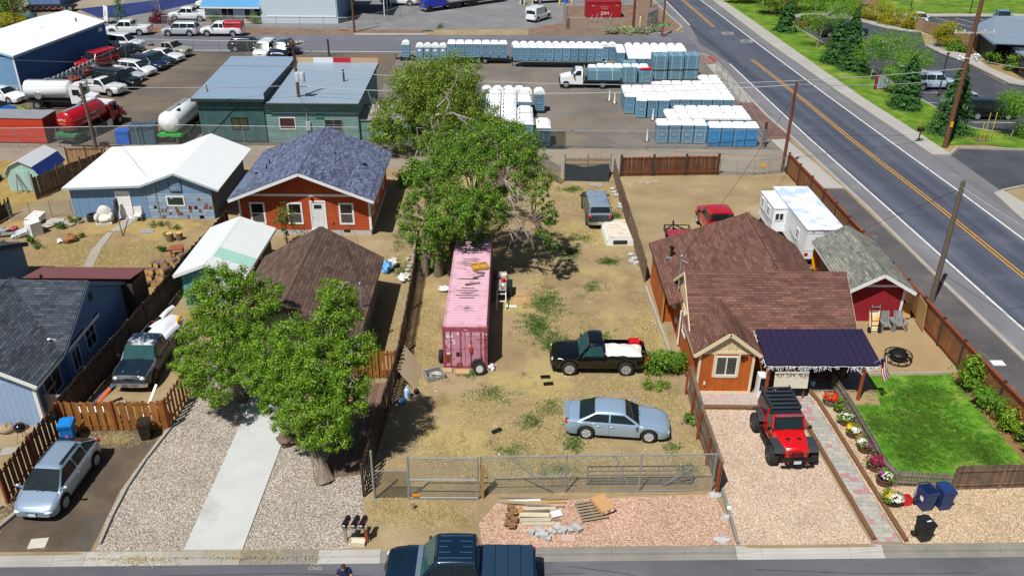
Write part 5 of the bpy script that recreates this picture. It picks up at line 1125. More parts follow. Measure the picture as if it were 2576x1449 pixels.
m.bar((-.8,1.35,.5),(0,2.5,.5),.07);m.bar((.8,1.35,.5),(0,2.5,.5),.07);m.bar((0,2.4,.5),(0,2.9,.5),.08);m.tube([(0,2.5,.1),(0,2.5,.8)],.04,8);m.build('frame',BLK,t)
for s in(-1,1):m=MB();m.lathe([(.1,-.1),(.32,-.1),(.33,0),(.32,.1),(.1,.1)],16,(s*1.02,-.3,.33),'x');m.build('wheel',RUB,t)
m=MB();m.box(-.45,.5,-.5,.0,.58,.75);o=tag(m.build('tool_chest',plain('dark_red_paint','6d1428',.5)),'dark red chest lying on the red utility trailer','chest');o.location=(11.8,55.9,0)
RVW=plain('caravan_white','dfe5ea',.45,0,.05,2);RVR=plain('caravan_roof','dfe3e6',.6,0,.05,1,dirt='aebfd0',dsc=.7,dth=.5)
t=thing('caravan','long white caravan with a slide-out parked along the road fence','caravan',(19.55,52.75,0),R(2.2));W_=2.5
m=MB();m.box(0,W_,0,7.6,.5,2.66);m.build('body',RVW,t);m=MB();m.box(-.04,W_+.04,-.05,7.65,2.66,2.72);m.build('roof',RVR,t)
m=MB();m.box(-.9,.02,4.3,7.5,.6,2.36);m.build('slide_out',RVW,t);m=MB();m.box(-.93,.0,4.26,7.54,2.36,2.41);m.build('slide_roof',plain('caravan_roof_b','e2e6e8',.6,0,.05,1,dirt='c4ccd2',dth=.6),t)
m=MB()
for a in((.0,7.6),):
 for z in(1.15,2.4):m.box(-.012,-.002,0,4.28,z,z+.035);m.box(.0,W_,-.012,-.002,z,z+.03)
m.box(-.91,-.901,4.35,7.45,1.15,1.35);m.build('stripe',plain('blue_grey_stripe','9fb1c4',.4),t)
m=MB();m.add([(-.908,4.5,.85),(-.908,6.8,1.0),(-.908,7.2,1.4),(-.908,5.4,1.15)],[(3,2,1,0)]);m.add([(-.006,.4,.8),(-.006,2.6,.9),(-.006,3.4,1.45),(-.006,1.8,1.1)],[(3,2,1,0)]);m.build('swoosh',plain('grey_swoosh','a8b4be',.4),t)
window(t,'w',-.9,5.4,1.4,.55,.65,TRIMW,split='v',fw=.04);window(t,'w',-.9,6.8,1.4,.5,.7,TRIMW,split='v',fw=.04);window(t,'s',-.46,4.3,1.5,.55,.5,TRIMW,split='v',fw=.04);window(t,'w',0,1.6,1.35,.5,.65,TRIMW,split='v',fw=.04)
m=MB();m.box(.9,1.8,3.6,4.5,2.72,2.95);m.build('roof_unit',RVW,t);m=MB();m.box(1.0,1.5,2.3,2.8,2.72,2.81);m.build('roof_vent',TRIMW,t)
text('Wildwood',.3,plain('dark_decal','23303c',.5),t,(1.25,-.012,2.05),(math.pi/2,0,0))
for x in(.15,2.35):m=MB();m.box(x-.12,x+.12,-.03,0,.8,1.0);m.build('tail_light',RED,t)
m=MB();[m.ball((x,-.02,2.56),.05,6,4)for x in(.4,1.1,1.25,1.4,2.1)];m.build('marker_light',RED,t)
for y in(3.1,3.9):
 for s in(0,1):m=MB();m.lathe([(.1,-.11),(.34,-.11),(.36,0),(.34,.11),(.1,.11)],16,(.12+s*2.26,y,.36),'x');m.build('wheel',RUB,t)
m=MB();m.box(.2,2.3,.1,7.5,.35,.5);m.bar((.1,-.18,.55),(2.4,-.18,.55),.1,.14);m.build('chassis',BLK,t)
car('car','old dark wagon with dull silver roof by the grey board fence','car','bigsuv',plain('dark_wagon_paint','1c2a30',.35,0,.2,2,.4),(6.28,60.9,0),R(92),L=5.1,W=1.85,roofmat=plain('oxidised_roof','7f8fa0',.45,.2,.15,2,dirt='4a545e',dth=.6),bumper=CHR,rim=DKRIM,spokes=0,H=1.8)
t=thing('truck_canopy','white truck canopy with rusty stained roof beside the board fence','truck canopy',(7.6,55.75,0),R(3));m=MB();V=[]
for y,k in((0,1),(3.1,1)):
 V+=[(-.97,y,0),(-.93,y,.35),(-.8,y+(.04 if y==0 else-.04),.62),(.8,y+(.04 if y==0 else-.04),.62),(.93,y,.35),(.97,y,0)]
m.add(V,[(k,k+1,6+k+1,6+k)[::-1]for k in(0,1,3,4)]+[(0,1,2,3,4,5)[::-1],(6,7,8,9,10,11)]);m.build('shell',TRIMW,t)
m=MB();m.slab([(-.8,.03,.64),(.8,.03,.64),(.8,3.07,.64),(-.8,3.07,.64)],.02);m.build('roof',ribbed('rust_streaked_white','cfc7b4',.45,.6,0,.04,.1,stain='8a5c2c',st=.3),t)
m=MB();m.box(-.5,.5,-.03,0,.12,.4);m.build('rear_window',GLASS,t)
# --- container
PINK=plain('faded_pink_steel','be8498',.75,0,.14,1.6,0,.15,20,dirt='a0586a',dsc=2.2,dth=.58)
PINKR=plain('pink_roof_steel','bf96a4',.65,0,.12,1.2,0,.1,20,dirt='a07a84',dsc=1.1,dth=.56);PDK=plain('rusty_pink_frame','9a4a58',.65,0,.2,3,dirt='6b2e22',dsc=2,dth=.56)
t=thing('shipping_container','faded pink shipping container with rusty doors facing the street','shipping container',(-3.72,40.03,0));CW,CLn,CH=2.42,12.19,2.59
def corr(m,a,b,z0,z1,nrm,pitch=.28,dep=.036,horiz=None):
 a=Vector(a);b=Vector(b);L=(b-a).length;d=(b-a)/L;n=Vector(nrm);k=int(L/pitch);P=[]
 for i in range(k):
  s=i*L/k;p=L/k
  P+=[(s,0),(s+p*.3,0),(s+p*.45,1),(s+p*.8,1)]
 P.append((L,0));return[(a+d*s-n*dep*q)for s,q in P]
m=MB();
for xs,nx in((0.04,-1),(CW-.04,1)):
 P=corr(m,(xs,.1,0),(xs,CLn-.1,0),0,0,(nx,0,0));V=[p+Vector((0,0,.16))for p in P]+[p+Vector((0,0,CH-.1))for p in P];n=len(P);m.add(V,[(i,i+1,n+i+1,n+i)for i in range(n-1)])
m.box(.05,CW-.05,CLn-.08,CLn-.04,.1,CH-.1);m.build('side_wall',PINK,t)
m=MB();P=corr(m,(0,.35,CH-.02),(0,CLn-.3,CH-.02),0,0,(0,0,1),.285,.05);V=[p+Vector((.12,0,0))for p in P]+[p+Vector((CW-.12,0,0))for p in P];n=len(P);m.add(V,[(i,n+i,n+i+1,i+1)for i in range(n-1)])
m.box(.05,.13,.1,CLn-.1,CH-.1,CH-.012);m.box(CW-.13,CW-.05,.1,CLn-.1,CH-.1,CH-.012);m.box(.13,CW-.13,.1,.352,CH-.08,CH-.014);m.build('roof',PINKR,t)
rg=random.Random(8);m=MB();zr_=CH-.064
for yc,xc,hw_,nn in((3.3,1.15,.75,5),(5.4,1.15,.7,2),(7.2,1.15,.65,4),(8.9,1.2,.9,5),(2.0,1.2,.3,1)):
 for k in range(nn):
  i=round((yc+k*.285-.35)/((CLn-.65)/int((CLn-.65)/.285)));p=(CLn-.65)/int((CLn-.65)/.285);y=.35+i*p+p*.46;w=hw_*rg.uniform(.55,1.1);m.add([(xc-w,y,zr_),(xc+w,y,zr_),(xc+w*.9,y+p*.33,zr_),(xc-w*.92,y+p*.33,zr_)],[(0,1,2,3)]);y2=.35+i*p+.02;z2=CH-.017;m.add([(xc-w*.8,y2,z2),(xc+w*.75,y2,z2),(xc+w*.8,y2+p*.24,z2),(xc-w*.7,y2+p*.24,z2)],[(0,1,2,3)])
m.build('dirt_streak',plain('roof_dirt','3f3a38',.8,0,.4,6),t)
m=MB()
for x in(.04,CW-.12):
 for y in(0,CLn-.12):m.box(x-.04,x+.12,y,y+.12,0,CH)
m.box(.0,CW,-.005,.1,CH-.24,CH-.004);m.box(.12,CW-.12,0,.1,0,.14);m.box(.0,.08,.12,CLn-.12,.02,.17);m.box(CW-.08,CW,.12,CLn-.12,.02,.17);m.build('frame',PDK,t)
m=MB()
for x in(.0,CW-.17):
 for z in(-.005,CH-.11):m.box(x,x+.17,-.012,.17,z,z+.12)
m.build('corner_casting',PDK,t)
for s in(0,1):
 x0=.13+s*(CW/2-.12);x1=x0+CW/2-.14;d=MB();d.box(x0,x1,.0,.06,.15,CH-.25);o=d.build('door',PINK,t)
 for f in(.28,.78):b=MB();x=x0+(x1-x0)*f;b.tube([(x,-.03,.1),(x,-.03,CH-.2)],.022,8);[b.box(x-.05,x+.05,-.045,.0,z,z+.07)for z in(.2,.9,1.7,CH-.4)];b.build('locking_bar',PDK,o)
 b=MB();[b.box(x0+(0 if s==0 else x1-x0-.1),x0+(.1 if s==0 else x1-x0),-.02,.0,z,z+.05)for z in(.35,.85,1.35,1.85)];b.build('hinge',PDK,o)
STK=plain('white_sticker','d9d9d4',.6,0,.1,9);RST=plain('rust_patch','8a3a22',.85,0,.3,8)
LT=plain('stencil_white','f0eeee',.7,0,.15,6);LD=plain('stencil_dark','6a2038',.7)
t_=lambda b,s,x,z,mt=LT,sx=1,al='CENTER':text(b,s,mt,t,(x,-.012,z),(math.pi/2,0,0),'lettering',.003,al,sx)
t_('ASLU  206873 9',.17,1.83,2.18);t_('K 0 4 5',.12,1.98,1.88,LD);t_('115',.42,.4,1.68,LT);t_('P',.2,.36,1.42,LT);t_('A',.16,.33,.95)
t_('22-8',.1,1.25,CH-.13)
m=MB();m.box(.2,.56,-.01,-.002,1.95,2.22);m.lathe([(.07,-.01),(.07,-.004)],14,(.84,0,2.2),'y');m.box(.22,.4,-.01,-.002,.86,1.0);m.box(1.45,1.55,-.01,-.003,1.4,1.52);m.build('sticker',STK,t);t_('R.M.A.',.12,.38,2.15,LD)
m=MB();m.box(.08,.42,-.011,-.003,.35,.9);m.box(.75,1.05,-.011,-.003,.2,.36);m.box(2.0,2.18,-.011,-.003,.55,.75);m.box(1.45,1.9,-.011,-.003,.2,.28);m.build('rust_patch',RST,t);m=MB();m.box(.2,.4,-.018,-.01,.5,.86);m.build('rust_plate',plain('brown_plate','6b3a24',.8),t)
m=MB();m.box(.72,1.02,-.013,-.004,.78,1.05);m.build('warning_plate',plain('black_plate','2a2022',.6,0,.8,12),t);m=MB();m.box(1.42,1.6,-.1,-.0,1.12,1.4);m.build('lock_box',plain('orange_rust_box','a3402a',.7,0,.25,6),t)
m=MB();m.box(.5,.62,-.03,-.004,.62,.68);m.build('hasp',CHR,t)
def tyre(lab,c,r=.34,w=.22,rot=(0,0,0),rim=None,group='loose tyres'):
 m=MB();m.lathe([(r*.6,-w/2),(r*.92,-w/2),(r,-w*.3),(r,w*.3),(r*.92,w/2),(r*.6,w/2),(r*.58,w*.3),(r*.58,-w*.3),(r*.6,-w/2)],26);o=tag(m.build('tyre',RUB),lab,'tyre',group);o.location=c;o.rotation_euler=rot
 if rim:m=MB();m.lathe([(r*.6,w*.42),(r*.5,w*.5),(r*.42,w*.15),(r*.15,w*.15),(r*.12,w*.25),(.01,w*.25)],22);m.build('rim',rim,o)
 return o
tyre('tyre with white steel wheel leaning at the right container corner',(-1.72,39.5,.33),.34,.22,(R(68),0,R(6)),plain('white_wheel','a8a8a4',.6,0,.3,8));tyre('bare tyre leaning behind the white wheel at the container',(-1.82,39.82,.35),.36,.22,(R(75),0,R(8)))
tyre('tyre standing on edge against the left side of the container',(-3.9,40.7,.36),.36,.2,(R(88),0,R(88)))
for x,y,sx,sy,c,lab in((-3.5,39.72,.55,.4,'a8906e','pale flat stone in front of the pink container'),(-2.65,39.6,.75,.4,'b0906a','short tan board on the ground before the container doors')):
 m=MB();m.box(-sx/2,sx/2,-sy/2,sy/2,0,.1);o=tag(m.build('flat_block',plain('block_'+c,c,.9,0,.2,5)),lab,'block');o.location=(x,y,0)
lump('plastic_bag','crumpled white bag at the right front corner of the container','bag',(-1.08,39.95,.14),(.16,.24,.18),plain('white_plastic_bag','c9c9c6',.6),.7,4)
t=thing('crate','shallow grey crate holding coiled pale hoses on the straw','crate',(-4.15,39.15,0),R(24));m=MB();c=plain('grey_crate','8d8d8a',.7,0,.2,5)
for b in((-.5,.5,-.4,-.36),(-.5,.5,.36,.4),(-.5,-.46,-.36,.36),(.46,.5,-.36,.36)):m.box(*b,0,.34)
m.build('side',c,t);m=MB();m.box(-.46,.46,-.36,.36,.02,.06);m.build('base',BLK,t)
m=MB();[m.tube([((.22+k*.03)*math.cos(a*.5)-.05+.02*k,(.2+.02*k)*math.sin(a*.5)-.05,.12+.03*k+.02*math.sin(a))for a in range(14)],.022,6)for k in range(5)];o=tag(m.build('hose',plain('pale_hose','b5b2a8',.6)),'coil of pale hose lying in the grey crate','hose');o.location=(-4.1,39.1,0)
m=MB();m.slab([(-5.0,37.85,.03),(-4.92,40.2,.03),(-5.85,40.55,1.15),(-5.98,38.15,1.15)],.03);tag(m.build('board_sheet',plain('tan_sheet','b39f80',.8,0,.08,2)),'large tan sheet leaning on the dark fence by the lot','board')
for c,r,lab,col in(((-5.38,37.25,.0),0,'pale blue gas cylinder standing in the tree shadow by the fence','9fc4e0'),):
 m=MB();m.lathe([(.1,0),(.16,.04),(.16,.5),(.12,.58),(.05,.62),(.05,.7)],16);o=tag(m.build('gas_cylinder',plain('pale_blue_paint',col,.5,0,.2,4)),lab,'cylinder');o.location=c
m=MB();m.lathe([(.1,-.2),(.15,-.17),(.15,.17),(.1,.2),(.04,.24)],14,(0,0,.15),'x');o=tag(m.build('gas_cylinder',plain('sky_blue_paint','5a9cc4',.5,0,.2,4)),'small blue cylinder lying on its side by the fence','cylinder');o.location=(-5.6,36.75,0);o.rotation_euler=(0,0,.3)
lump('dark_bucket','dark bucket under the corner of the leaning tan sheet','bucket',(-4.95,37.6,.15),(.15,.15,.16),BLK,.1)
t=thing('workbench','cluttered white framed workbench beside the pink container','workbench',(-.95,46.5,0));m=MB();m.box(0,.6,.9,3.4,.82,.88);m.build('tabletop',plain('bench_top','8f8c86',.7,0,.3,4),t)
for x in(.03,.57):
 for y in(.0,.93,3.35):m=MB();m.box(x-.03,x+.03,y-.03,y+.03,0,.85 if y else.6);m.build('leg',TRIMW,t)
m=MB();m.bar((0,0,.6),(.6,0,.6),.05);m.bar((0,.93,.6),(.6,.93,.6),.05);m.bar((.03,0,.6),(.03,.93,.6),.05);m.bar((.57,0,.6),(.57,.93,.6),.05);m.build('frame',TRIMW,t)
for i,(x,y,z,sx,sy,sz,c,lab)in enumerate([(-.6,47.6,.88,.2,.25,.1,'b04a3a','rust red tin on the near end of the workbench'),(-.55,48.0,.88,.22,.3,.12,'d8d4c8','white box on the cluttered workbench'),(-.55,48.5,.88,.26,.3,.28,'c4141c','bright red fuel can on the workbench'),(-.8,48.9,.88,.22,.25,.2,'2a3a5a','dark blue bottle crate on the workbench'),(-.5,49.3,.88,.4,.45,.16,'c9c0ac','pale carton at the far end of the workbench'),(-1.05,49.7,.4,.3,.35,.45,'9a1430','dark red drum between container and workbench'),(-.7,47.9,.88,.1,.3,.12,'3a8ac0','light blue jug on the workbench')]):
 m=MB();m.lathe([(.36,0),(.5,.06),(.5,.8),(.25,.92),(.12,1.0)],10);o=tag(m.build('container_can',plain('can_'+c,c,.5)),lab,'can');o.location=(x,y,z);o.scale=(sx,sy,sz)
m=MB();m.box(-.2,.15,-.5,.5,0,.75);o=tag(m.build('dark_case',plain('green_black_case','15201a',.6)),'tall dark green case standing beside the workbench','case');o.location=(-.12,48.6,0)
for pts,lab,c in(([(.05,47.0),(1.15,47.1),(1.2,48.1),(.1,48.0)],'stained tan plywood sheet lying flat near the workbench','a88a5c'),([(.15,48.15),(1.25,48.25),(1.2,49.1),(.2,49.0)],'second tan plywood sheet lying beyond the first','a58660')):
 m=MB();m.slab([(x,y,.04)for x,y in pts],.03);tag(m.build('plywood_sheet',plain('ply_'+c,c,.85,0,.2,2,dirt='6b4f30',dth=.6)),lab,'board')
m=MB();m.box(-.4,.3,-.08,.08,0,.06);o=tag(m.build('white_plank',TRIMW),'short white plank beside the plywood near the workbench','plank');o.location=(.0,46.9,0)
t=thing('drawer','yellowish wooden drawer lying on the pink container roof','drawer',(-1.95,47.1,2.59),R(18));m=MB();c=plain('varnished_wood','b08a3a',.6,0,.2,4)
for b in((-.5,.5,-.36,-.32),(-.5,.5,.32,.36),(-.5,-.46,-.32,.32),(.46,.5,-.32,.32),(-.03,.03,-.32,.32)):m.box(*b,0,.16)
m.box(-.46,.46,-.32,.32,0,.03);m.build('box',c,t)
for x,y,rz,l,lab in((-2.0,45.9,.5,.7,'grey board scrap on the pink container roof'),(-2.3,45.0,.2,.9,'thin branch scrap on the pink container roof'),(-1.9,46.4,-.1,.5,'short dark lath on the pink container roof')):
 m=MB();m.box(-l/2,l/2,-.06,.06,0,.04);o=tag(m.build('board_scrap',plain('scrap_wood','6a625c',.85)),lab,'scrap');o.location=(x,y,2.595);o.rotation_euler=(0,0,rz)
for x,y,rz,lab in((1.84,39.2,.1,'small black plastic tray on the dirt by the pickup nose'),(1.98,38.55,.15,'black plastic cup holder lying on the dirt'),(-.69,34.47,.6,'black plastic scrap lying in the weeds')):
 m=MB();m.box(-.26,.26,-.11,-.08,0,.09);m.box(-.26,.26,.08,.11,0,.09);m.box(-.26,-.22,-.08,.08,0,.09);m.box(.22,.26,-.08,.08,0,.09);m.box(-.02,.02,-.08,.08,0,.09);m.box(-.22,.22,-.08,.08,0,.03);o=tag(m.build('plastic_tray',BLK),lab,'scrap');o.location=(x,y,0);o.rotation_euler=(0,0,rz)
# --- person on the street
t=thing('person','person in navy shirt looking down at a phone beside the blue pickup','person',(-6.32,24.2,-.125),R(8))
def skin(name,verts,edges,mat,parent,lv=2,smooth=True,root=0):
 me=bpy.data.meshes.new(name);me.from_pydata([v[:3]for v in verts],edges,[]);me.update();o=bpy.data.objects.new(name,me);COL.objects.link(o);o.modifiers.new('skin','SKIN')
 for i,v in enumerate(verts):r=v[3]if hasattr(v[3],'__len__')else(v[3],v[3]);me.skin_vertices[0].data[i].radius=r;me.skin_vertices[0].data[i].use_root=i==root
 s=o.modifiers.new('sub','SUBSURF');s.levels=s.render_levels=lv
 dg=bpy.context.evaluated_depsgraph_get();m2=bpy.data.meshes.new_from_object(o.evaluated_get(dg));bpy.data.objects.remove(o)
 m2.materials.append(mat);m2.polygons.foreach_set('use_smooth',[True]*len(m2.polygons));q=bpy.data.objects.new(name,m2);COL.objects.link(q);q.parent=parent;return q
SKIN=plain('skin','b07a5c',.55,0,.08,6);SHIRT=plain('navy_shirt','14254f',.85,0,.18,5,0,.4,14);JEANS=plain('dark_trousers','1a1c22',.85,0,.2,5);HAIR=plain('brown_hair','3a2418',.8,0,.3,18)
B=[(0,0,.95,(.15,.11)),(0,.01,1.15,(.15,.11)),(0,.0,1.35,(.17,.115)),(0,-.03,1.5,(.1,.08)),(0,-.07,1.58,.055),(0,-.13,1.68,(.075,.09)),(0,-.16,1.74,(.07,.08)),(-.19,-.0,1.45,.062),(-.26,-.03,1.2,.05),(-.14,-.24,1.1,.038),(-.06,-.33,1.12,.03),(.19,0,1.45,.062),(.27,-.03,1.2,.05),(.15,-.25,1.12,.038),(.06,-.34,1.13,.03),(-.1,0,.88,.1),(-.12,-.01,.5,.07),(-.13,.02,.1,.045),(.1,0,.88,.1),(.12,-.02,.5,.07),(.14,.0,.1,.045),(-.13,-.12,.04,.04),(.15,-.14,.04,.04)]
E_=[(0,1),(1,2),(2,3),(3,4),(4,5),(5,6),(2,7),(7,8),(8,9),(9,10),(2,11),(11,12),(12,13),(13,14),(0,15),(15,16),(16,17),(0,18),(18,19),(19,20),(17,21),(20,22)]
body=skin('body',B,E_,SKIN,t)
sh=[(0,0,.93,(.185,.14)),(0,.01,1.15,(.185,.14)),(0,.0,1.36,(.2,.14)),(0,-.03,1.49,(.12,.09)),(-.2,0,1.45,.085),(-.26,-.02,1.24,.074),(.2,0,1.45,.085),(.265,-.02,1.24,.074)]
skin('shirt',sh,[(0,1),(1,2),(2,3),(2,4),(4,5),(2,6),(6,7)],SHIRT,t)
skin('trousers',[(0,0,.92,(.16,.12)),(-.1,0,.84,.115),(-.12,-.01,.5,.085),(-.13,.02,.1,.075),(.1,0,.84,.115),(.12,-.02,.5,.085),(.14,0,.1,.075)],[(0,1),(1,2),(2,3),(0,4),(4,5),(5,6)],JEANS,t)
m=MB();m.ball((0,-.11,1.745),(.095,.105,.085),12,8,.08);m.ball((0,-.06,1.69),(.085,.07,.09),10,6,.06);m.build('hair',HAIR,t)
for s in(-1,1):
 m=MB();m.ball((s*.035,-.225,1.69),.011,6,4);m.build('eye',plain('eye_dark','1a1412',.3),t);m=MB();m.ball((s*.085,-.13,1.66),(.012,.025,.035),6,5);m.build('ear',SKIN,t)
m=MB();m.ball((0,-.235,1.66),(.012,.02,.022),6,5);m.ball((0,-.215,1.615),(.025,.012,.008),6,4);m.build('face_features',SKIN,t)
for s in(-1,1):
 hb=Vector((s*.055,-.345,1.13))
 F_=[(hb.x,hb.y+.02,hb.z,(.036,.02)),(hb.x-s*.01,hb.y-.04,hb.z+.01,(.038,.018))];Ed=[(0,1)]
 for k in range(4):
  o=(k-1.5)*.019;i=len(F_);F_+=[(hb.x-s*.015+o,hb.y-.07,hb.z+.015,.0095),(hb.x-s*.02+o*.9,hb.y-.1-.008*(k in(1,2)),hb.z+.03,.0088),(hb.x-s*.025+o*.8,hb.y-.105,hb.z+.055,.0078)];Ed+=[(1,i),(i,i+1),(i+1,i+2)]
 i=len(F_);F_+=[(hb.x-s*.045,hb.y-.02,hb.z+.025,.011),(hb.x-s*.06,hb.y-.05,hb.z+.045,.0095)];Ed+=[(0,i),(i,i+1)]
 skin('hand',F_,Ed,SKIN,t,1)
m=MB();m.box(-.04,.04,-.006,.006,-.075,.075,Matrix.Translation((0,-.42,1.16))@Matrix.Rotation(-.9,4,'X'));o=tag(m.build('phone',plain('white_phone','d4d6d8',.3)),'white phone held in the hands of the person','phone');o.parent=None;o.matrix_world=Matrix.Translation((-6.32,24.2,-.125))@Matrix.Rotation(R(8),4,'Z')
for s in(-1,1):m=MB();m.ball((s*.14,-.07,.05),(.05,.14,.05),10,6);m.build('shoe',BLK,t)
text('NO\nCNG',.26,plain('faded_road_paint','9c9a80',.8,0,.2,8),None,(-7.86,25.75,-.119),(0,0,0),'painted_lettering',.002);tag(bpy.data.objects['painted_lettering'],'faded painted lettering NO CNG on the asphalt beside the kerb','road lettering')
# --- mailboxes, timber, stones on the strip by the kerb
t=thing('mailbox_stand','grey timber stand carrying three black mailboxes by the kerb','mailbox stand',(-6.4,27.05,0));GT=plain('grey_stand_timber','9a8b78',.85,0,.2,4)
m=MB();m.box(-.52,.52,-.16,.02,.78,.92);m.build('crossbeam',GT,t)
for x,mm in((-.42,GT),(.44,POSTR)):m=MB();m.box(x-.06,x+.06,-.12,-.0,0,.78);m.build('post',mm,t)
m=MB();m.box(-.56,.56,-.06,.06,0,.14);m.build('footing',plain('tan_footing','b5a080',.9),t)
for x,n in((-.36,'left'),(.02,'middle'),(.34,'right')):
 q=thing('mailbox','%s black mailbox on the grey timber stand'%n,'mailbox',(-6.4+x,27.1,.92),R(-14),'black mailboxes on the stand');m=MB();n_=8
 sec=[(-.1,0),(-.1,.13)]+[(-.1*math.cos(math.pi*k/n_),.13+.1*math.sin(math.pi*k/n_))for k in range(1,n_)]+[(.1,.13),(.1,0)];V=[(a,-.26,b)for a,b in sec]+[(a,.26,b)for a,b in sec];k=len(sec)
 m.add(V,[(i,i+1,k+i+1,k+i)[::-1]for i in range(k-1)]+[tuple(range(k))[::-1],tuple(range(k,2*k))]);m.build('shell',BLK,q)
 m=MB();m.box(-.06,.06,-.267,-.262,.06,.13);m.build('number_plate',TRIMW,q);m=MB();m.box(.1,.115,-.1,.05,.1,.16);m.build('flag',plain('red_flag','a01828',.5),q)
m=MB();m.box(-.28,.28,-.13,.13,0,.2);o=tag(m.build('concrete_block',plain('cream_block','c9c0ac',.9,0,.15,4)),'cream concrete block on the kerb below the mailboxes','block');o.location=(-6.28,26.85,0);o.rotation_euler=(0,0,-.08)
rg=random.Random(11);TIM=['a3927a','8a7a66','b5aa98','6f6152','c4bdb0','94846c']
def plank_thing(lab,x,y,z,L,w,h,rz,c,ry=0):m=MB();m.box(-L/2,L/2,-w/2,w/2,0,h);o=tag(m.build('plank',plain('old_timber_'+c,c,.88,0,.22,3)),lab,'plank','loose planks of the lumber pile');o.location=(x,y,z);o.rotation_euler=(0,ry,rz);return o
for i,(x,y,z,L,w,h,rz,c,lab)in enumerate([(.6,29.72,0,2.1,.14,.09,-.02,'8a7a66','long dark plank at the back of the lumber pile'),(.4,29.45,.02,1.9,.2,.06,.06,'d6d5d0','white painted board at the back left of the lumber pile'),(.6,29.28,.1,2.3,.16,.06,-.08,'94846c','long tan plank crossing the lumber pile'),(1.6,29.42,.02,1.7,.1,.08,.03,'b58a58','orange tan plank reaching towards the pallet'),(1.5,29.2,.06,1.7,.12,.07,-.05,'a3927a','grey tan plank reaching towards the pallet'),(1.0,28.98,.02,2.0,.2,.07,.03,'b5aa98','pale plank in the middle of the lumber pile'),(.9,28.78,.08,1.6,.12,.05,.09,'6f6152','dark thin plank lying across the lumber pile'),(1.05,28.55,.1,1.3,.24,.05,.0,'c0b294','wide pale board on top of the front stack'),(1.1,28.3,.02,1.3,.22,.07,.03,'a89f90','grey board low in the front stack'),(1.2,28.08,.0,1.35,.16,.08,.02,'b3a88e','pale board at the front of the stack'),(1.7,28.36,.0,1.0,.12,.06,-.05,'7a6c58','dark short plank sticking out of the front stack'),(.35,28.75,.14,.5,.3,.06,.5,'a07a50','short brown board end at the left of the pile'),(2.1,29.65,.02,.9,.1,.07,.1,'8a7a66','short dark plank near the back fence')]):plank_thing(lab,x,y,z,L,w,h,rz,c)
m=MB();m.box(-.24,.24,-.17,.17,0,.03);o=tag(m.build('white_tile',plain('white_tile','d4d6d8',.5)),'white broken tile beside the lumber pile','tile');o.location=(2.0,28.65,.1);o.rotation_euler=(.1,0,.3)
for k,(x,y)in enumerate(((.0,28.95),(.15,28.7),(-.02,28.45),(.18,28.2),(-.1,28.0),(.08,27.85))):
 m=MB();m.tube([(-.14,0,.15),(.14,0,.15)],.15,8);o=tag(m.build('log_end',plain('log_brown','7a5a3a',.9,0,.35,7)),['rear most','second','third','fourth','fifth','front most'][k]+' of the short brown log ends left of the lumber pile','log','short log ends');o.location=(x,y,.02);o.rotation_euler=(0,0,rg.uniform(-.5,.5))
t=thing('pallet','grey wooden pallet lying on pink gravel under a carton','pallet',(3.55,28.85,0),R(14));
m=MB();[m.box(-.6,.6,-.55+k*.18,-.45+k*.18,.1,.125)for k in range(7)];m.build('deck_board',plain('old_timber_8a7a66','8a7a66'),t);m=MB();[m.box(x-.03,x+.03,-.56,.64,.015,.1)for x in(-.55,0,.55)];m.build('stringer',plain('old_timber_6f6152','6f6152'),t)
t=thing('carton','brown cardboard carton resting on the wooden pallet','carton',(4.02,29.15,.14),R(118));m=MB();m.box(-.55,.45,-.33,.33,.02,.2);m.build('box',plain('cardboard','b58a5c',.85,0,.07,3),t);m=MB();m.box(-.57,-.551,-.22,-.1,.05,.16);m.box(-.57,-.551,.1,.2,.06,.14);m.build('label',TRIMW,t)
STN=plain('pale_grey_stone','a9a8a6',.9,0,.18,5,0,.4,12)
for k,(x,y,s)in enumerate([(.9,27.55,.2),(1.25,27.6,.26),(1.42,27.35,.25),(1.6,27.2,.17),(1.7,27.65,.17),(1.85,27.55,.14),(2.0,27.8,.22),(2.1,27.6,.15),(2.3,27.68,.23),(2.55,27.7,.2),(2.85,27.75,.26),(1.15,27.4,.16)]):
 m=MB();rr=random.Random(k+40);m.box(-s*.8,s*.8,-s*.6,s*.6,0,s*.9);m.v=[(a*rr.uniform(.75,1.1),b*rr.uniform(.75,1.1),c*rr.uniform(.8,1.1))for a,b,c in m.v];o=tag(m.build('stone',STN),'broken pale grey stone lying on pink gravel below the lumber pile','stone','broken grey stones on the gravel');o.location=(x,y,.004);o.rotation_euler=(0,0,rr.uniform(0,3))
m=MB();m.box(-.3,.3,-.17,.17,0,.07);o=tag(m.build('paving_slab',plain('pinkish_slab','b59c8e',.9)),'flat pinkish paving slab near the kerb and broken stones','slab');o.location=(2.45,27.25,0)
m=MB();m.box(-.09,.09,-.012,.012,.08,.36);m.bar((0,0,0),(0,0,.1),.02);o=m.build('board',TRIMW);tag(o,'small white and green yard sign at the edge of the jeep drive','sign');o.location=(9.57,28.95,0);o.rotation_euler=(-.5,0,0);o.name='yard_sign';m=MB();m.box(-.088,.088,-.016,-.011,.29,.35);m.build('green_band',plain('sign_green','1a8a4a',.5),o)
for x,y,s,lab in((9.15,30.0,.3,'grey concrete lump at the foot of the end fence post'),(9.35,28.6,.22,'grey concrete lump beside the edging of the drive'),(8.9,27.25,.35,'thin grey slab lying by the kerb at the gravel corner')):lump('concrete_lump',lab,'stone',(x,y,.04),(s,s*.6,.12),STN,.5,int(x*10))
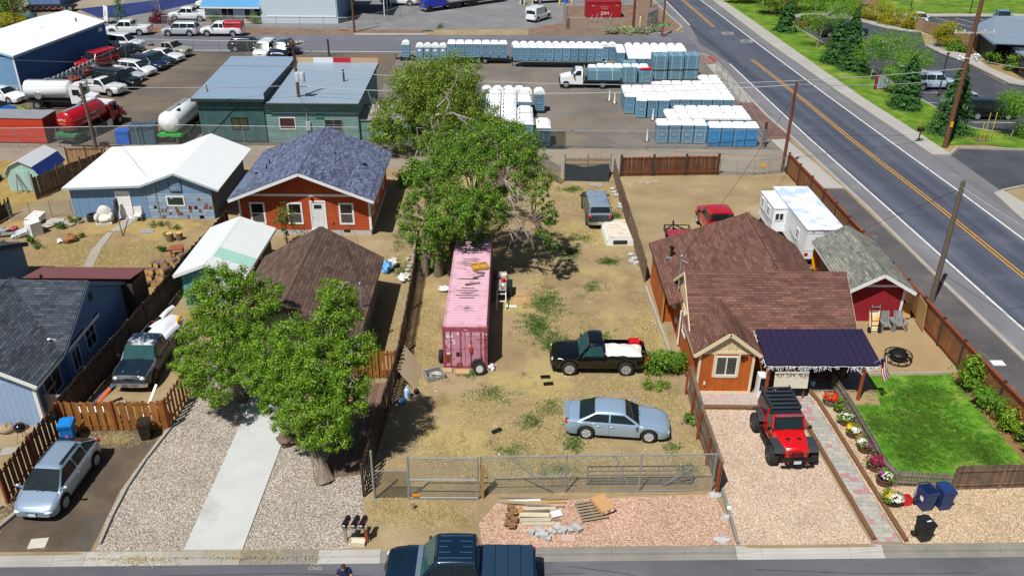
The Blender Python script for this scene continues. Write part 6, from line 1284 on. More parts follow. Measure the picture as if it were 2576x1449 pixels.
# --- bushes in the weedy lot
shrub('bush','tall dense green bush between the black pickup and orange wall',8.25,39.75,.85,.75,.62,6500,.17,LEAFC,seed=21,lift=.35,aspect=.28,droop=-.6,stems=8)
shrub('bush','narrow upright green bush against the orange house wall',9.0,40.05,.38,.4,.7,2600,.17,LEAFC,seed=22,lift=.4,aspect=.28,droop=-.6)
shrub('bush','low olive green bush in the straw by the fence',7.6,38.35,.7,.4,.26,2200,.14,LEAFB,seed=23,lift=.2,aspect=.3,droop=-.4)
shrub('bush','small weedy bush near the fence by the silver car',8.75,35.2,.4,.3,.3,900,.13,LEAFC,seed=24,lift=.2)
for k,(x,y,rx,rz,lf,lab)in enumerate([(24.35,38.4,.65,1.0,LEAFA,'tall leafy light green shrub in a tub by the road fence'),(24.3,36.9,.5,.45,LOCUST,'spreading light green shrub below the tall one'),(24.55,35.9,.6,.55,LEAFC,'dark rose bush on a wire support by the road fence'),(24.75,35.0,.55,.6,LEAFA,'tall bright shrub in a wooden half barrel'),(25.0,33.9,.6,.45,LEAFC,'rounded shrub with orange blossom in a black pot'),(25.2,33.0,.6,.5,LEAFA,'bushy light green shrub at the picture edge')]):
 shrub('shrub',lab,x,y,rx,rx*.8,rz,3200,.13,lf,'shrubs along the road fence',51+k,flowers=[(FL['orange'],14)]if k in(3,4)else None,z=.25,lift=.3)
 m=MB();r=rx*.55;m.lathe([(r*.85,0),(r,.2),(r*.98,.36),(r*.9,.36),(.01,.3)],16);o=tag(m.build('plant_tub',BLK if k in(0,4)else BARREL),['round black','low brown','brown stave','half barrel','wide black','brown'][k]+' tub holding the '+['tall light green shrub','spreading light green shrub','dark rose bush','tall bright shrub','orange blossom shrub','shrub at the picture edge'][k],'plant tub','plant tubs along the road fence');o.location=(x,y,0)
m=MB()
for k in range(5):m.tube([(24.6,36.6,.3+.18*k),(25.0,37.0,.3+.18*k)],.012,5)
m.tube([(24.6,36.6,.1),(24.6,36.6,1.15)],.015,5);m.tube([(25.0,37.0,.1),(25.0,37.0,1.15)],.015,5);tag(m.build('plant_support',STEEL),'thin wire plant support between the shrubs at the fence','plant support')
# --- the two street trees
def blob(px,py,Y,rpx,ry=None,rz=None):
 p=aty(px,py,Y);s=rpx*(p-Vector((0,0,CAM_H))).length/FPX/1.0;return(p.x,p.y,max(p.z,.5),s,ry or s*.9,rz or s*.9)
bl=[blob(842,742,32.6,44),blob(850,795,32.4,54),blob(815,840,32.3,48),blob(745,855,32.6,58),blob(680,880,33.4,46),blob(888,880,31.9,50),blob(665,950,33.0,48),blob(725,940,32.6,56),blob(800,930,32.0,68),blob(875,945,31.8,54),blob(700,1010,32.4,42),blob(765,1020,31.6,60),blob(840,1030,31.4,58),blob(782,1080,31.2,46),blob(838,1095,31.0,38),blob(712,1065,31.9,32),blob(880,1010,31.4,42)]
tree('street_tree','large leafy tree with gnarled pale trunk beside the concrete path',(-8.6,31.0,0),bl,140000,.09,LEAFA,[([(-8.45,30.8,-.1),(-8.55,30.95,.18),(-8.68,31.15,.55),(-8.85,31.4,1.1),(-8.95,31.6,1.5),(-8.9,32.4,2.2),(-8.6,33.2,3.4),(-8.2,33.8,4.8)],.5,.1),([(-8.9,31.7,1.2),(-9.6,32.7,2.4),(-10.1,33.6,3.4)],.24,.07),([(-8.85,31.9,1.5),(-7.9,32.4,2.6),(-7.4,32.9,3.6)],.2,.06)],seed=3,bark=planks('gnarled_bark','8a7c6c',.06,.35,.9,.1,False,.35),sub=60,twig=.17)
bl=[blob(560,715,37.6,50),blob(610,705,37.8,36),blob(515,745,37.2,40),blob(545,790,36.8,54),blob(640,770,37.2,48),blob(500,850,36.2,44),blob(570,860,36.0,54),blob(475,905,35.4,38),blob(525,925,35.2,46),blob(590,930,35.2,42),blob(545,985,34.5,36),blob(650,850,36.4,46),blob(675,735,38.2,34),blob(490,960,34.9,32)]
tree('street_tree','leafy tree hanging over the orange board fence and gravel',(-13.9,36.9,0),bl,95000,.09,LEAFA,[([(-13.9,36.9,0),(-14.0,36.9,1.2),(-14.2,36.8,2.5),(-14.3,36.9,4.0)],.28,.08)],seed=4,sub=60,twig=.17)
lump('ground_shrub','bare twiggy shrub at the foot of the large street tree','shrub',(-10.75,33.4,.3),(.45,.4,.35),plain('twig_brown','6a5a48',.9,0,.4,20),.6,5)
# --- the big tree row behind the container
bl=[blob(1110,400,53.5,50),blob(1165,390,53,58),blob(1235,365,53,58),blob(1300,365,52.5,52),blob(1335,405,52,44),blob(1350,450,51.5,36),blob(1085,455,52.5,50),blob(1180,455,51.5,72),blob(1270,445,51.5,68),blob(1055,515,52.5,42),blob(1135,525,51.2,68),blob(1225,520,50.8,62),blob(1065,590,51.6,44),blob(1120,605,51.2,48),blob(1190,580,50.6,42),blob(1085,640,51.5,36),blob(1150,640,50.9,30),blob(1380,530,49.6,26),blob(1378,575,49.6,28),blob(1385,615,49.5,20),blob(1360,490,50,26),blob(1020,560,52.8,26),blob(1205,335,58,42),blob(1140,350,58,44),blob(1080,365,60,36),blob(1260,330,57,36),(-3.6,49.2,4.7,1.0,1.0,.9),(-2.5,49.0,5.4,1.0,.9,.8),(-4.6,49.6,4.2,1.0,.9,.9),(-2.3,50.2,5.6,1.2,1.0,.8),(-1.4,50.0,5.2,.8,.8,.6)]
dead=[]
rg=random.Random(5)
for px,py,Y in((1290,480,50),(1300,520,49.9),(1320,500,49.8),(1310,560,49.7),(1340,540,49.8),(1285,560,50),(1330,590,49.7),(1300,600,50)):
 p=aty(px,py,Y)
 for k in range(5):dead.append(([p+Vector((-.5,.3,.6)),p+Vector((rg.uniform(-.4,.4),rg.uniform(-.3,.3),rg.uniform(-.2,.3))),p+Vector((rg.uniform(-.6,.7),rg.uniform(-.4,.4),rg.uniform(-1.0,.2)))],.035))
tree('tree','big bushy tree over the far end of the pink container',(-4.85,51.0,0),bl,135000,.115,LEAFC,[([(-5.75,50.95,0),(-5.7,51.2,1.5),(-5.4,51.6,3.5),(-5.0,51.6,5.5)],.3,.1),([(-4.85,51.0,0),(-4.7,51.2,1.8),(-4.0,51.3,3.6),(-2.5,51.0,5.4),(-.8,50.4,6.6)],.34,.1),([(-4.1,51.3,0),(-3.9,51.3,2.2),(-2.9,50.7,4.0),(-.4,50.0,5.0),(1.3,49.6,4.5)],.26,.06)],seed=6,dead=dead,sub=44,twig=.15)
bl=[blob(1090,190,75,55),blob(1150,190,75,55),blob(1030,230,75,60),blob(1110,250,74.5,75),blob(1180,250,74.5,45),blob(1000,290,74,50),blob(1070,310,74,60),blob(1170,310,74,60),blob(1230,330,73.5,40),blob(985,345,73.5,40),blob(1220,290,74,40),blob(1290,350,72.5,45),blob(1060,250,75,60),blob(965,330,74,35),blob(1330,370,72,28)]
dead=[]
for seg in([(1065,420),(1055,370),(1048,320)],[(1085,430),(1078,380),(1062,330)],[(1100,270),(1120,250),(1150,200)],[(1115,300),(1130,260),(1118,230)],[(1095,290),(1140,285),(1185,320),(1215,350)],[(1140,285),(1170,300),(1180,340)],[(1095,340),(1085,310),(1090,290)],[(1050,380),(1030,440),(1060,470)],[(1125,400),(1110,360),(1100,300)],[(1035,460),(1025,490),(1040,520)],[(1150,290),(1200,305),(1230,345)],[(1075,410),(1095,360),(1120,300)]):
 dead.append(([aty(x,y,71.6)for x,y in seg],.1))
 for k in range(4):
  a=aty(*seg[-1],71.6);b=aty(*seg[1],71.6);p=b.lerp(a,rg.random());dead.append(([p,p+Vector((rg.uniform(-.8,.8),-.2,rg.uniform(-.7,.5)))],.03))
tree('tree','tall pale green tree with bare grey branches behind the dark blue roof',(-7.6,74.5,0),bl,100000,.15,LEAFB,[([(-7.5,74.6,0),(-7.4,74.6,2),(-7.2,74.8,4),(-6.9,75,6.2)],.34,.1),([(-8.6,74.2,0),(-8.8,74.3,2),(-9.2,74.4,4)],.28,.09)],seed=8,dead=dead,sub=40,twig=.18)
shrub('bush','dark green round bush behind the orange red house',-7.9,66.8,1.3,1.1,1.0,5000,.2,LEAFC,seed=9,lift=.3)
for k,(x,y,h)in enumerate(((-7.0,69.3,2.2),(-6.6,69.0,1.8))):pass
rg=random.Random(15);m=MB()
for k in range(40):
 p=Vector((-12.6+rg.uniform(-.6,.9),79.5+rg.uniform(-2,5),rg.uniform(1.5,3)));m.tube([p,p+Vector((rg.uniform(-.6,.6),rg.uniform(-.6,.6),rg.uniform(.2,1.3)))],.03,4)
o=m.build('twigs',DEADW);tag(o,'bare grey twiggy shrub at the right end of the green shop','shrub');o.name='bare_shrub'
# --- weeds, straw and lawn grass
STRAW=leaf('straw_blade','a8966a','c0b084','d6c8a0',.35);WEED=leaf('weed_blade','2c4a14','3f6a20','55802c',.3);GRASSB=leaf('lawn_blade','305414','48741c','74942f',.3)
tufts('dry_grass',[(2.8,36.5,2.2,1.2,9750),(1.5,33.5,2.4,2.2,13650),(-1.5,36.5,1.4,1.4,5070),(4.5,32.0,3.4,.8,10140),(0,31.3,3.2,.8,8775),(-3.2,33.0,1.0,1.2,3510),(7.8,36.8,1.2,1.4,8190),(8.4,32.5,.7,1.6,4680),(7.9,43.5,.8,3.2,8190),(5.4,38.6,1.6,.6,3900),(-5.2,44,.8,4.2,10140),(-5.0,40,.7,2.0,4680),(6.5,64.5,1.8,2.0,8190),(5.3,57.5,1.2,2.0,3510),(3.2,44.5,1.8,2.2,5070),(-3.2,28.6,1.4,.7,3510),(-5.2,29.0,.9,.8,3510),(-28.5,52.5,3.0,2.2,13650),(-31,55,1.8,2.0,6825),(-26,53.5,2.2,2.2,8190),(-17.5,44.2,1.0,1.6,3120),(-19.3,33.6,1.6,.5,2340),(-22.0,28.0,.5,1.0,1365),(-7.0,44.5,.6,4,2925),(-7.4,53,.8,2.2,2340),(-10.6,26.2,2.2,.1,1365),(-15,25.95,1.5,.12,780)],.055,STRAW,1,.016,.16)
tufts('green_weeds',[(2.2,47.5,1.0,1.6,2600),(1.6,44.6,.9,1.4,3000),(2.4,42.6,.8,1.0,1600),(4.9,43.3,.7,.4,800),(2.0,36.4,.5,.6,700),(3.0,33.6,.5,.7,900),(1.0,35.2,.6,.6,700),(2.2,31.6,1.0,.5,800),(-1.0,37.5,.9,.6,700),(4.0,54.5,.8,.9,900),(6.6,53.2,.6,.5,900),(5.0,56.8,.7,.5,500),(7.8,61.0,.4,.7,500),(4.8,66.3,1.0,.6,900),(8.2,31.6,.4,.7,500),(-7.3,51.5,.5,1.2,700),(-8,57.5,.5,3.0,1100),(5.2,49.6,1.0,.7,600),(-2.2,39.4,.5,.3,300),(7.8,33.4,.4,.4,260),(0,33.0,.8,.8,600),(-12.0,124.6,.7,.5,600),(-10.6,127.5,.4,1.8,900)],.08,WEED,2,.02,.13)
tufts('lawn_grass',[(20.8,35.2,2.0,2.4,26000),(19.2,33.3,.9,1.4,9000),(22.6,33.2,.9,1.4,9000),(21.8,38.0,1.4,1.1,9000),(18.3,35.3,.5,.8,3000)],.07,GRASSB,3,.012,.04)
for k,(x,y,r,h,lab)in enumerate([(-32.9,57.9,.55,.3,'green weed clump below the pallets'),(-33.5,55.2,.5,.32,'green weed clump in front of the white box'),(-33.0,54.6,.45,.25,'low weed clump nearest the dark roof'),(-34.0,55.5,.4,.25,'small weed clump left of the white box'),(-25.9,58.4,.65,.22,'spreading weed patch before the blue wall'),(-24.6,57.8,.5,.2,'weed patch near the corner of the blue house'),(-24.5,56.4,.45,.24,'weed clump by the straw beside the fence'),(-24.2,54.2,.35,.2,'small weed tuft near the wood heap'),(-30.7,56.3,.3,.18,'weed tuft beside the brown sack'),(-32.2,58.9,.4,.3,'weed clump beside the scrap boards')]):
 shrub('weed_clump',lab,x,y,r,r*.7,h,700,.12,WEED,'weed clumps in the left back yard',71+k,lift=.1,stems=2,aspect=.35,droop=-.3)
# --- brown roofed house, small shed, red house
t=thing('house','house with steep umber shingle roof behind the front trees','house',(-14.9,38.9,0))
GRYW=planks('grey_board_siding','8a8680',.25,.06,.12,.06,gd=.6)
gable(t,0,6.5,0,9.3,2.55,4.4,'y',.4,.3,GRYW,BRSH2,plain('brown_fascia','4a3a34',.7),cap=BRSH2)
window(t,'e',6.5,5.2,1.1,.9,1.0,TRIMW);window(t,'s',1.6,0,1.0,1.2,1.1,TRIMW);door(t,'s',4.0,0,.1,.9,2.0)
m=MB();m.tube([(6.6,3.1,.8),(6.6,3.1,4.1)],.045,8);m.ball((6.6,3.1,4.15),.08,8,6);m.tube([(6.6,3.1,3.8),(6.3,3.0,4.1)],.02,5);m.build('service_mast',STEEL,t)
m=MB();m.box(6.5,6.68,2.9,3.2,.9,1.5);m.build('meter_box',STEEL,t)
t=thing('garden_shed','small turquoise shed with white metal roof and green stripe','shed',(-20.0,46.7,0),R(-1));TURQ=planks('turquoise_board','3f9aa8',.3,.08,.2,.06,weather='6a9aa0')
WMET=ribbed('white_metal_roof','dde1e0',.22,.4,.1,.12,.06,st=.7)
gable(t,0,3.7,0,6.3,2.25,2.95,'y',.35,.3,TURQ,WMET,TRIMW,th=.06,off=-.1,cap=WMET)
m=MB();m.slab([(1.9,0.75,2.96),(4.02,.75,2.2),(4.02,2.0,2.2),(1.9,2.0,2.96)],.012);m.v=[(x,y,z+.1)for x,y,z in m.v];m.build('green_roof_sheet',ribbed('mint_roof_sheet','9cc9b8',.12,.45,0,.5,.08,st=.5,sine=True),t)
m=MB();m.box(3.7,3.73,.2,6.2,.05,2.1);m.build('shaded_side',planks('shaded_side_board','4a3830',.2,.2,.3,.08),t)  # dark brown sheet puts the shade of the right wall into colour
door(t,'s',2.6,0,.05,.9,1.9,plain('pale_door','c9cfcf',.6));m=MB();m.box(3.75,3.85,3.6,3.68,.6,1.8);m.build('bracket',TRIMW,t)
t=thing('house','orange red house with blue grey shingle roof and white door','house',(-19.4,57.1,0))
o_w,o_r=gable(t,0,9.3,0,8.4,3.0,4.85,'y',.42,.8,ORL,BLSH,TRIMW,zb=.45,cap=BLSH)
m=MB();m.box(.03,9.27,.03,8.37,0,.45);m.build('foundation',plain('pale_concrete','b5b2aa',.9,0,.12,2),t);m=MB();m.box(7.3,7.75,.0,.04,.25,.44);m.build('crawl_vent',BLK,t)
m=MB();m.box(0,9.3,-.03,.01,2.98,3.16);m.box(0,.13,-.032,.01,.45,2.98);m.box(9.17,9.332,-.032,.1,.45,2.98);m.build('trim_board',TRIMW,t)
DKG=glass('dark_window',(.012,.012,.016),.08)
for x in(1.3,3.95,7.6):o=window(t,'s',x,0,.85+.12,.82,1.42,TRIMW,DKG,.13);g=MB();g.box(x-.4,x+.4,-.026,-.016,1.0,1.63);g.build('insect_screen',plain('insect_screen','4d4a49',.8),o)
door(t,'s',5.6,0,.5,.95,2.05,plain('white_door','d3d6d6',.5),TRIMW,lite=True);m=MB();m.box(4.9,6.3,-1.0,0,0,.42);m.build('door_step',CONC,t)
m=MB();m.box(5.2,5.32,-.14,0,2.72,2.9);m.build('wall_lamp',BLK,t);m=MB();m.box(6.55,6.63,-.08,0,.95,1.1);m.build('tap',plain('brass_tap','8a4a2a',.5),t)
for y in(1.2,3.4,6.2):window(t,'e',9.3,y,1.3,.7,1.2,TRIMW,DKG,.09)
for x,y,z in((6.2,4.6,4.3),(1.3,4.4,3.7),(1.4,3.2,3.72)):pipe(o_r,x,y,z,.35,.05)
m=MB();m.tube([(9.1,6.2,3.1),(9.1,6.2,4.6)],.025,6);m.build('mast',STEEL,t)
for x,y,z in((8.3,4.6,3.6),(.7,3.0,3.4)):m=MB();m.box(x-.15,x+.15,y-.15,y+.15,z,z+.14);m.build('roof_vent',BLK,t)
bl=[(-15.8,55.3,2.3,.55,.5,.7),(-15.5,55.2,1.7,.45,.4,.4),(-16.1,55.4,1.9,.35,.35,.4),(-15.75,55.3,.7,.15,.15,.3)]
tree('sapling','thin young tree with sparse leaves before the orange red house',(-15.8,55.4,0),bl,1500,.14,leaf('sapling_leaf','3d5a1c','5a6e22','8a6a30',.3),[([(-15.8,55.4,0),(-15.78,55.38,1.0),(-15.75,55.3,2.4)],.05,.015),([(-15.85,55.4,.1),(-16.0,55.4,1.2),(-16.1,55.4,2.0)],.03,.012)],seed=12,sub=14)
# --- blue house with the white metal roof
t=thing('house','weathered blue house with broad white metal roof and white door','house',(-32.6,59.75,0));WROOF=ribbed('bright_white_roof','dfe3e3',.22,.45,.0,.5,.05,st=.7,sine=True)
m=MB();Z0,Zc,Zr,Ze=2.45,2.62,3.6,2.45
m.poly([(0,0,0),(5.5,0,0),(5.5,0,Zc),(0,0,Z0)]);m.poly([(0,8.3,0),(0,0,0),(0,0,Z0),(0,8.3,Z0)]);m.build('wall',BLUEW,t)
m=MB();m.poly([(5.5,0,0),(10.4,0,0),(10.4,0,2.0),(5.5,0,2.0)]);m.build('lap_wall',BLUEL,t)
m=MB();m.poly([(5.5,0,2.0),(10.4,0,2.0),(10.4,0,Ze),(8.0,0,Zr),(5.5,0,Zc)]);m.build('gable_wall',BLUEW,t)
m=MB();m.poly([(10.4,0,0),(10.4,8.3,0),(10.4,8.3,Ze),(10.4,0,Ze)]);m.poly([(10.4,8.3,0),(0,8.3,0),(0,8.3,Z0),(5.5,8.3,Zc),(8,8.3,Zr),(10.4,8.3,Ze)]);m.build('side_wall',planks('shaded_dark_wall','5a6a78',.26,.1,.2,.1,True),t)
m=MB();P=[(-.35,Z0-.02),(5.4,Zc+.06),(8.0,Zr+.06),(11.1,2.38)]
for(xa,za),(xb,zb_)in zip(P,P[1:]):m.slab([(xa,-.35,za+.06),(xb,-.35,zb_+.06),(xb,8.7,zb_+.06),(xa,8.7,za+.06)],.06)
m.build('roof',WROOF,t)
m=MB();[m.bar((xa,-.37,za),(xb,-.37,zb_),.03,.16)for(xa,za),(xb,zb_)in zip(P,P[1:])];m.build('fascia',plain('pale_blue_fascia','a9b6c0',.6),t)
door(t,'s',3.85,0,.08,.92,2.0);window(t,'s',7.7,0,1.1,1.15,.62,TRIMW,glass('green_window',(.01,.03,.035),.08),.1,split='')
m=MB();m.box(7.45,8.25,-.05,.0,2.2,3.05);m.box(7.55,8.15,-.07,-.05,2.3,2.55);m.box(7.55,8.15,-.07,-.05,2.65,2.92);m.build('loft_hatch',BLUEW,t);m=MB();[m.bar(a,b,.04,.05)for a,b in(((7.42,-.04,2.2),(7.42,-.04,3.05)),((8.28,-.04,2.2),(8.28,-.04,3.05)),((7.42,-.06,2.2),(8.28,-.06,2.2)))];m.build('hatch_frame',DKPOST,t)
rg=random.Random(6);m=MB();m2=MB()
for k in range(34):
 x=rg.uniform(5.6,10.2);z=rg.choice([.05,.3,.55,.8])if k<30 else rg.uniform(.9,1.6);w=rg.uniform(.12,.32);(m if rg.random()<.55 else m2).box(x,min(10.38,x+w),-.018,-.004,z,z+.22)
m.build('bare_board_patch',plain('bare_brown_board','7a4a30',.85,0,.35,6),t);m2.build('loose_shingle',plain('pale_shingle','a3aeb8',.8,0,.2,6),t)
m=MB();m.tube([(6.3,-.12,0),(6.3,-.12,3.0)],.025,6);m.tube([(6.1,-.12,3.0),(6.5,-.12,3.0)],.02,5);m.tube([(6.55,.3,2.8),(6.55,.3,3.4)],.02,5);m.build('service_mast',STEEL,t)
m=MB();m.box(5.42,5.58,-.03,.0,0,2.5);m.build('trim_board',BLUEW,t)
tyre('lower worn tyre of the stack by the blue wall',(-31.15,59.3,.12),.38,.24);tyre('upper worn tyre of the stack by the blue wall',(-31.12,59.32,.37),.38,.24)
t=thing('armchair','torn white upholstered armchair by the blue house wall','armchair',(-30.05,58.9,0),R(12));W_=plain('stained_white_leather','cbc8c2',.7,0,.12,4,0,.6,5)
m=MB();m.ball((0,0,.35),(.5,.5,.28),14,8,.15,2);m.build('seat',W_,t);m=MB();m.ball((0,.42,.7),(.55,.2,.5),14,8,.25,3);m.build('backrest',W_,t)
for s in(-1,1):m=MB();m.ball((s*.5,-.02,.48),(.19,.5,.26),12,8,.15,4);m.build('armrest',W_,t)
m=MB();m.box(-.55,.55,-.45,.5,0,.15);m.build('base',W_,t)
t=thing('parasol','folded dark parasol leaning on the wall beside the white armchair','parasol',(-29.35,59.2,0));m=MB();m.lathe([(.02,0),(.16,.5),(.2,1.1),(.12,1.6),(.03,1.8)],10,M=Matrix.Rotation(-.12,4,'X')@Matrix.Rotation(.12,4,'Y'));m.build('canopy',plain('dark_blue_canvas','22303f',.8,0,.3,8),t)
m=MB();m.tube([(.1,0,1.7),(1.5,-2.6,.04)],.035,6);m.build('pole',DKPOST,t)
t=thing('chair','white cushioned metal chair beside the white house door','chair',(-27.75,59.3,0),R(10));m=MB();m.box(-.28,.28,-.28,.25,.4,.5);m.build('seat',W_,t);m=MB();m.slab([(-.28,.25,.5),(.28,.25,.5),(.28,.38,1.0),(-.28,.38,1.0)],.09);m.build('backrest',W_,t)
for s in(-1,1):m=MB();m.tube([(s*.32,-.3,0),(s*.32,-.3,.65),(s*.32,.3,.65),(s*.32,.3,0)],.02,6);m.build('leg',STEEL,t)
def pallet(lab,x,y,z,rz,c='d5d2cc',rx=0,ry=0,grp='pale pallets in the left back yard',w=1.15):
 t=thing('pallet',lab,'pallet',(x,y,z),0,grp);t.rotation_euler=(rx,ry,rz);pm=plain('pallet_'+c,c,.8,0,.15,4)
 m=MB();[m.box(-w/2,w/2,-.52+k*.155,-.42+k*.155,.1,.125)for k in range(7)];m.build('deck_board',pm,t);m=MB();[m.box(x_-.04,x_+.04,-.52,.5,0,.1)for x_ in(-w/2+.04,0,w/2-.04)];m.build('stringer',pm,t)
 m=MB();[m.box(-w/2,w/2,y_-.05,y_+.05,-.025,0)for y_ in(-.47,0,.45)];m.build('bottom_board',pm,t)
for k in range(3):pallet(['bottom','middle','top'][k]+' white pallet of the tilted stack in the left yard',-35.0+.05*k,58.6,.25+.17*k,-.45+.05*k,rx=.25,ry=-.1)
pallet('pale grey broken pallet lying beside the stacked white pallets',-33.6,58.6,.1,.3,'b9b6b0',ry=.08);pallet('pale pallet leaning by the white box',-35.1,56.5,.2,.4,'bfc3c6',ry=-.3)
m=MB();m.box(-.42,.42,-.4,.4,0,1.0);m.box(-.36,.36,.3,.4,1.0,1.12);t=thing('washing_machine','white washing machine shell standing in weeds of the left yard','washing machine',(-34.2,56.8,0),R(-35));m.build('case',TRIMW,t);m=MB();m.lathe([(.22,-.41),(.2,-.42),(.01,-.42)],16,(0,0,.5),'y');m.build('door',plain('grey_door','b5b8ba',.5),t)
t=thing('garbage_sack','torn brown sack spilling white and blue rubbish in the yard','sack',(-31.5,55.6,0),R(20));m=MB();m.ball((.25,0,.2),(.6,.5,.32),12,8,.55,8);m.build('sack',plain('brown_sack','8a6238',.85,0,.35,4),t)
m=MB();[m.ball((-.35+.12*(k%3),-.2+.13*(k//3),.18+.05*(k%2)),(.14,.12,.09),7,5,.6,k)for k in range(7)];m.build('rubbish',TRIMW,t);m=MB();m.ball((-.25,.05,.28),(.13,.1,.08),7,5,.5,3);m.build('rubbish_bag',plain('sky_blue_paint','5a9cc4',.5,0,.2,4),t)
rg=random.Random(21)
for k,(x,y,L,rz,c,lab)in enumerate([(-33.1,59.1,1.5,.1,'a8733c','orange brown slatted board by the corner of the blue wall'),(-32.7,58.6,1.3,-.5,'8d8a86','grey board leaning by the corner of the blue wall'),(-34.2,58.2,1.6,.5,'9a9690','grey plank among the pallets'),(-33.7,58.0,1.2,.9,'b0aca6','pale plank below the pallets'),(-36.1,56.4,1.6,.2,'7a756e','dark grey plank near the left yard fence'),(-36.3,55.4,1.4,-.3,'6d675f','dark plank lowest by the left yard fence')]):
 m=MB();m.box(-L/2,L/2,-.2,.2,0,.05);m.box(-L/2,L/2,-.2,-.14,.05,.1);o=tag(m.build('scrap_board',plain('sb_'+c,c,.85,0,.25,4)),lab,'board');o.location=(x,y,.03+.03*k);o.rotation_euler=(rg.uniform(0,.3),rg.uniform(-.1,.1),rz)
for k,(x,y,c,s,lab)in enumerate([(-36.0,57.4,'a8505e',.3,'red and white bundle by the dark yard fence'),(-36.5,57.0,'8d9096',.35,'grey bundle by the dark yard fence'),(-36.9,56.3,'3a4a66',.4,'dark blue heap by the dark yard fence'),(-37.0,55.3,'77787a',.35,'grey scrap heap at the picture edge')]):lump('bundle',lab,'bundle',(x,y,s*.5),(s,s*.8,s*.6),plain('bd_'+c,c,.8,0,.4,7),.7,k)
m=MB();rg=random.Random(3)
for k in range(50):p=Vector((rg.uniform(-37.2,-34.5),rg.uniform(52.3,55.2),.03));m.tube([p,p+Vector((rg.uniform(-.7,.7),rg.uniform(-.5,.5),rg.uniform(0,.2)))],.02,4)
o=m.build('brushwood',plain('grey_twigs','8a8078',.9,0,.3,9));tag(o,'scattered heap of dry grey brushwood behind the dark roof','brushwood',kind='stuff')
m=MB();m.box(-.45,.45,-.3,.3,0,.05);m.box(-.3,.3,-.05,.1,.05,.07);o=tag(m.build('ground_hatch',plain('grey_sheet','8a8f92',.6,0,.2,3)),'grey metal sheet lying on the dirt of the left yard','sheet');o.location=(-26.4,57.4,0);o.rotation_euler=(0,0,.15)
t=thing('work_table','orange brown box table beside the dark fence and stumps','table',(-22.9,53.6,0),R(15));m=MB();m.box(-.45,.45,-.35,.35,.55,.62);m.build('tabletop',plain('red_brown_board','8a4a34',.8),t)
for x in(-.38,.38):
 for y in(-.28,.28):m=MB();m.box(x-.05,x+.05,y-.05,y+.05,0,.55);m.build('leg',plain('orange_wood','9a5a2c',.8),t)
LOGB=plain('log_bark','6f6152',.9,0,.4,9,0,.4,16);LOGE=plain('log_cut_end','c99a5a',.85,0,.18,6)
def log(x,y,z,r,L,rz,rx=0,lab=None,stand=False):
 t=thing('log',lab or 'split round log with pale cut end in the heap by the dark fence','log',(x,y,z),rz,'firewood logs in the heap');m=MB();ax='z' if stand else 'y';m.lathe([(r*.97,-L/2),(r,0),(r*.96,L/2)],12,axis=ax);m.build('bark',LOGB,t);m=MB();m.lathe([(r*.88,-L/2-.006),(.01,-L/2-.008)],12,axis=ax)
 if stand:m=MB();m.lathe([(r*.9,L/2+.004),(.01,L/2+.006)],12)
 m.build('cut_end',LOGE,t)
log(-24.2,55.9,.3,.27,.6,0,lab='pale tree stump standing left by the dark fence',stand=True);log(-23.6,56.1,.28,.24,.55,0,lab='second tree stump standing against the dark fence',stand=True)
rg=random.Random(13);n=0
for row,(y,cnt,x0)in enumerate([(49.3,5,-23.6),(49.5,4,-23.45),(49.75,4,-23.35),(49.95,3,-23.1),(50.4,4,-23.4),(50.9,4,-23.0),(51.5,3,-22.8),(52.1,3,-22.5),(52.7,2,-22.2)]):
 for k in range(cnt):r=rg.uniform(.15,.26);log(x0+k*.36+rg.uniform(-.05,.05),y+rg.uniform(-.1,.1),.2+(.33*row if row<4 else.1+.3*(k%2)),r,rg.uniform(.45,.7),rg.uniform(-.5,.5));n+=1
board_fence('board_fence','dark board fence running from the orange fence to the woodheap',[(-21.95,34.45),(-21.6,40),(-21.2,46),(-20.95,51.5),(-20.4,57.3)],1.7,CEDD,CEDD,post=2.4,ph=.06,rails=(.4,1.4),seed=41,gap=.012,jit=.06)
board_fence('board_fence','orange brown board fence closing the yard beside the blue bin',[(-21.75,34.25),(-16.85,34.4)],1.68,CEDN,POSTR,post=2.4,ph=.06,rails=(.2,1.5),seed=42,alt=.03,w=.16,gap=.025)
board_fence('board_fence','orange brown slatted fence beside the gravel under the tree',[(-16.83,34.45),(-16.6,38.6)],1.68,CEDN,POSTR,post=2.1,ph=.06,rails=(.3,1.5),seed=43,alt=.035,w=.14,gap=.05)
board_fence('board_fence','dark brown board fence along the parked silver crossover',[(-22.0,29.1),(-21.85,34.15)],1.7,planks('umber_fence','6b4426',.14,.3,.5,.06,weather='4a3020'),POSTR,post=2.4,ph=.06,rails=(.3,1.5),seed=44,alt=.03,w=.16,gap=.02)
board_fence('board_fence','grey low boards between the pale blue house and the orange fence',[(-22.9,35.2),(-22.0,35.0)],1.4,planks('pale_grey_fence','a09a90',.14,.2,.4,.06),post=2.4,seed=45)
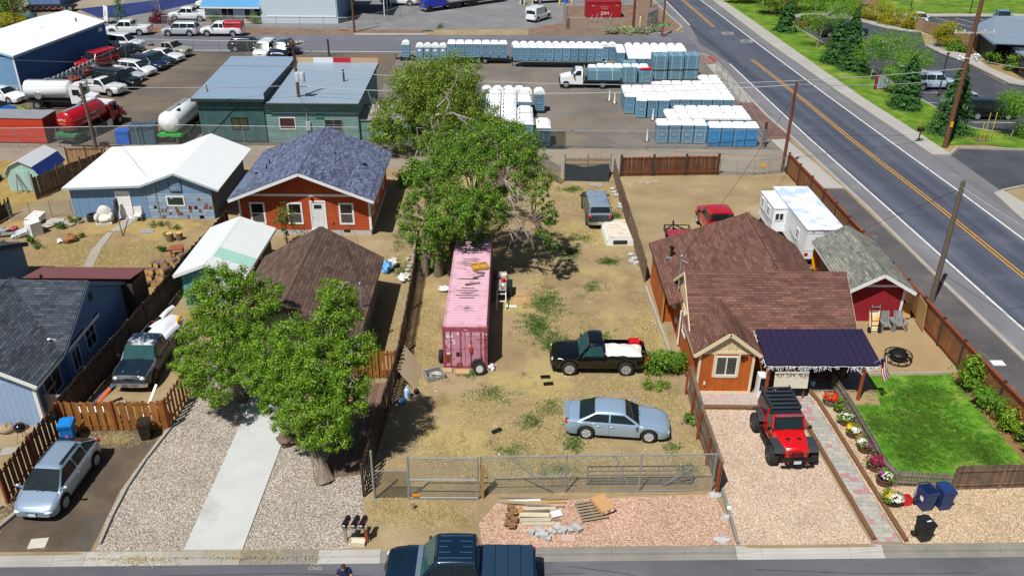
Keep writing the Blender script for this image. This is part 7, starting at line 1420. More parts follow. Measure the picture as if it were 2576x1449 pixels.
# --- slate blue house at the left edge
t=thing('house','slate blue house with dark shingle roofs and pale front gable','house',(-31.0,34.7,0))
gable(t,0,8.0,0,6.4,2.55,4.5,'y',.32,.3,SLATEB,DKSH,TRIMW,off=.2,gmat=PALEB)
m=MB();m.box(-.01,8.01,-.03,.0,.0,2.55);m.build('front_cladding',PALEB,t);m=MB();m.box(7.86,8.03,-.05,.0,0,2.5);m.box(8.0,8.04,-.04,.12,0,2.5);m.build('trim_board',TRIMW,t)
gable(t,-6,8.3,2.8,9.9,2.6,4.5,'x',.3,.12,SLATEB,DKSH,plain('blue_fascia','51688a',.6),gmat=SLATEB,cap=DKSH)
for y,w,z in((1.5,1.5,1.0),(4.25-.3,1.0,1.15)):window(t,'e',8.0,y if y<2 else 2.35,z-.1,w if y<2 else.0+.01,1.2,plain('blue_window_trim','8fa6c4',.6),split='v')if y<2 else None
BT=plain('blue_window_trim','8fa6c4',.6)
window(t,'e',8.3,3.6,1.0,.75,1.15,BT,split='v');window(t,'e',8.3,5.4,1.25,1.0,1.3,BT,split='+')
m=MB();m.box(8.3,8.34,6.2,6.55,3.5,3.95);m.build('gable_vent',DKSH,t)
pipe(t,5.6,1.9,3.75,.4,.05);pipe(t,5.8,6.6,4.4,.5,.07)
t2=thing('satellite_dish','dark satellite dish on the eave of the slate blue house','satellite dish',(-22.9,38.0,2.8));m=MB();m.lathe([(.36,.1),(.25,.03),(.01,0)],18,M=Matrix.Rotation(1.1,4,'X')@Matrix.Rotation(.5,4,'Y'));m.build('dish',DKSH,t2);m=MB();m.tube([(0,0,-.3),(0,0,.05),(-.55,-.3,.3)],.025,6);m.ball((-.58,-.32,.32),(.1,.08,.06),8,5);m.build('arm',TRIMW,t2)
t=thing('lean_to','long lean-to shed with red brown metal roof behind the blue house','shed',(-28.2,44.75,0));m=MB();m.slab([(-.1,-.15,2.98),(6.15,-.15,2.98),(6.15,2.05,2.55),(-.1,2.05,2.55)],.05)
m.build('roof',ribbed('red_brown_metal','7d4a48',.28,.4,.2,.12,.06,st=.7),t);m=MB();m.box(0,6.05,0,1.95,0,2.5);m.build('wall',planks('dark_barn_board','4a3a30',.2,.25,.4,.08),t)
t=thing('house','low house with dark slate roof at the left picture edge','house',(-40,45.2,0));gable(t,0,8.6,0,5.2,2.2,3.2,'x',.3,.2,SLATEB,DKSH,DKSH)
for x,y,h in((6.0,3.4,1.2),(5.0,2.6,1.8)):m=MB();m.tube([(x,y,2.7),(x,y,2.9+h)],.025,6);m.tube([(x-.2,y,2.9+h*.8),(x+.2,y,2.9+h*.8)],.02,5);m.build('antenna',STEEL,t)
m=MB();m.lathe([(.2,2.7),(.25,2.78),(.05,2.85)],10,(6.3,3.5,0));m.build('roof_vent',STEEL,t)
bin_('bright blue lidded recycling bin beside the brown board fence',-21.2,33.45,R(12),'1478c4',s=1.15);bin_('dark brown wheeled bin by the end of the orange fence',-17.65,33.75,R(15),'2c211c',s=1.0)
t=thing('kettle_grill','black round kettle grill by the pale blue wall','grill',(-23.5,33.5,0));m=MB();m.ball((0,0,.75),(.3,.3,.26),16,10);m.build('bowl',plain('gloss_black','0d0e10',.15,0,.1,3,.8),t)
for a in(0,2.1,4.2):m=MB();m.tube([(.15*math.cos(a),.15*math.sin(a),.6),(.33*math.cos(a),.33*math.sin(a),0)],.018,6);m.build('leg',STEEL,t)
for k,(x,y,s)in enumerate(((-24.6,34.2,.4),(-24.1,34.35,.35),(-25.2,34.1,.38),(-25.8,34.0,.34))):lump('garden_rock',['tan rock below the pale blue wall','rounded grey rock beside the grill','second tan rock below the pale blue wall','tan rock at the picture edge'][k],'rock',(x,y,.1),(s,s*.8,.28),plain('tan_rock','94816a',.9,0,.25,5),.4,k,group='rocks by the pale blue wall')
sheet('stepping_path',[(-25.0,32.3),(-24.2,32.2),(-24.25,32.9),(-25.0,33.0)],CONC,.03);sheet('stepping_path',[(-24.1,32.3),(-23.4,32.4),(-23.4,32.95),(-24.1,32.9)],CONC,.03)
for(x,y,rz,L,lab)in((-21.6,27.6,1.25,2.2,'grey landscape timber at the foot of the brown fence'),(-22.5,28.4,.9,1.2,'grey plank lying beyond the fence end')):m=MB();m.box(-L/2,L/2,-.09,.09,0,.14);o=tag(m.build('landscape_timber',plain('grey_timber_b','8a857c',.85)),lab,'timber');o.location=(x,y,0);o.rotation_euler=(0,0,rz)
m=MB();m.box(-.35,.35,-.28,.28,.006,.02);o=tag(m.build('pale_slab',plain('pale_slab','b5b2a6',.8)),'pale rectangular cover lying in the dark driveway','cover');o.location=(-19.55,26.75,0);o.rotation_euler=(0,0,.15)
m=MB();m.box(-.85,.85,-.3,.3,.25,.3);o=tag(m.build('white_sheet',TRIMW),'white sheet lying on boards behind the orange fence','sheet');o.location=(-20.6,34.95,.55);o.rotation_euler=(.15,0,-.1)
t=thing('fuel_can','dark red plastic fuel can behind the corner of the orange fence','fuel can',(-17.4,35.3,0),R(35));m=MB();m.box(-.3,.3,-.2,.2,0,.45);m.add([(-.3,-.2,.45),(.3,-.2,.45),(.3,.2,.45),(-.3,.2,.45),(-.15,-.1,.6),(.25,-.1,.6),(.25,.1,.6),(-.15,.1,.6)],[(0,1,5,4),(1,2,6,5),(2,3,7,6),(3,0,4,7),(4,5,6,7)]);m.build('body',plain('can_red','9a1424',.45),t);m=MB();m.tube([(-.2,0,.55),(-.4,0,.7)],.04,6);m.build('spout',BLK,t)
for k,(a,b,c,w,lab)in enumerate([((-21.4,36.2,.1),(-20.6,39.3,.15),'3a5a7a',.22,'faded blue plank beside the old pickup'),((-21.5,38.2,.1),(-21.0,42.8,.2),'6a5a48',.12,'long brown plank between the dark fence and old pickup'),((-21.0,36.0,.3),(-20.4,36.6,.9),'b5502c',.3,'orange brown board propped near the old pickup'),((-20.2,36.4,.1),(-19.7,36.5,.15),'8a8478',.3,'grey scrap board before the old pickup')]):
 m=MB();m.bar(a,b,w,.05);tag(m.build('plank',plain('pk_'+c,c,.8,0,.2,4)),lab,'plank')
m=MB();m.bar((-18.4,35.2,0),(-17.9,36.4,1.3),.14,.02);tag(m.build('white_plank',TRIMW),'narrow white plank leaning on the slatted orange fence','plank')
for k,(x,y,z,r,c,lab)in enumerate([(-8.3,51.6,.3,(.35,.5,.35),'5a9cd0','blue tarpaulin bundle beside the umber roof'),(-7.95,52.1,.45,(.3,.35,.2),'c4c4c0','grey cloth on the blue tarpaulin bundle'),(-7.05,50.3,.2,(.35,.5,.18),'d0d0cc','white crumpled sheet lying by the dark fence'),(-4.3,48.9,.15,(.35,.3,.15),'c8c8c4','white crumpled rag left of the pink container')]):lump('cloth_bundle',lab,'bundle',(x,y,z),r,plain('cl_'+c,c,.7,0,.25,5),.7,k+3)
rg=random.Random(33)
for k in range(9):lump('rubble','pale rubble lump lying along the dark fence behind the umber roof','rubble',(-6.9+rg.uniform(-.4,.3),51.5+k*.55,.1),(.18,.15,.14),plain('pale_rubble','a09a90',.9,0,.3,6),.6,k,group='rubble lumps along the dark fence')
t=chain_fence('wire_fence','low wire fence on brown posts behind the pallets',[(-37.3,59.4),(-32.9,60.0)],1.3,chain('chain_link_far','8f9496',.12,.12),1.5,top=False);t=board_fence('board_fence','dark ruined board fence at the left of the junk yard',[(-37.6,60.2),(-38.6,53.5)],1.2,CEDD,CEDD,post=1.8,ph=.2,seed=46,jit=.2,rails=(.4,.9))
board_fence('board_fence','brown board fence between the mint shed and the blue house',[(-37.2,63.2),(-34.3,69.2)],1.75,CEDG,WOODPOST,post=2.2,ph=.35,seed=47,pside=-.1);board_fence('board_fence','patched plank fence behind the mint shed',[(-38.0,70.6),(-34.8,70.9)],1.4,plain('patched_board','9a7a52',.85,0,.3,4),WOODPOST,post=1.6,ph=.3,seed=48,w=.3,gap=.05)
t=thing('garden_shed','small mint green shed with white and blue ribbed roof','shed',(-40.1,64.9,0),R(-4));MINT=planks('mint_board','9dbfb6',.4,.05,.1,.04,gd=.6)
m=MB();sec=[(0,0),(2.75,0),(2.75,1.45),(2.35,2.05),(1.38,2.5),(.4,2.05),(0,1.45)];m.poly([(x,0,z)for x,z in sec]);m.poly([(x,3.5,z)for x,z in sec][::-1]);m.poly([(2.75,0,0),(2.75,3.5,0),(2.75,3.5,1.45),(2.75,0,1.45)]);m.poly([(0,3.5,0),(0,0,0),(0,0,1.45),(0,3.5,1.45)]);m.build('wall',MINT,t)
for(a,b),mt in zip((((-.1,1.35),(.38,2.08)),((.38,2.08),(1.38,2.56)),((1.38,2.56),(2.38,2.1)),((2.38,2.1),(2.9,1.3))),(0,0,0,1)):
 m=MB();m.slab([(a[0],-.15,a[1]+.05),(b[0],-.15,b[1]+.05),(b[0],3.65,b[1]+.05),(a[0],3.65,a[1]+.05)],.05);m.build('roof',ribbed('white_rib_roof','d0d4d6',.28,.4,.2,.2,.06)if not mt else ribbed('blue_rib_roof','2c3f8a',.28,.35,.2,.25,.1),t)
m=MB();m.box(.7,1.9,-.04,0,.08,1.75);m.build('door',MINT,t);m=MB();m.bar((.95,-.6,0),(.9,-.05,1.5),.07);m.bar((1.7,-.4,0),(.95,-.05,1.45),.06);m.build('prop',GREYW,t)
for(x,y,rz,L,c,lab)in((-43.5,66.8,.1,3.0,'4a6a9a','blue sheet lying on timber left of the mint shed'),(-43.5,65.0,-.2,2.6,'b08a50','pale yellow planks left of the mint shed'),(-41.8,63.6,.3,2.2,'a07c48','tan plank lying by the mint shed door')):
 m=MB();m.box(-L/2,L/2,-.6,.6,.35,.4);m.box(-L/2,L/2,-.5,-.4,0,.35);m.box(-L/2,L/2,.4,.5,0,.35);o=tag(m.build('board_stack',plain('bs_'+c,c,.7,0,.2,3)),lab,'boards');o.location=(x,y,0);o.rotation_euler=(0,0,rz)
t=thing('garden_table','dark garden table at the left edge of the straw yard','table',(-41.6,60.8,0));m=MB();m.box(-.6,.6,-.4,.4,.6,.65);m.build('tabletop',DKPOST,t);m=MB();[m.bar((x,y,0),(x*.8,y,.6),.05)for x in(-.5,.5)for y in(-.3,.3)];m.build('leg',DKPOST,t)
lump('blue_tub','blue plastic tub by the dark ruined fence','tub',(-38.2,59.0,.2),(.25,.22,.22),plain('blue_plastic','1c3fa8',.5),.1)
# --- portable toilets
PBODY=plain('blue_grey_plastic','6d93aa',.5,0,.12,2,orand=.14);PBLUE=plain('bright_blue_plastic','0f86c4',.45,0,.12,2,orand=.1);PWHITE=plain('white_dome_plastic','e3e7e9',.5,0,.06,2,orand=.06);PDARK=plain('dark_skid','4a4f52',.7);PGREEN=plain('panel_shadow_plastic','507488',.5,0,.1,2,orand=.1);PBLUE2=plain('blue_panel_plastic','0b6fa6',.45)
def toilet_proto(kind,bm,pm,dome,sign=False):
 t=thing('portable_toilet','x','portable toilet',(0,0,0));w,d,h=.565,.6,1.8
 m=MB();m.box(-w,w,-d,d,.1,h)
 for x in(-w,w-.07):m.box(x,x+.07,-d-.025,-d,.1,h-.05)
 m.box(-w+.07,w-.07,-d-.025,-d,h-.22,h-.05);m.box(-w+.07,w-.07,-d-.025,-d,.1,.2)
 m.build('body',bm,t)
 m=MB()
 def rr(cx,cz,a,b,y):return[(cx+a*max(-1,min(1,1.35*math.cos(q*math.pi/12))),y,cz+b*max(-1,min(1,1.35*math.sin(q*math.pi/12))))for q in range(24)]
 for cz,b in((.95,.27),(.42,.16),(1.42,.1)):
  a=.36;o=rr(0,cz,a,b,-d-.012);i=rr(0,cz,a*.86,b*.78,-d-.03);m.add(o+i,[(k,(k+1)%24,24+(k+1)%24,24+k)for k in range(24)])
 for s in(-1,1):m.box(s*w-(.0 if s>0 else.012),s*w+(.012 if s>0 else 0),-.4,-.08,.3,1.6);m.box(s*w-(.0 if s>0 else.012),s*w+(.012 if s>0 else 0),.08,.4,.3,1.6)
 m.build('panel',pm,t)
 m=MB();e=.05
 if dome=='arch':
  n=10;P=[(-(w+e)*math.cos(math.pi*k/n),h+.0+.36*math.sin(math.pi*k/n))for k in range(n+1)];V=[(x,-d-.06,z)for x,z in P]+[(x,d+.06,z)for x,z in P]
  m.add(V,[(k,n+1+k,n+2+k,k+1)[::-1]for k in range(n)],True);m.poly([(x,-d-.06,z)for x,z in P]);m.poly([(x,d+.06,z)for x,z in P][::-1]);m.box(-w-e,w+e,-d-.06,d+.06,h-.06,h)
 else:
  a,b,c_,g=w+e,d+.06,w-.1,d-.2;V=[(-a,-b,h-.04),(a,-b,h-.04),(a,b,h-.04),(-a,b,h-.04),(-a,-b,h+.05),(a,-b,h+.05),(a,b,h+.05),(-a,b,h+.05),(-c_,-g,h+.27),(c_,-g,h+.27),(c_,g,h+.3),(-c_,g,h+.3)]
  m.add(V,[(0,1,5,4),(1,2,6,5),(2,3,7,6),(3,0,4,7),(4,5,9,8),(5,6,10,9),(6,7,11,10),(7,4,8,11),(8,9,10,11),(3,2,1,0)])
  for y in(-g*.5,g*.3):m.box(-c_*.8,c_*.8,y,y+.1,h+.27,h+.33)
 m.build('roof',PWHITE,t,sharp=25)
 m=MB();m.tube([(w-.12,d-.14,h),(w-.12,d-.14,h+.42)],.05,8);m.box(w+.03,w+.055,.1,.3,h-.02,h+.02);m.build('vent_pipe',PDARK,t)
 m=MB();m.box(-w,w,-d,-d+.12,0,.1);m.box(-w,w,d-.12,d,0,.1);m.build('skid',PDARK,t)
 if sign:m=MB();m.box(-.26,.26,-d-.05,-d-.03,1.22,1.52);m.build('notice',plain('notice_white','e2e4e4',.6),t)
 return t
PROT={'cap':toilet_proto('cap',PBODY,PGREEN,'cap'),'arch':toilet_proto('arch',PBODY,PGREEN,'arch'),'blue':toilet_proto('blue',PBLUE,PBLUE2,'cap'),'sign':toilet_proto('sign',PBODY,PGREEN,'arch',True)}
ORD=['first','second','third','fourth','fifth','sixth','seventh','eighth','ninth','tenth','eleventh','twelfth','thirteenth','fourteenth','fifteenth']
GT_='portable toilets stored in the gravel yard';_pu={}
def potty(kind,x,y,z,label,rz=0,sx=1.,kx=.9):
 if kind not in _pu:_pu[kind]=1;o=PROT[kind];o.location=(x,y,z);o.rotation_euler=(0,0,rz);o['label']=label;o['group']=GT_
 else:o=copy_tree(PROT[kind],None,(x,y,z),rz,label,GT_)
 o.scale=(sx*kx,sx,sx);j=random.Random(x*13+y);o.rotation_euler.z+=j.uniform(-.02,.02);return o
for i in range(4):potty('cap',13.72+i*1.16,78.2+(.0,.05,.02,-.05)[i],0,'grey portable toilet, %s from left in the row along the alley fence'%ORD[i])
for i in range(4):potty('blue',18.42+i*1.13,77.55,0,'bright blue portable toilet, %s from left of the four blue fronts'%ORD[i])
for c in range(7):
 for r in range(3 if c else 2):potty('blue' if c==6 and r==0 else 'cap',14.9+c*1.13,80.0+r*1.24,0,'second block toilet, %s column from left, %s row from the alley'%(ORD[c],ORD[r]))
for c in range(10):
 n=(3,4,4,5,5,5,5,5,7,7)[c];y0=(87.3,85.95,86.1,86.1,86.5,86.5,86.5,86.5,86.5,86.5)[c]
 for r in range(n):potty('cap',11.75+c*1.09,y0+r*1.23,0,'wide middle block toilet, %s column from left, %s row from the front'%(ORD[c],ORD[r]),R(-8)if c==1 and r==0 else 0,1.,.87)
for i in range(7):potty('cap',8.9+i*.98+(.0 if i else-.05),99.3+(.1 if i>0 else-.4),0,'grey portable toilet, %s from left in the row behind the flatbed truck'%ORD[i],0,.9,.85)
for c in range(8):
 for r in range(6 if c else 3):potty('arch' if r==5 else 'cap',12.9+c*1.05+r*.05,(103.6 if c else 106.5)+r*1.12,0,'far right block toilet, %s column from left, %s row from the front'%(ORD[c],ORD[r]),0,.92,.9)
for i in range(11):potty('cap',.35+i*.98,105.5,.75,'portable toilet standing on the long trailer, %s from left'%ORD[i],0,.9,.83)
for i in range(13):potty('arch',.2+i*1.0,109.3,0,'arched white roofed toilet in the row behind the long trailer, %s from left'%ORD[i],0,.95,.86)
for i in range(7):potty('cap',-7.55+i*1.04,107.2,.66,'portable toilet standing on the black tandem trailer, %s from left'%ORD[i],0,.95,.84)
for i in range(4):potty('sign',-11.6+i*.96,108.6,0,'portable toilet with white notice, %s from left beside the black tandem trailer'%ORD[i],0,.9,.83)
potty('arch',-13.3,108.6,.3,'single portable toilet on a small trailer at the far left of the yard',0,.9)
for i in range(4):potty('arch',-2.75+i*1.12,88.6,0,'arched roof toilet beside the tree, %s from left in its back row'%ORD[i])
potty('arch',1.35,88.0,0,'arched roof toilet at the right end of the tree side back row')
for r in range(8):potty('cap',-.45,86.6-r*1.24,0,'white roofed toilet in the left tree side column, %s from the back'%ORD[r],math.pi/2,1.1,.95)
for r in range(2):potty('cap',1.1,85.2+r*1.22,0,'white roofed toilet in the right tree side column, %s of the two at the back'%ORD[r],0,1.,1.15)
for r in range(4):potty('cap',1.1,81.2-r*1.24,0,'white roofed toilet in the right tree side column, %s of the four in front'%ORD[r],math.pi/2,1.1,.95)
for r in range(7):potty('cap',-2.0,86.6-r*1.24,0,'toilet half hidden behind the tree, %s from the back of its column'%ORD[r],math.pi/2,1.1,.95)
for r in range(2):potty('cap',2.75,76.95+r*1.22,0,'white roofed toilet of the pair by the dark mesh fence, %s from the alley'%ORD[r],math.pi/2)
potty('arch',2.62,87.4,.18,'single portable toilet on a low trailer right of the tree')
def wheel_simple(t,x,y,r,w,z=None):m=MB();m.lathe([(r*.5,-w/2),(r*.95,-w/2),(r,0),(r*.95,w/2),(r*.5,w/2)],16,(x,y,z or r),'y');o=m.build('wheel',RUB,t);m=MB();m.lathe([(r*.52,-w*.52),(r*.3,-w*.4),(.01,-w*.4)],14,(x,y,z or r),'y');m.build('rim',plain('grey_rim','8a8c8e',.5,.3),o)
def flat_trailer(name,lab,x0,x1,y,z,W,wx,tongue,mat=BLK,fend=True,deck=None):
 t=thing(name,lab,'trailer',(x0,y,0));L=x1-x0;m=MB();m.box(0,L,0,W,z-.14,z);m.build('deck',deck or mat,t);m=MB();m.box(-.02,L+.02,-.03,.05,z-.22,z-.02);m.bar((L if tongue>0 else 0,W/2-.5,z-.15),((L if tongue>0 else 0)+tongue,W/2,z-.2),.08);m.bar((L if tongue>0 else 0,W/2+.5,z-.15),((L if tongue>0 else 0)+tongue,W/2,z-.2),.08);m.tube([((L if tongue>0 else 0)+tongue,W/2,.02),((L if tongue>0 else 0)+tongue,W/2,z+.3)],.05,8);m.build('frame',mat,t)
 for x in wx:wheel_simple(t,x-x0,.05,.36,.24)
 if fend and wx:m=MB();m.box(min(wx)-x0-.5,max(wx)-x0+.5,-.12,.2,.76,.8);m.build('mudguard',mat,t)
flat_trailer('trailer','black tandem axle trailer carrying a row of portable toilets',-8.1,-.6,106.6,.64,1.6,(-4.3,-3.5),.9);flat_trailer('trailer','long low white sided trailer carrying eleven portable toilets',.9,11.2,104.9,.73,1.6,(),-1.1,deck=plain('trailer_grey','9aa2a6',.6))
flat_trailer('trailer','tiny trailer under the single toilet right of the tree',2.0,3.25,86.7,.17,1.4,(),.0,fend=False);flat_trailer('trailer','small trailer under the single toilet at the far left',-14.0,-12.6,107.9,.28,1.4,(-12.5,),-.6,fend=False)
KIT=planks('bundled_panels','5f8597',.09,.12,.1,.25,True,gd=.6);WRAP=plain('wrap_strap','a9cdd6',.4)
def kit(lab,x,y,h,w=1.75,d=1.5,tiers=1,red=False):
 t=thing('panel_stack',lab,'panel stack',(x,y,0),0,'bundled toilet panel kits');z=.12
 for k in range(tiers):
  hh=(h-.12*tiers)*((.6,.4)[1-k]if tiers==2 else 1);m=MB();m.box(0,w,0,d,z,z+hh);m.build('panel_bundle',KIT,t)
  m=MB();[m.box(w*f-.02,w*f+.02,-.012,d+.01,z,z+hh+.01)for f in(.2,.8)];m.build('strap',WRAP,t);m=MB();m.box(-.02,w+.02,-.03,d,z-.12,z-.004);m.build('pallet_base',DKPOST,t);z+=hh+.13
 if red:
  m=MB();m.box(.1,w-.1,.1,d-.1,z,z+.08);m.box(.3,w-.3,.3,d-.3,z+.08,z+.12);m.build('red_lid',plain('magenta_red_plastic','c0203f',.4),t)
for i,x in enumerate((15.85,17.7,19.5)):kit('tall two tier bundle of blue grey toilet panels, %s from left'%ORD[i],x,99.6+.2*i,2.75,1.68,2.2,2)
kit('low bundle of blue grey toilet panels beside the flatbed truck',12.3,98.2,1.75,1.6,1.8);kit('low panel bundle topped with a red lid',14.15,98.2,1.45,1.55,1.5,1,True);kit('low bundle of toilet panels behind the red topped bundle',12.6,101.2,1.6,1.6,1.4)
t=thing('hand_truck','grey folded metal racks before the panel bundles','rack',(15.0,97.6,0));m=MB();[m.tube([(x,0,0),(x,.1,1.0)],.03,6)for x in(-.3,0,.3)];[m.tube([(-.3,.02+.1*z,z),(.3,.02+.1*z,z)],.025,6)for z in(.1,.5,.95)];m.build('frame',STEEL,t)
t=thing('frame_scrap','rusty metal frames lying between the bundles and the middle block','frame',(18.6,95.5,0));m=MB();[m.tube([(k*.4,0,.05),(k*.4,.5,.8),(k*.4+.3,.9,.8)],.03,6)for k in range(5)];[m.tube([(0,y,z),(1.9,y,z)],.03,6)for y,z in((.02,.1),(.5,.8))];m.build('frame',plain('rusty_frame','6d6460',.7),t)
t=thing('flatbed_truck','white flatbed truck loaded with bundled panels','truck',(8.4,96.9,0));m=MB();V=[]
for x,z,w in((-3.25,.95,.85),(-3.2,1.2,.92),(-2.3,1.38,.95),(-2.0,1.42,.97)):V+=[(x,-w,.55),(x,-w,z),(x,0,z+.06),(x,w,z),(x,w,.55)]
m.add(V,[(i*5+k,i*5+k+1,(i+1)*5+k+1,(i+1)*5+k)for i in range(3)for k in range(4)]+[(0,1,2,3,4)[::-1]],False);m.box(-2.0,-.75,-.97,.97,.5,1.42);m.build('body',WPAINT,t)
m=MB();V=[(-2.05,-.93,1.4),(-.78,-.95,1.4),(-.78,-.8,2.05),(-1.5,-.8,2.08)];W2=[(x,-y,z)for x,y,z in V];m.add(V+W2,[(0,1,2,3)[::-1],(4,5,6,7),(2,1,5,6),(3,2,6,7)[::-1],(0,3,7,4)]);m.build('cab_roof',WPAINT,t)
m=MB();m.slab([(-2.04,-.8,1.46),(-2.04,.8,1.46),(-1.58,.7,2.02),(-1.58,-.7,2.02)][::-1],.02);m.build('windscreen',TEALG,t)
for s in(-1,1):m=MB();y=s*.955;m.add([(-1.75,y,1.45),(-.95,y,1.45),(-.95,s*.84,1.95),(-1.4,s*.84,1.95)],[(0,1,2,3)]);m.build('side_window',TINT,t);m=MB();m.bar((-1.8,s*.95,1.5),(-1.75,s*1.2,1.6),.12,.3);m.build('mirror',BLK,t)
m=MB();m.box(-3.35,-3.2,-.95,.95,.45,.75);m.build('bumper',BLK,t);m=MB();m.box(-3.27,-3.22,-.6,.6,.78,1.02);m.build('grille',BLK,t)
for s in(-1,1):m=MB();m.box(-3.27,-3.2,s*.78-.12,s*.78+.12,.8,1.0);m.build('headlight',LAMP,t)
m=MB();m.box(-.65,3.6,-1.05,1.05,.78,.9);m.build('deck',BLK,t);m=MB();m.box(-.5,3.5,-.4,.4,.45,.78);m.build('chassis',BLK,t);m=MB();[m.tube([(-.55,y,.9),(-.55,y,2.2)],.04,6)for y in(-.9,-.3,.3,.9)];[m.tube([(-.55,-.9,z),(-.55,.9,z)],.04,6)for z in(1.3,1.75,2.2)];m.build('headboard',STEEL,t)
for x in(-2.6,1.45):
 for s in(-1,1):wheel_simple(t,x,s*.9,.43,.3)
t=thing('panel_stack','bundled panels lying strapped on the flatbed truck','panel stack',(8.6,96.1,.92));m=MB();m.box(-.4,3.2,0,1.6,0,1.0);m.build('panel_bundle',KIT,t);m=MB();[m.box(x-.03,x+.03,-.02,1.62,0,1.02)for x in(.6,2.3)];m.build('strap',plain('cream_strap','d5ccae',.6),t)
for i,(x,y)in enumerate(((10.2,91.4),(10.64,90.3),(13.9,84.75),(12.47,78.35))):
 t=thing('traffic_cone',['white delineator cone farthest from the alley by the middle block','second white delineator cone by the middle block corner','white delineator cone before the front of the middle block','white delineator cone tipped beside the alley fence row'][i],'cone',(x,y,0),0,'tall white cones in the yard');m=MB();m.lathe([(.14,.05),(.1,.2),(.045,1.1),(.02,1.12)],12);m.build('cone',TRIMW,t);m=MB();m.box(-.22,.22,-.22,.22,0,.05);m.build('base',BLK,t)
# --- alley fence line
BARB=chain('chain_link_alley','a5abad',.08,.07)
chain_fence('chain_link_fence','long galvanised chain link fence behind the left lots along the alley',[(-60,75.0),(-44.4,74.95),(-30.6,76.3),(-21.4,76.1),(-14,76.0)],1.85,BARB,3.2);chain_fence('chain_link_fence','galvanised chain link fence in front of the stored toilets',[(4.75,75.9),(12,76.0),(22.9,76.5)],1.75,BARB,3.1)
chain_fence('screened_fence','dark mesh screened fence panel behind the big tree',[(2.0,75.8),(4.72,75.85)],1.75,chain('screen_mesh','2f3f42',.06,.42),2.6);chain_fence('chain_link_fence','chain link fence along the pavement beside the stored toilets',[(22.9,76.6),(23.6,90),(23.9,103)],1.6,BARB,3.2)
m=MB();m.box(-.1,.1,-.1,.1,0,2.25);o=tag(m.build('corner_post',DKPOST),'dark timber corner post right of the blue toilets','post');o.location=(23.1,77.3,0)
chain_fence('chain_link_gate','leaning chain link gate panel open beside the alley',[(2.55,69.4),(3.85,67.3)],1.6,chain('chain_dark','4a4c4a',.06,.32),2.6,pr=.04)
board_fence('pallet_fence','ragged fence of yellowish pallet boards at the lot end',[(4.35,69.4),(8.2,69.5)],1.55,plain('yellow_board','a8854c',.85,0,.35,3),GREYW,post=1.9,ph=.35,seed=61,w=.09,gap=.05,jit=.1,rails=(.5,1.0,1.4))
drape('tarpaulin','dark green grey tarpaulin draped over the pallet fence','tarpaulin',4.3,8.0,68.0,69.25,lambda a,b:.06+.9*b**1.2+.12*math.sin(6*a+2)*b,plain('dark_green_tarp','0e1a1c',.85,0,.3,2,0,.8,4))
t=thing('metal_rack','rusty wire rack lying on straw before the tarpaulin','rack',(6.8,67.0,0));m=MB();[m.tube([(-.5,k*.12-.3,.12),(.5,k*.12-.3,.12)],.014,5)for k in range(6)];[m.tube([(x,-.3,.12),(x,.35,.12)],.018,5)for x in(-.5,.5)];m.build('frame',STEEL,t)
for k,(x,y)in enumerate(((8.1,66.2),(8.15,65.5),(8.3,64.9),(8.35,63.0),(8.35,62.4),(8.2,54.2),(8.35,53.6),(8.1,53.2),(8.4,52.9))):lump('pale_rock','pale rock lying along the foot of the grey board fence','rock',(x,y,.08),(.22,.18,.14),STN,.5,k,group='pale rocks along the board fence')
rg=random.Random(9);m=MB()
for k in range(60):x,y=11.2+rg.gauss(0,.6),67.9+rg.gauss(0,.25);m.tube([(x,y,.02),(x+rg.uniform(-.3,.3),y+rg.uniform(-.2,.2),.05)],.02,4)
tag(m.build('twig_litter',plain('pale_twigs','b0a594',.9)),'pale scatter of twigs on the tan lot','twigs',kind='stuff')
# --- green workshop
GRNW=planks('dark_green_boards','38605c',.18,.1,.35,.06,gd=.5,weather='2c4e52');GRNL=planks('green_lap_boards','5f8480',.24,.12,.3,.1,True,gd=.35,weather='73918c')
BROOF=ribbed('blue_steel_roof','8499ad',.62,.35,.1,.05,.07,st=.6);BROOF2=ribbed('blue_ribbed_roof','8d9fae',.36,.35,.1,.1,.07,st=.7)
t=thing('workshop','dark green workshop with two blue metal roofs','workshop',(-28.5,77.0,0));m=MB();m.box(0,5.9,0,12,0,4.0);m.build('wall',GRNW,t);m=MB();m.box(5.9,14.4,.15,12.4,0,3.55);m.build('low_wall',GRNL,t)
m=MB();m.slab([(-.35,-.4,4.22),(6.2,-.4,4.22),(6.2,12.5,4.85),(-.35,12.5,4.85)],.1);m.build('roof',BROOF,t);m=MB();m.slab([(6.2,-.3,3.85),(14.6,-.3,3.85),(14.6,12.6,4.25),(6.2,12.6,4.25)],.1);m.build('low_roof',BROOF2,t)
m=MB();m.bar((-.35,-.45,4.05),(6.2,-.45,4.05),.04,.24);m.bar((6.2,-.35,3.68),(14.6,-.35,3.68),.04,.22);m.bar((14.63,-.3,3.72),(14.63,12.6,4.12),.04,.2);m.box(6.18,6.24,-.3,12.4,3.9,4.7);m.build('fascia',plain('dark_green_trim','22302c',.7),t)
for a,b,c in((6.3,8.0,'c4a884'),(8.0,10.0,'d6d8d8'),(10.0,11.8,'b01c38'),(11.8,14.6,'b89a78')):m=MB();m.box(a,b,12.6,12.66,4.25,4.75);m.build('parapet_board',plain('parapet_'+c,c,.7),t)
window(t,'s',3.6,0,1.3,1.4,1.0,BLK,glass('dusty_window',(.05,.055,.03),.2),.06,split='v');window(t,'s',7.9,.15,1.3,1.35,1.0,TRIMW,glass('reddish_window',(.06,.02,.02),.1),.07,split='');window(t,'s',12.1,.15,1.2,1.5,.95,GREYW,GLASS,.06,split='+')
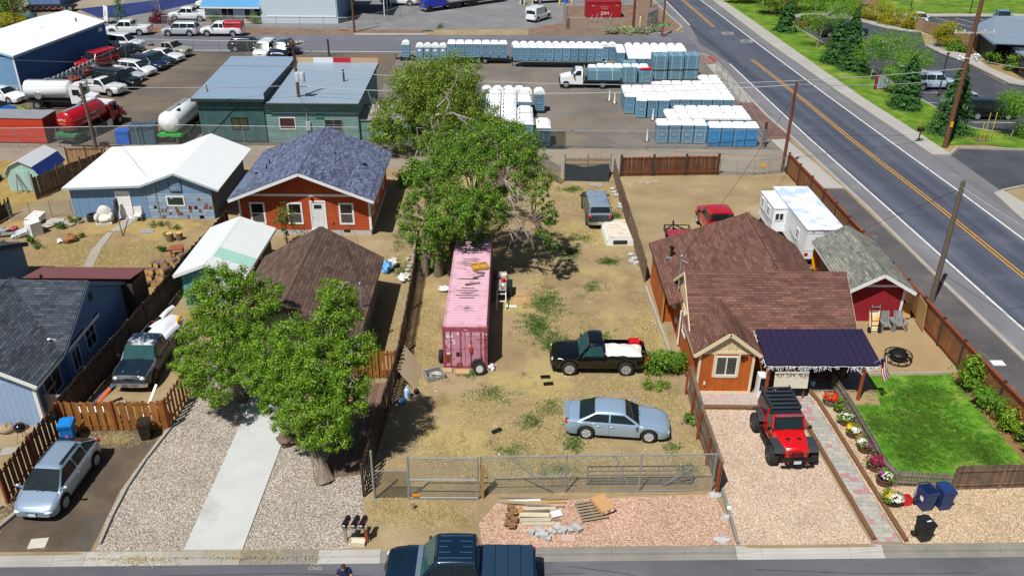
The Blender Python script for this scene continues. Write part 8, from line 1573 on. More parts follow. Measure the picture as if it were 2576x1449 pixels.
m=MB();m.tube([(12.2,6.2,3.9),(12.2,6.2,5.2)],.09,8);m.build('flue',DKPOST,t);m=MB();m.tube([(.6,1.4,4.2),(.6,1.4,4.9)],.05,6);m.build('vent',BLK,t);m=MB();m.box(9.6,10.0,-.05,.15,1.2,2.0);m.tube([(9.75,.0,2.0),(9.75,.0,4.6)],.03,6);m.build('meter_box',plain('meter_grey','aab0b0',.5),t);m=MB();m.box(10.5,11.3,.1,.148,2.3,2.7);m.build('wall_patch',plain('green_patch','2f6a55',.8),t)
m=MB();m.slab([(14.4,.3,2.15),(19.5,.3,2.15),(19.5,4,2.5),(14.4,4,2.5)],.1);m.build('annex_roof',plain('pale_felt_roof','8f8a82',.9,0,.2,1.5),t);m=MB();m.box(14.4,19.4,.4,3.9,0,2.1);m.build('annex_wall',GRNL,t)
# --- auto yard
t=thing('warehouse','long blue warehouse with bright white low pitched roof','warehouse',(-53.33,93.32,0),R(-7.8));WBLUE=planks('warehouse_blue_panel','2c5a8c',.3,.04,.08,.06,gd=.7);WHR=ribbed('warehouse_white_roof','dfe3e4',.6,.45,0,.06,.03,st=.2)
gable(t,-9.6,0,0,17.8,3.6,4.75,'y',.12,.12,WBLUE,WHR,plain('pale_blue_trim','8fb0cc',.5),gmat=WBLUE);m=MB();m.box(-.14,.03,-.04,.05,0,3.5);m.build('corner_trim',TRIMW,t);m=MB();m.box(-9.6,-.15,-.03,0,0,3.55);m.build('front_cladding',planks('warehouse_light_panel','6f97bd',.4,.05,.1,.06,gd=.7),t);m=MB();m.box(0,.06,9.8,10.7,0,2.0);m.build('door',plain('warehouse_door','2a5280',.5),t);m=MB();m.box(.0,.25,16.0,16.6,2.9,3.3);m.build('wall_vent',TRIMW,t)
for x,y in((-3.0,10),(-2.2,15.5),(-1.9,15)):pipe(t,x,y,4.3,.3,.06)
RCON=ribbed('red_container_steel','b02a14',.24,.5,.2,.4,.2,stain='7d1f14',st=.8)
t=thing('shipping_container','orange red shipping container with grey roof in the auto yard','shipping container',(-42.4,76.1,0),R(-2));m=MB();m.box(-8.2,0,0,2.5,.1,2.35);m.build('side_wall',planks('red_container_boards','b23416',.14,.12,.2,.06,True,gd=.6),t);m=MB();m.slab([(-8.25,-.05,2.42),(.05,-.05,2.42),(.05,2.55,2.42),(-8.25,2.55,2.42)],.06);m.build('roof',plain('grey_container_roof','8a8d92',.6,.2,.2,.8),t);m=MB();[m.box(0,.03,y,y+1.15,.15,2.3)for y in(.08,1.27)];[m.tube([(.06,y,.15),(.06,y,2.3)],.02,6)for y in(.5,.9,1.6,2.0)];m.build('door',plain('shaded_red_door','7d1420',.55),t)  # end face coloured darker red than the lit front, shade painted in
def tanker(lab,x,y,rz,tank,cab,L=7.6,tr=1.0,chassis=BLK,cabtop=None,cabm=True,bands=None,zt=2.0,writing=None,tl=None,wx=None,s=1.0):
 t=thing('tank_truck',lab,'tank truck',(x,y,0),rz);t.scale=(s,s,s);tl=tl or(-L/2,L*.17);m=MB();n=12
 m.lathe([(.05,tl[0]-.28),(tr*.55,tl[0]-.2),(tr*.92,tl[0]),(tr,tl[0]+.12),(tr,tl[1]-.12),(tr*.92,tl[1]),(tr*.5,tl[1]+.2),(.05,tl[1]+.25)],28,(0,0,zt),'x');m.build('tank',tank,t)
 m=MB();m.tube([((tl[0]+tl[1])/2,0,zt+tr-.05),((tl[0]+tl[1])/2,0,zt+tr+.15)],.25,12);m.box(tl[0]+.2,tl[1]-.2,-.2,.2,zt+tr-.02,zt+tr+.03);m.build('hatch',STEEL,t)
 m=MB();m.box(-L/2-.1,L/2-1.2,-.5,.5,.65,1.0);[m.box(tl[0]+.1,tl[1],s_*1.05-.1,s_*1.05+.1,.95,1.02)for s_ in(-1,1)];m.build('chassis',chassis,t)
 for xx in(wx or(-L*.3,L*.36)):
  for s_ in(-1,1):wheel_simple(t,xx,s_*.98,.5,.32)
 if cabm:
  x0=tl[1]+.3;m=MB();m.box(x0,x0+1.2,-1.0,1.0,.7,2.35);V=[(x0+1.2,-.75,.7),(x0+1.2,.75,.7),(x0+1.2,.8,1.6),(x0+1.2,-.8,1.6),(x0+2.5,-.62,.75),(x0+2.5,.62,.75),(x0+2.45,.6,1.42),(x0+2.45,-.6,1.42)];m.add(V,[(0,4,7,3),(5,1,2,6),(3,7,6,2),(4,5,6,7)]);m.build('cab',cab,t)
  m=MB();m.box(x0-.02,x0+1.1,-.98,.98,2.35,2.55);m.build('cab_roof',cabtop or cab,t);m=MB();m.box(x0+1.2,x0+1.22,-.85,.85,1.65,2.25);m.build('windscreen',TINT,t)
  for s_ in(-1,1):m=MB();y_=s_*1.005;m.box(x0+.3,x0+1.05,min(y_,y_+.01*s_),max(y_,y_+.01*s_),1.6,2.2);m.build('side_window',TINT,t);m=MB();m.box(x0+1.3,x0+2.3,s_*.8-.22,s_*.8+.22,.95,1.12);m.build('mudguard',cab,t);m=MB();m.box(x0+1.0,x0+1.15,s_*1.2-.1,s_*1.2+.1,1.5,2.0);m.build('mirror',BLK,t);m=MB();m.lathe([(.13,x0+2.5),(.1,x0+2.55),(.01,x0+2.55)],10,(0,s_*.45,1.1),'x');m.build('headlight',LAMP,t)
  m=MB();m.box(x0+2.48,x0+2.6,-.9,.9,.5,.8);m.build('bumper',CHR,t)
 if bands:m=MB();m.box(tl[0]-.35,tl[0]+.35,-1.15,1.15,.75,.98);[m.box(tl[0],tl[1]+.1,s_*1.12-.08,s_*1.12+.08,.8,.95)for s_ in(-1,1)];m.build('trim_band',bands,t)
 return t
TRED=plain('tanker_red','a80f1c',.25,.1,.08,2,.6);TWH=plain('tanker_white','dfe3e4',.3,0,.05,2,.4)
t=tanker('red tank truck with white cab roof and lettered barrel',-39.75,79.9,R(76),TRED,TRED,7.4,1.02,cabtop=WPAINT,bands=plain('tanker_green','2a7a4a',.5),zt=2.0,s=.95)
LTW=plain('tanker_letter_white','e8e4d8',.5);LTG=plain('tanker_letter_gold','c9a03c',.5)
text('SEPTIC SERVICE',.34,LTW,t,(-1.2,-1.01,1.75),(R(84),0,0));text('WATER',.5,LTW,t,(-1.2,-.93,2.35),(R(62),0,0));text('SEPTIC',.3,LTW,t,(-4.0,0,2.3),(R(90),0,R(-90)));text('SERVICE',.22,LTG,t,(-4.02,0,1.95),(R(90),0,R(-90)))
m=MB();m.box(.6,1.4,-1.2,-1.12,.35,1.0);m.build('side_box',TRIMW,t);m=MB();m.box(-4.3,-3.9,-1.1,1.1,.45,.75);m.build('rear_bumper',plain('rear_gear','3a4240',.6,.2,.5,6),t)
t=tanker('white tank truck with bright green chassis beside the workshop',-31.0,80.1,R(85),TWH,TRED,7.2,1.05,chassis=BLK,bands=plain('bright_green','28b030',.45),s=.95);text('WORK',.5,LTG,t,(.6,-.97,2.3),(R(72),0,0));m=MB();[m.box(-2.6+.1*k,-1.9-.1*k,-.6-.05*k,-.5-.05*k,2.96-.05*k,2.99-.05*k)for k in range(3)];m.build('decal',BLK,t)
t=tanker('white tank truck parked across the yard behind the red one',-46.1,87.4,R(0),TWH,WPAINT,6.9,.95,wx=(-2.2,2.6),s=.95);m=MB();m.lathe([(.42,-1.02),(.38,-1.06),(.01,-1.06)],18,(-1.9,0,1.55),'y');m.build('side_hatch',STEEL,t)
for i,(x,y,kind,c,rz,lab)in enumerate([(-44.2,92.6,'regcab','e2e5e6',-17,'white pickup with black bed nearest the tank trucks'),(-43.6,95.3,'bigsuv','0e1218',-18,'black large estate car in the auto yard row'),(-43.8,98.0,'compact','b9c2c9',-17,'silver hatchback in the auto yard row'),(-43.6,100.4,'crossover','e4e6e6',-18,'white crossover in the auto yard row'),(-43.2,102.9,'crossover','101c40',-18,'dark navy crossover in the auto yard row'),(-43.0,105.0,'sedan','12343e',-18,'dark teal saloon in the auto yard row'),(-42.7,107.0,'sedan','e4e6e6',-17,'white saloon near the yard fence'),(-42.9,109.5,'extcab','a39c92',-16,'tan pickup at the street end of the row')]):
 car('pickup_truck' if 'cab' in kind else 'car',lab,'pickup truck' if 'cab' in kind else 'car',kind,paint(c,.2),(x,y,0),R(rz),det=1,group='vehicles parked in the auto yard',plate=False,rack=kind=='bigsuv',H=KINDS[kind]['H']*.97)
for x,y,kind,c,rz,lab in[(-49.3,103.6,'bigsuv','b01018',247,'bright red people carrier in the shade of the blue warehouse'),(-48.2,109.0,'sedan','15202c',200,'dark saloon behind the red people carrier'),(-49.9,112.8,'bigsuv','e4e6e6',-8,'white large car parked on the street by the warehouse'),(-33.9,112.4,'crossover','0d1017',2,'black crossover parked on the far street'),(-29.3,110.9,'sedan','0f1a38',4,'dark navy police style saloon on the far street'),(-31.0,109.7,'suv','dfe2e3',268,'white car facing the workshop roof'),(-28.9,109.8,'suv','14263c',268,'dark blue car beside the transformer pole'),(-52.4,121.1,'crewcab','e4e6e6',180,'white crew cab pickup at the far kerb'),(-45.2,120.8,'suv','b4bcc2',180,'silver grey estate at the far kerb'),(-39.6,120.9,'extcab','e4e6e6',180,'white pickup with red topper at the far kerb'),(-47.2,130.6,'crewcab','e2e5e6',178,'white pickup with high cab by the office'),(-46.0,133.6,'suv','dadee0',178,'white car behind the pickup by the office'),(-46.3,139.8,'extcab','e2e5e6',180,'white long bed pickup behind the office wall'),(-44.0,146.0,'suv','dadee0',180,'white car farthest back by the office')]:
 car('pickup_truck' if 'cab' in kind else 'car',lab,'pickup truck' if 'cab' in kind else 'car',kind,paint(c,.15),(x,y,0),R(rz),det=1,plate=False,topper=plain('topper_red','a01626',.4)if 'topper' in lab else None)
for k,(x,y,sx,c,lab)in enumerate([(-35.5,76.6,.6,'1c63c4','bright blue box unit behind the white roof'),(-34.2,76.7,.55,'3f5a6c','left dark grey toilet behind the white roof'),(-33.1,76.8,.5,'3f5a6c','right dark grey toilet behind the white roof')]):
 t=thing('storage_box',lab,'box unit',(x,y,0));m=MB();m.box(-sx,sx,-.55,.55,.05,1.15 if k==0 else 1.6);m.build('body',plain('box_'+c,c,.5,0,.15,2),t);m=MB();m.box(-sx-.04,sx+.04,-.6,.6,1.15 if k==0 else 1.6,1.25 if k==0 else 1.75);[m.box(-sx*.8+j*sx*.55,-sx*.8+j*sx*.55+.1,-.6,.6,1.25 if k==0 else 1.75,1.3 if k==0 else 1.8)for j in range(4)];m.build('lid',plain('box_'+c,c),t)
chain_fence('chain_link_fence','chain link fence along the far street by the auto yard',[(-46.8,111.2),(-37,110.6),(-26.2,110.7)],1.6,BARB,3.4);chain_fence('chain_link_fence','chain link fence between the warehouse and the parked cars',[(-47.0,110.5),(-48.3,101),(-48.3,94),(-49.5,90)],1.7,BARB,3.2);t=chain_fence('street_gate','open tubular gate at the far street entrance',[(-26.0,108.6),(-23.1,109.7)],1.6,BARB,1.6,mid=True)
m=MB();m.tube([(0,0,0),(0,0,2.1)],.12,8);o=tag(m.build('gate_post',DKPOST),'dark timber post at the far street gate','post');o.location=(-23.1,109.75,0)
SCR=[plain('scrap_%d'%k,c,.6,.2,.4,6)for k,c in enumerate(('6a6f72','3a3e42','8a8f92','7a3a2c','2c3440'))];rg=random.Random(4)
for k in range(16):lump('scrap_part','heap of metal scrap below the blue warehouse wall','scrap',(-50.6+rg.uniform(-.6,1.2)+(k/16)*1.5,90+k*.75,.4),(rg.uniform(.4,.9),rg.uniform(.4,.8),rg.uniform(.3,.8)),SCR[k%5],.9,k,group='scrap heaps along the warehouse')
for k in range(13):tyre('pale wheel rim hung in the row on the scrap yard fence',(-49.3+k*.14,90.2+k*.72,1.55+.02*k),.3,.14,(R(80),0,R(70)),None,'wheel rims hung on the fence').data.materials[0]=ALU
lump('yard_shrub','yellow green shrub behind the red container','shrub',(-47.8,83.0,.6),(.9,.8,.7),plain('olive_shrub','6a7a28',.9,0,.4,9),.8,3);car('car','white car nose at the left edge below the warehouse','car','sedan',WPAINT,(-53.2,89.6,0),R(-20),det=1,plate=False);car('car','blue car partly hidden behind the red container','car','compact',paint('1c5aa8',.2),(-51.5,84.5,0),R(-10),det=1,plate=False)
t=thing('stake_rack','yellow painted rack standing behind the red tank truck','rack',(-42.0,80.2,0));m=MB();[m.bar((x,0,0),(x,0,1.9),.08)for x in(0,.5,1.6)];[m.bar((0,0,z),(1.6,0,z),.07)for z in(1.2,1.85)];m.build('frame',plain('yellow_rack','c99420',.6),t)
tyre('worn tyre lying by the alley fence below the red tank truck',(-37.2,75.9,.12),.4,.24);m=MB();m.bar((-40,75.6,.08),(-35.3,75.4,.08),.14);tag(m.build('utility_beam',DKPOST),'dark timber beam lying along the alley fence','beam')
# --- beyond the far street
OFFW=planks('office_white_wall','b9c8d2',.2,.03,.05,.05,True,gd=.8)
t=thing('office_building','pale office building with blue metal roof on the far street','office building',(-44.6,129.4,0));m=MB();m.box(0,8.2,0,16,.55,2.2);m.build('wall',OFFW,t);m=MB();m.box(-.02,8.2,-.04,16,0,.55);m.build('plinth',planks('tan_brick_plinth','9a7a68',.1,.1,.2,.1,True),t);m=MB();m.slab([(-.4,-.7,2.25),(8.2,-.7,2.25),(8.2,8,5.2),(-.4,8,5.2)],.08);m.build('roof',ribbed('sky_blue_roof','5f9cc8',.35,.35,.1,.1,.06),t);m=MB();m.bar((-.4,-.75,2.15),(8.2,-.75,2.15),.05,.2);m.build('fascia',TRIMW,t)
window(t,'s',3.3,0,.7,1.7,1.2,TRIMW,DKG,.08,split='v');door(t,'s',6.2,0,.05,.9,1.8,plain('dark_glass_door','22303c',.3));window(t,'s',7.6,0,.9,.8,1.0,TRIMW,DKG,.07)
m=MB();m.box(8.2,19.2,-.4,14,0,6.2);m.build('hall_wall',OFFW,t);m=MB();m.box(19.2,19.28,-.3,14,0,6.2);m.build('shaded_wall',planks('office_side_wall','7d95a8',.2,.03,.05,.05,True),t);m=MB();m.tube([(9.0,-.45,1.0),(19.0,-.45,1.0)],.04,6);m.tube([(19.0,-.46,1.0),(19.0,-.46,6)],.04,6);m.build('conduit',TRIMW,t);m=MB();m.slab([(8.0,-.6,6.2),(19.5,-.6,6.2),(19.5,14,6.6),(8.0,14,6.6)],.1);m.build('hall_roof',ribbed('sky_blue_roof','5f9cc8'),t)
m=MB();m.slab([(19.3,6,3.2),(25.5,4.5,2.7),(25.5,13,2.7),(19.3,13,3.2)][::1],.08);m.build('carport_roof',ribbed('sky_blue_roof','5f9cc8'),t);m=MB();[m.tube([(25.2,y,0),(25.2,y,2.65)],.08,8)for y in(4.8,8,12)];m.build('carport_post',TRIMW,t)
chain_fence('chain_link_fence','chain link fence in front of the pale office building',[(-49.5,126.0),(-37,126.2),(-23.5,125.9),(-20.0,128.8),(-17.0,134),(-13.8,141)],1.5,BARB,3.6);chain_fence('chain_link_fence','razor topped fence above the blue driveway shadow',[(-62,150),(-56,140),(-52.5,133),(-50,127)],2.4,BARB,3.2)
conifer('small dark spruce beside the white sign panel',-56.4,128.4,4.2,1.7,3,None,1800);shrub('shrub','maroon leaved shrub by the far car park',-51.2,128.4,1.1,1.0,.9,1600,.22,MAROON,seed=5,lift=.2);shrub('shrub','small maroon shrub behind the white pickup',-48.0,126.6,.7,.6,.6,700,.2,MAROON,seed=6,lift=.2)
for k,(x,y)in enumerate(((-37.3,128.6),(-43.0,129.2))):shrub('shrub',['green shrub beside the office door','small dark shrub at the office corner'][k],x,y,.8,.7,.8,900,.2,LEAFC,seed=7+k,lift=.2)
t=thing('notice_sign','white sign panel leaning beside the dark spruce','sign',(-58.4,127.8,0),R(-50));m=MB();m.slab([(-.9,0,.4),(.9,0,.4),(.9,.3,2.4),(-.9,.3,2.4)],.06);m.build('panel',TRIMW,t);m=MB();[m.bar((x,.2,0),(x,.2,1.0),.08)for x in(-.7,.7)];m.build('post',STEEL,t);m=MB();m.slab([(-.3,.1,1.0),(.1,.1,1.0),(.0,.22,1.8),(-.2,.22,1.8)],.01);m.v=[(x,y-.03,z)for x,y,z in m.v];m.build('emblem',GREYW,t)
t=thing('blue_shed','blue grey hut at the far top left corner','hut',(-75.5,140,0));m=MB();m.box(0,5,0,5,0,2.4);m.build('wall',planks('blue_hut','5a78a4',.3,.05,.1,.06),t);m=MB();m.slab([(-.2,-.2,2.5),(5.2,-.2,2.5),(5.2,5.2,2.8),(-.2,5.2,2.8)],.08);m.build('roof',DKSH,t)
sheet('driveway_shadow',[(-67,138),(-61,131.6),(-57.6,131.8),(-56.5,134),(-53.5,138),(-49.2,147),(-46,156),(-52,156),(-56,147)],asphalt('blue_shadow_asphalt','1f2a58','2a3668',.1),.016)  # dark blue sheet paints the shadow lying across the driveway
t=thing('flat_trailer','black flat trailer with chains at the far top left','trailer',(-73.5,135.0,0),R(8));m=MB();m.box(0,7.0,0,2.0,.5,.8);m.build('deck',BLK,t);[wheel_simple(t,x,.0,.5,.35)for x in(5.6,6.5)];m=MB();[m.ball((k*.9,-.1,.6),(.3,.15,.2),7,5,.5,k)for k in range(7)];m.build('load',SCR[3],t)
lump('dark_vehicle','dark teal covered vehicle beside the far left trees','vehicle',(-70.2,128.8,.6),(1.6,1.2,.8),plain('teal_cover','1f3f44',.6),.4,4);shrub('shrub','bright yellow green bush at the far left',-71,126.2,2.2,1.6,.8,2600,.25,YEWL,seed=14,lift=.2);bl=[(-75.5,134,3,2.6,2.2,3),(-74,130,2.6,1.8,1.6,2.2)];tree('tree','dark green tree at the far top left corner',(-75.5,134,0),bl,6000,.3,LEAFC,[([(-75.5,134,0),(-75.4,134,2.5)],.2,.1)],seed=15)
t=thing('semi_truck','bright blue tractor lorry with long flat trailer at the top','lorry',(-12.9,139.2,0),R(218));BL=paint('0f2fb4',.2,.25)
m=MB();m.box(-2.2,.1,-1.1,1.1,.7,2.7);V=[(.1,-1.0,.6),(.1,1.0,.6),(.1,1.0,2.0),(.1,-1.0,2.0),(1.5,-.8,.6),(1.5,.8,.6),(1.45,.75,1.6),(1.45,-.75,1.6)];m.add(V,[(0,4,7,3),(5,1,2,6),(3,7,6,2),(4,5,6,7)]);m.build('cab',BL,t);m=MB();m.box(1.46,1.52,-.55,.55,.8,1.5);m.box(1.4,1.6,-1.0,1.0,.35,.65);m.build('grille',CHR,t);m=MB();m.box(.1,.13,-.95,.95,2.05,2.65);m.build('windscreen',TINT,t);m=MB();m.box(-14,-2.3,-1.05,1.05,.95,1.15);m.build('flat_deck',GREYW,t);m=MB();m.box(-14,.5,-.4,.4,.5,.9);m.build('chassis',BLK,t)
for x in(.8,-3.2,-4.3,-6.6,-7.7):[wheel_simple(t,x,s*.95,.5,.3)for s in(-1,1)]
t=car('van','white utility van with boxed sides parked on cinder ground','van','suv',WPAINT,(3.6,132.8,0),R(56),det=1,plate=False,H=2.0,L=4.6);m=MB();m.box(-2.1,.3,-.92,.92,1.05,2.05);m.build('utility_box',WPAINT,t);m=MB();m.box(-2.13,-2.1,-.15,.15,1.2,1.7);m.build('rear_window',TINT,t)
t=thing('shipping_container','red shipping container with white ZIM lettering','shipping container',(10.8,134.6,0),R(4));m=MB();P=corr(m,(0,0,0),(5.2,0,0),0,0,(0,-1,0),.26,.04);V=[p+Vector((0,0,.12))for p in P]+[p+Vector((0,0,2.2))for p in P];n=len(P);m.add(V,[(i,i+1,n+i+1,n+i)for i in range(n-1)]);m.box(0.02,5.18,.05,2.1,.12,2.2);m.build('side_wall',plain('container_red','a01a24',.5,0,.12,1.5),t);m=MB();[m.box(x,x+.12,-.02,2.12,0,2.3)for x in(-.02,5.1)];m.box(0,5.2,-.02,.08,2.16,2.3);m.box(0,5.2,-.02,.08,.02,.14);m.box(.02,5.18,.05,2.1,2.2,2.27);m.build('frame',plain('container_red_frame','8a1620',.5),t)
text('ZIM',.62,LTW,t,(2.75,-.03,.62),(R(90),0,0),sx=1.25)
for r_,n_ in((0,4),(1,3)):[text('*',.42,LTW,t,(2.2+k*.33+r_*.16,-.03,1.5-r_*.28),(R(90),0,0),'emblem_star')for k in range(n_)]
text('ZIMU',.2,LTW,t,(1.0,-.03,1.72),(R(90),0,0));text('ZIMU 20',.14,LTW,t,(4.6,-.03,1.75),(R(90),0,0))
chain_fence('chain_link_fence','chain link enclosure with slatted end round the red container',[(7.8,142),(7.4,125.9),(13,126.0),(19.2,126.2),(21.0,131),(20.6,139)],1.7,BARB,3.2);chain_fence('screened_fence','blue grey slatted end panel of the container enclosure',[(7.3,126.1),(7.7,133.6)],1.9,chain('slat_mesh','5a7890',.08,.4),2.5);chain_fence('screened_fence','blue grey slatted gate of the container enclosure',[(18.9,127.4),(20.9,131)],2.1,chain('slat_mesh','5a7890',.08,.4),2.5)
for k,(x,y)in enumerate(((11.3,131),(12.0,131),(12.7,131),(14.0,131))):t=thing('gas_riser',['left','second','third','right'][k]+' grey pipe riser before the red container','pipe',(x,y,0),0,'pipe risers in the enclosure');m=MB();m.tube([(0,0,0),(0,0,.9),(.15,0,1.05),(.15,0,1.4 if k%2 else 1.0)],.07,8);m.ball((0,0,.5),.15,8,6);m.build('riser',STEEL,t)
for k,(x,y,r)in enumerate(((13.5,124.0,1.0),(15.5,123.9,1.2),(17.2,124.6,.7),(18.3,124.2,1.0),(19.6,125.2,.9))):shrub('sage_bush','pale grey sage bush, %s from left along the enclosure'%ORD[k],x,y,r,r*.8,.55,1100,.2,SAGE if k!=1 else leaf('pale_green_leaf','7a8f5a','98ab74','b4c48e',.2),'sage bushes by the far corner',20+k,lift=.15)
YB=plain('bollard_yellow','d4c46a',.5);
for k,(x,y)in enumerate(((1.0,144.2),(1.6,144.2),(2.9,144.2),(7.2,144.6),(9.2,144.6),(17.0,128),(18.3,130))):m=MB();m.lathe([(.12,0),(.12,1.1),(.06,1.2),(.01,1.22)],10);o=tag(m.build('bollard',YB),'pale yellow bollard, %s from left near the fuel pumps'%ORD[k],'bollard','yellow bollards');o.location=(x,y,0)
for k,(x,y)in enumerate(((1.3,145.0),(8.2,145.4))):t=thing('fuel_pump',['left','right'][k]+' blue fuel dispenser at the top of the picture','fuel pump',(x,y,0),0,'fuel pumps');m=MB();m.box(-.35,.35,-.3,.3,0,2.0);m.build('case',plain('pump_blue','1f4fb0',.4),t);m=MB();m.box(-.7,.7,-.5,.5,0,.12);m.build('plinth',CONC,t);m=MB();m.box(-.25,.25,-.31,-.3,1.2,1.7);m.build('display',GLASS,t)
car('pickup_truck','white pickup with black bumper at the fuel pumps','pickup truck','crewcab',WPAINT,(5.6,147.0,0),R(200),det=1,plate=False,bumper=BLK);car('pickup_truck','white truck behind the carport fence','pickup truck','crewcab',WPAINT,(-18.2,143.6,0),R(178),det=1,plate=False,bumper=CHR)
for k,(x,y,c)in enumerate(((-14.5,150,'22303c'),(-9.0,152,'b0b4b8'),(-3.5,152,'8a3a24'))):car('car',['dark car behind the carport','pale car behind the lorry','brown red car at the top edge'][k],'car','suv',paint(c),(x,y,0),R(175),det=0,plate=False)
# --- poles and wires
POLE=planks('pole_wood','6a4630',.06,.2,.7,.04);POLEG=planks('grey_pole_wood','665a4c',.06,.2,.7,.04);WIRE=plain('wire_grey','8f9296',.5);WIRED=plain('wire_dark','26282a',.6);INS=plain('insulator','c9cdcf',.35)
def pole(lab,x,y,h,r=.15,mat=None,arm=None,drum=None,top=None,tilt=(0,0)):
 t=thing('utility_pole',lab,'utility pole',(x,y,0));m=MB();m.tube([(0,0,-.1),(tilt[0],tilt[1],h)],[r,r*.75],12);m.build('pole',mat or POLE,t)
 if arm:m=MB();z,w,a=arm;d=Vector((math.cos(a),math.sin(a),0))*w/2;c=Vector((tilt[0],tilt[1],0))*(z/h);m.bar(c-d+Vector((0,-.12,z)),c+d+Vector((0,-.12,z)),.1,.12);m.build('crossarm',plain('pale_arm','b5aea2',.7)if drum is None else POLE,t)
 if arm:m=MB();[m.lathe([(.05,0),(.08,.08),(.04,.16),(.06,.22)],8,c+d*k+Vector((0,-.12,z+.06)))for k in(-.95,-.5,.5,.95)];m.build('insulator',INS,t)
 if drum:m=MB();z,n_=drum;[m.lathe([(.05,z-.02),(.24,z),(.25,z+.75),(.2,z+.85),(.05,z+.88)],14,(.18+.42*k,-.32,0))for k in range(n_)];m.build('transformer',plain('transformer_grey','b9c4cc',.4,.2),t)
 return t
pole('brown utility pole with transformers before the green workshop',-19.62,78.4,9.0,.17,POLE,(8.6,1.9,.9),(5.4,2),tilt=(-.0,0));pole('dark leaning utility pole beside the white metal roof',-36.06,72.1,6.75,.16,POLEG,tilt=(-.1,0));pole('reddish brown utility pole at the end of the road fence',23.05,70.65,7.7,.15,plain('red_brown_pole','6a3626',.8,0,.25,3));pole('grey weathered utility pole on the road verge',26.32,47.95,8.1,.17,POLEG)
P2=pole('tall thick utility pole with white crossarm on the lawn',39.85,77.3,13.3,.24,POLE,(10.4,3.6,.05));m=MB();[m.ball((rg.uniform(-.9,.9),-.25,8.2+rg.uniform(-.2,.35)),.13,8,6)for k in range(10)];m.bar((-.9,-.2,8.3),(.9,-.2,8.1),.06);m.build('fittings',INS,P2);m=MB();m.box(-.12,.12,-.26,-.2,2.0,2.5);m.build('yellow_tag',plain('yellow_sign','d9a414',.5),P2)
pole('tall utility pole in front of the far carport',-22.15,123.4,9,.16,POLE);pole('brown utility pole beside the sage bushes',16.8,126.1,9,.2,plain('red_brown_pole','6a3626',.8));pole('brown utility pole at the far street corner',20.4,122.6,8,.15,POLE);pole('dark pole on the far pavement corner',21.6,143,8,.13,POLE);pole('brown pole among the trees at the top left',-71.1,127.3,9,.15,POLE);pole('brown pole on the far roadside lawn',38.0,126.6,9,.22,POLE)
t=thing('street_sign','green street name sign at the far corner','street sign',(20.35,121.9,0));m=MB();m.tube([(0,0,0),(0,0,2.0)],.05,8);m.build('post',plain('red_white_post','b04a4a',.5),t);m=MB();m.box(-.9,.9,-.03,-.01,1.5,1.8);m.box(-.02,.0,-.5,.5,1.85,2.1);m.build('sign_plate',plain('sign_green','1a8a4a',.5),t);text('N Elm Ave',.26,LTW,t,(0,-.035,1.65),(R(90),0,0))
def wire(pts,r=.014,mat=None,sag=.25,lab='',n=14):
 m=MB()
 for a,b in zip(pts,pts[1:]):
  a=Vector(a);b=Vector(b);m.tube([a.lerp(b,i/n)-Vector((0,0,sag*4*(i/n)*(1-i/n)))for i in range(n+1)],r,4,False)
 return tag(m.build('overhead_wire',mat or WIRE),lab,'wire','overhead wires')
A5=lambda z:(-36.1,72.1,z);A4=lambda z:(-19.6,78.3,z);A3=lambda z:(23.05,70.65,z);A1=lambda z:(26.3,47.95,z);A2=lambda z:(39.8,77.2,z)
wire([(-80,73.5,6.4),A5(6.5),A4(5.0)],.03,None,.2,'pale wire running left from the transformer pole past the leaning pole');wire([(-80,79.5,8.4),A4(6.7)],.016,WIRED,.5,'thin dark wire running left from the transformer pole');wire([A4(6.6),A2(7.3)],.03,None,1.5,'upper pale wire from the transformer pole to the tall lawn pole')
wire([A4(4.9),A3(7.5)],.03,None,.7,'lower pale wire from the transformer pole to the red brown pole');wire([A3(7.55),A2(6.4)],.03,None,.3,'pale wire crossing the road from the red brown pole');wire([A2(12.5),(16.9,126,8.6),(10,160,9)],.014,WIRED,.5,'dark wire from the tall lawn pole towards the far corner');wire([A2(10.4),(38.0,126.6,8.6),(36,170,9)],.016,plain('wire_teal','4f7f86',.5),.8,'teal wire along the roadside lawn')
wire([A2(8.2),(60,70,7.0)],.026,None,.3,'pale wire leaving the picture right of the lawn pole');wire([A1(7.7),(33,30,6.5)],.024,None,.4,'thin pale wire running right from the grey pole');o=wire([A1(7.6),(24.9,58.2,0)],.012,WIRED,.0,'dark guy wire from the grey pole down to the fence');wire([A3(6.6),(9.46,43.7,5.1)],.014,WIRED,.4,'dark service wire from the red brown pole to the orange house');wire([A3(6.8),(12.5,90,4.6)],.012,WIRED,.2,'thin dark wire from the red brown pole over the toilets')
wire([A4(5.2),(-10.3,63.3,4.5)],.012,WIRED,.4,'dark service wire to the orange red house mast');wire([A5(5.8),(-26.3,59.6,2.9)],.012,WIRED,.3,'dark service wire to the blue house mast');wire([A4(4.6),(-8.3,42.0,3.9)],.012,WIRED,.5,'dark service wire to the umber roofed house mast')
m=MB();m.tube([(24.9,58.2,0),(25.05,57.1,.8)],.045,6);tag(m.build('guy_sleeve',plain('yellow_sign','d9a414',.5)),'yellow sleeve on the guy wire beside the road fence','guy sleeve')
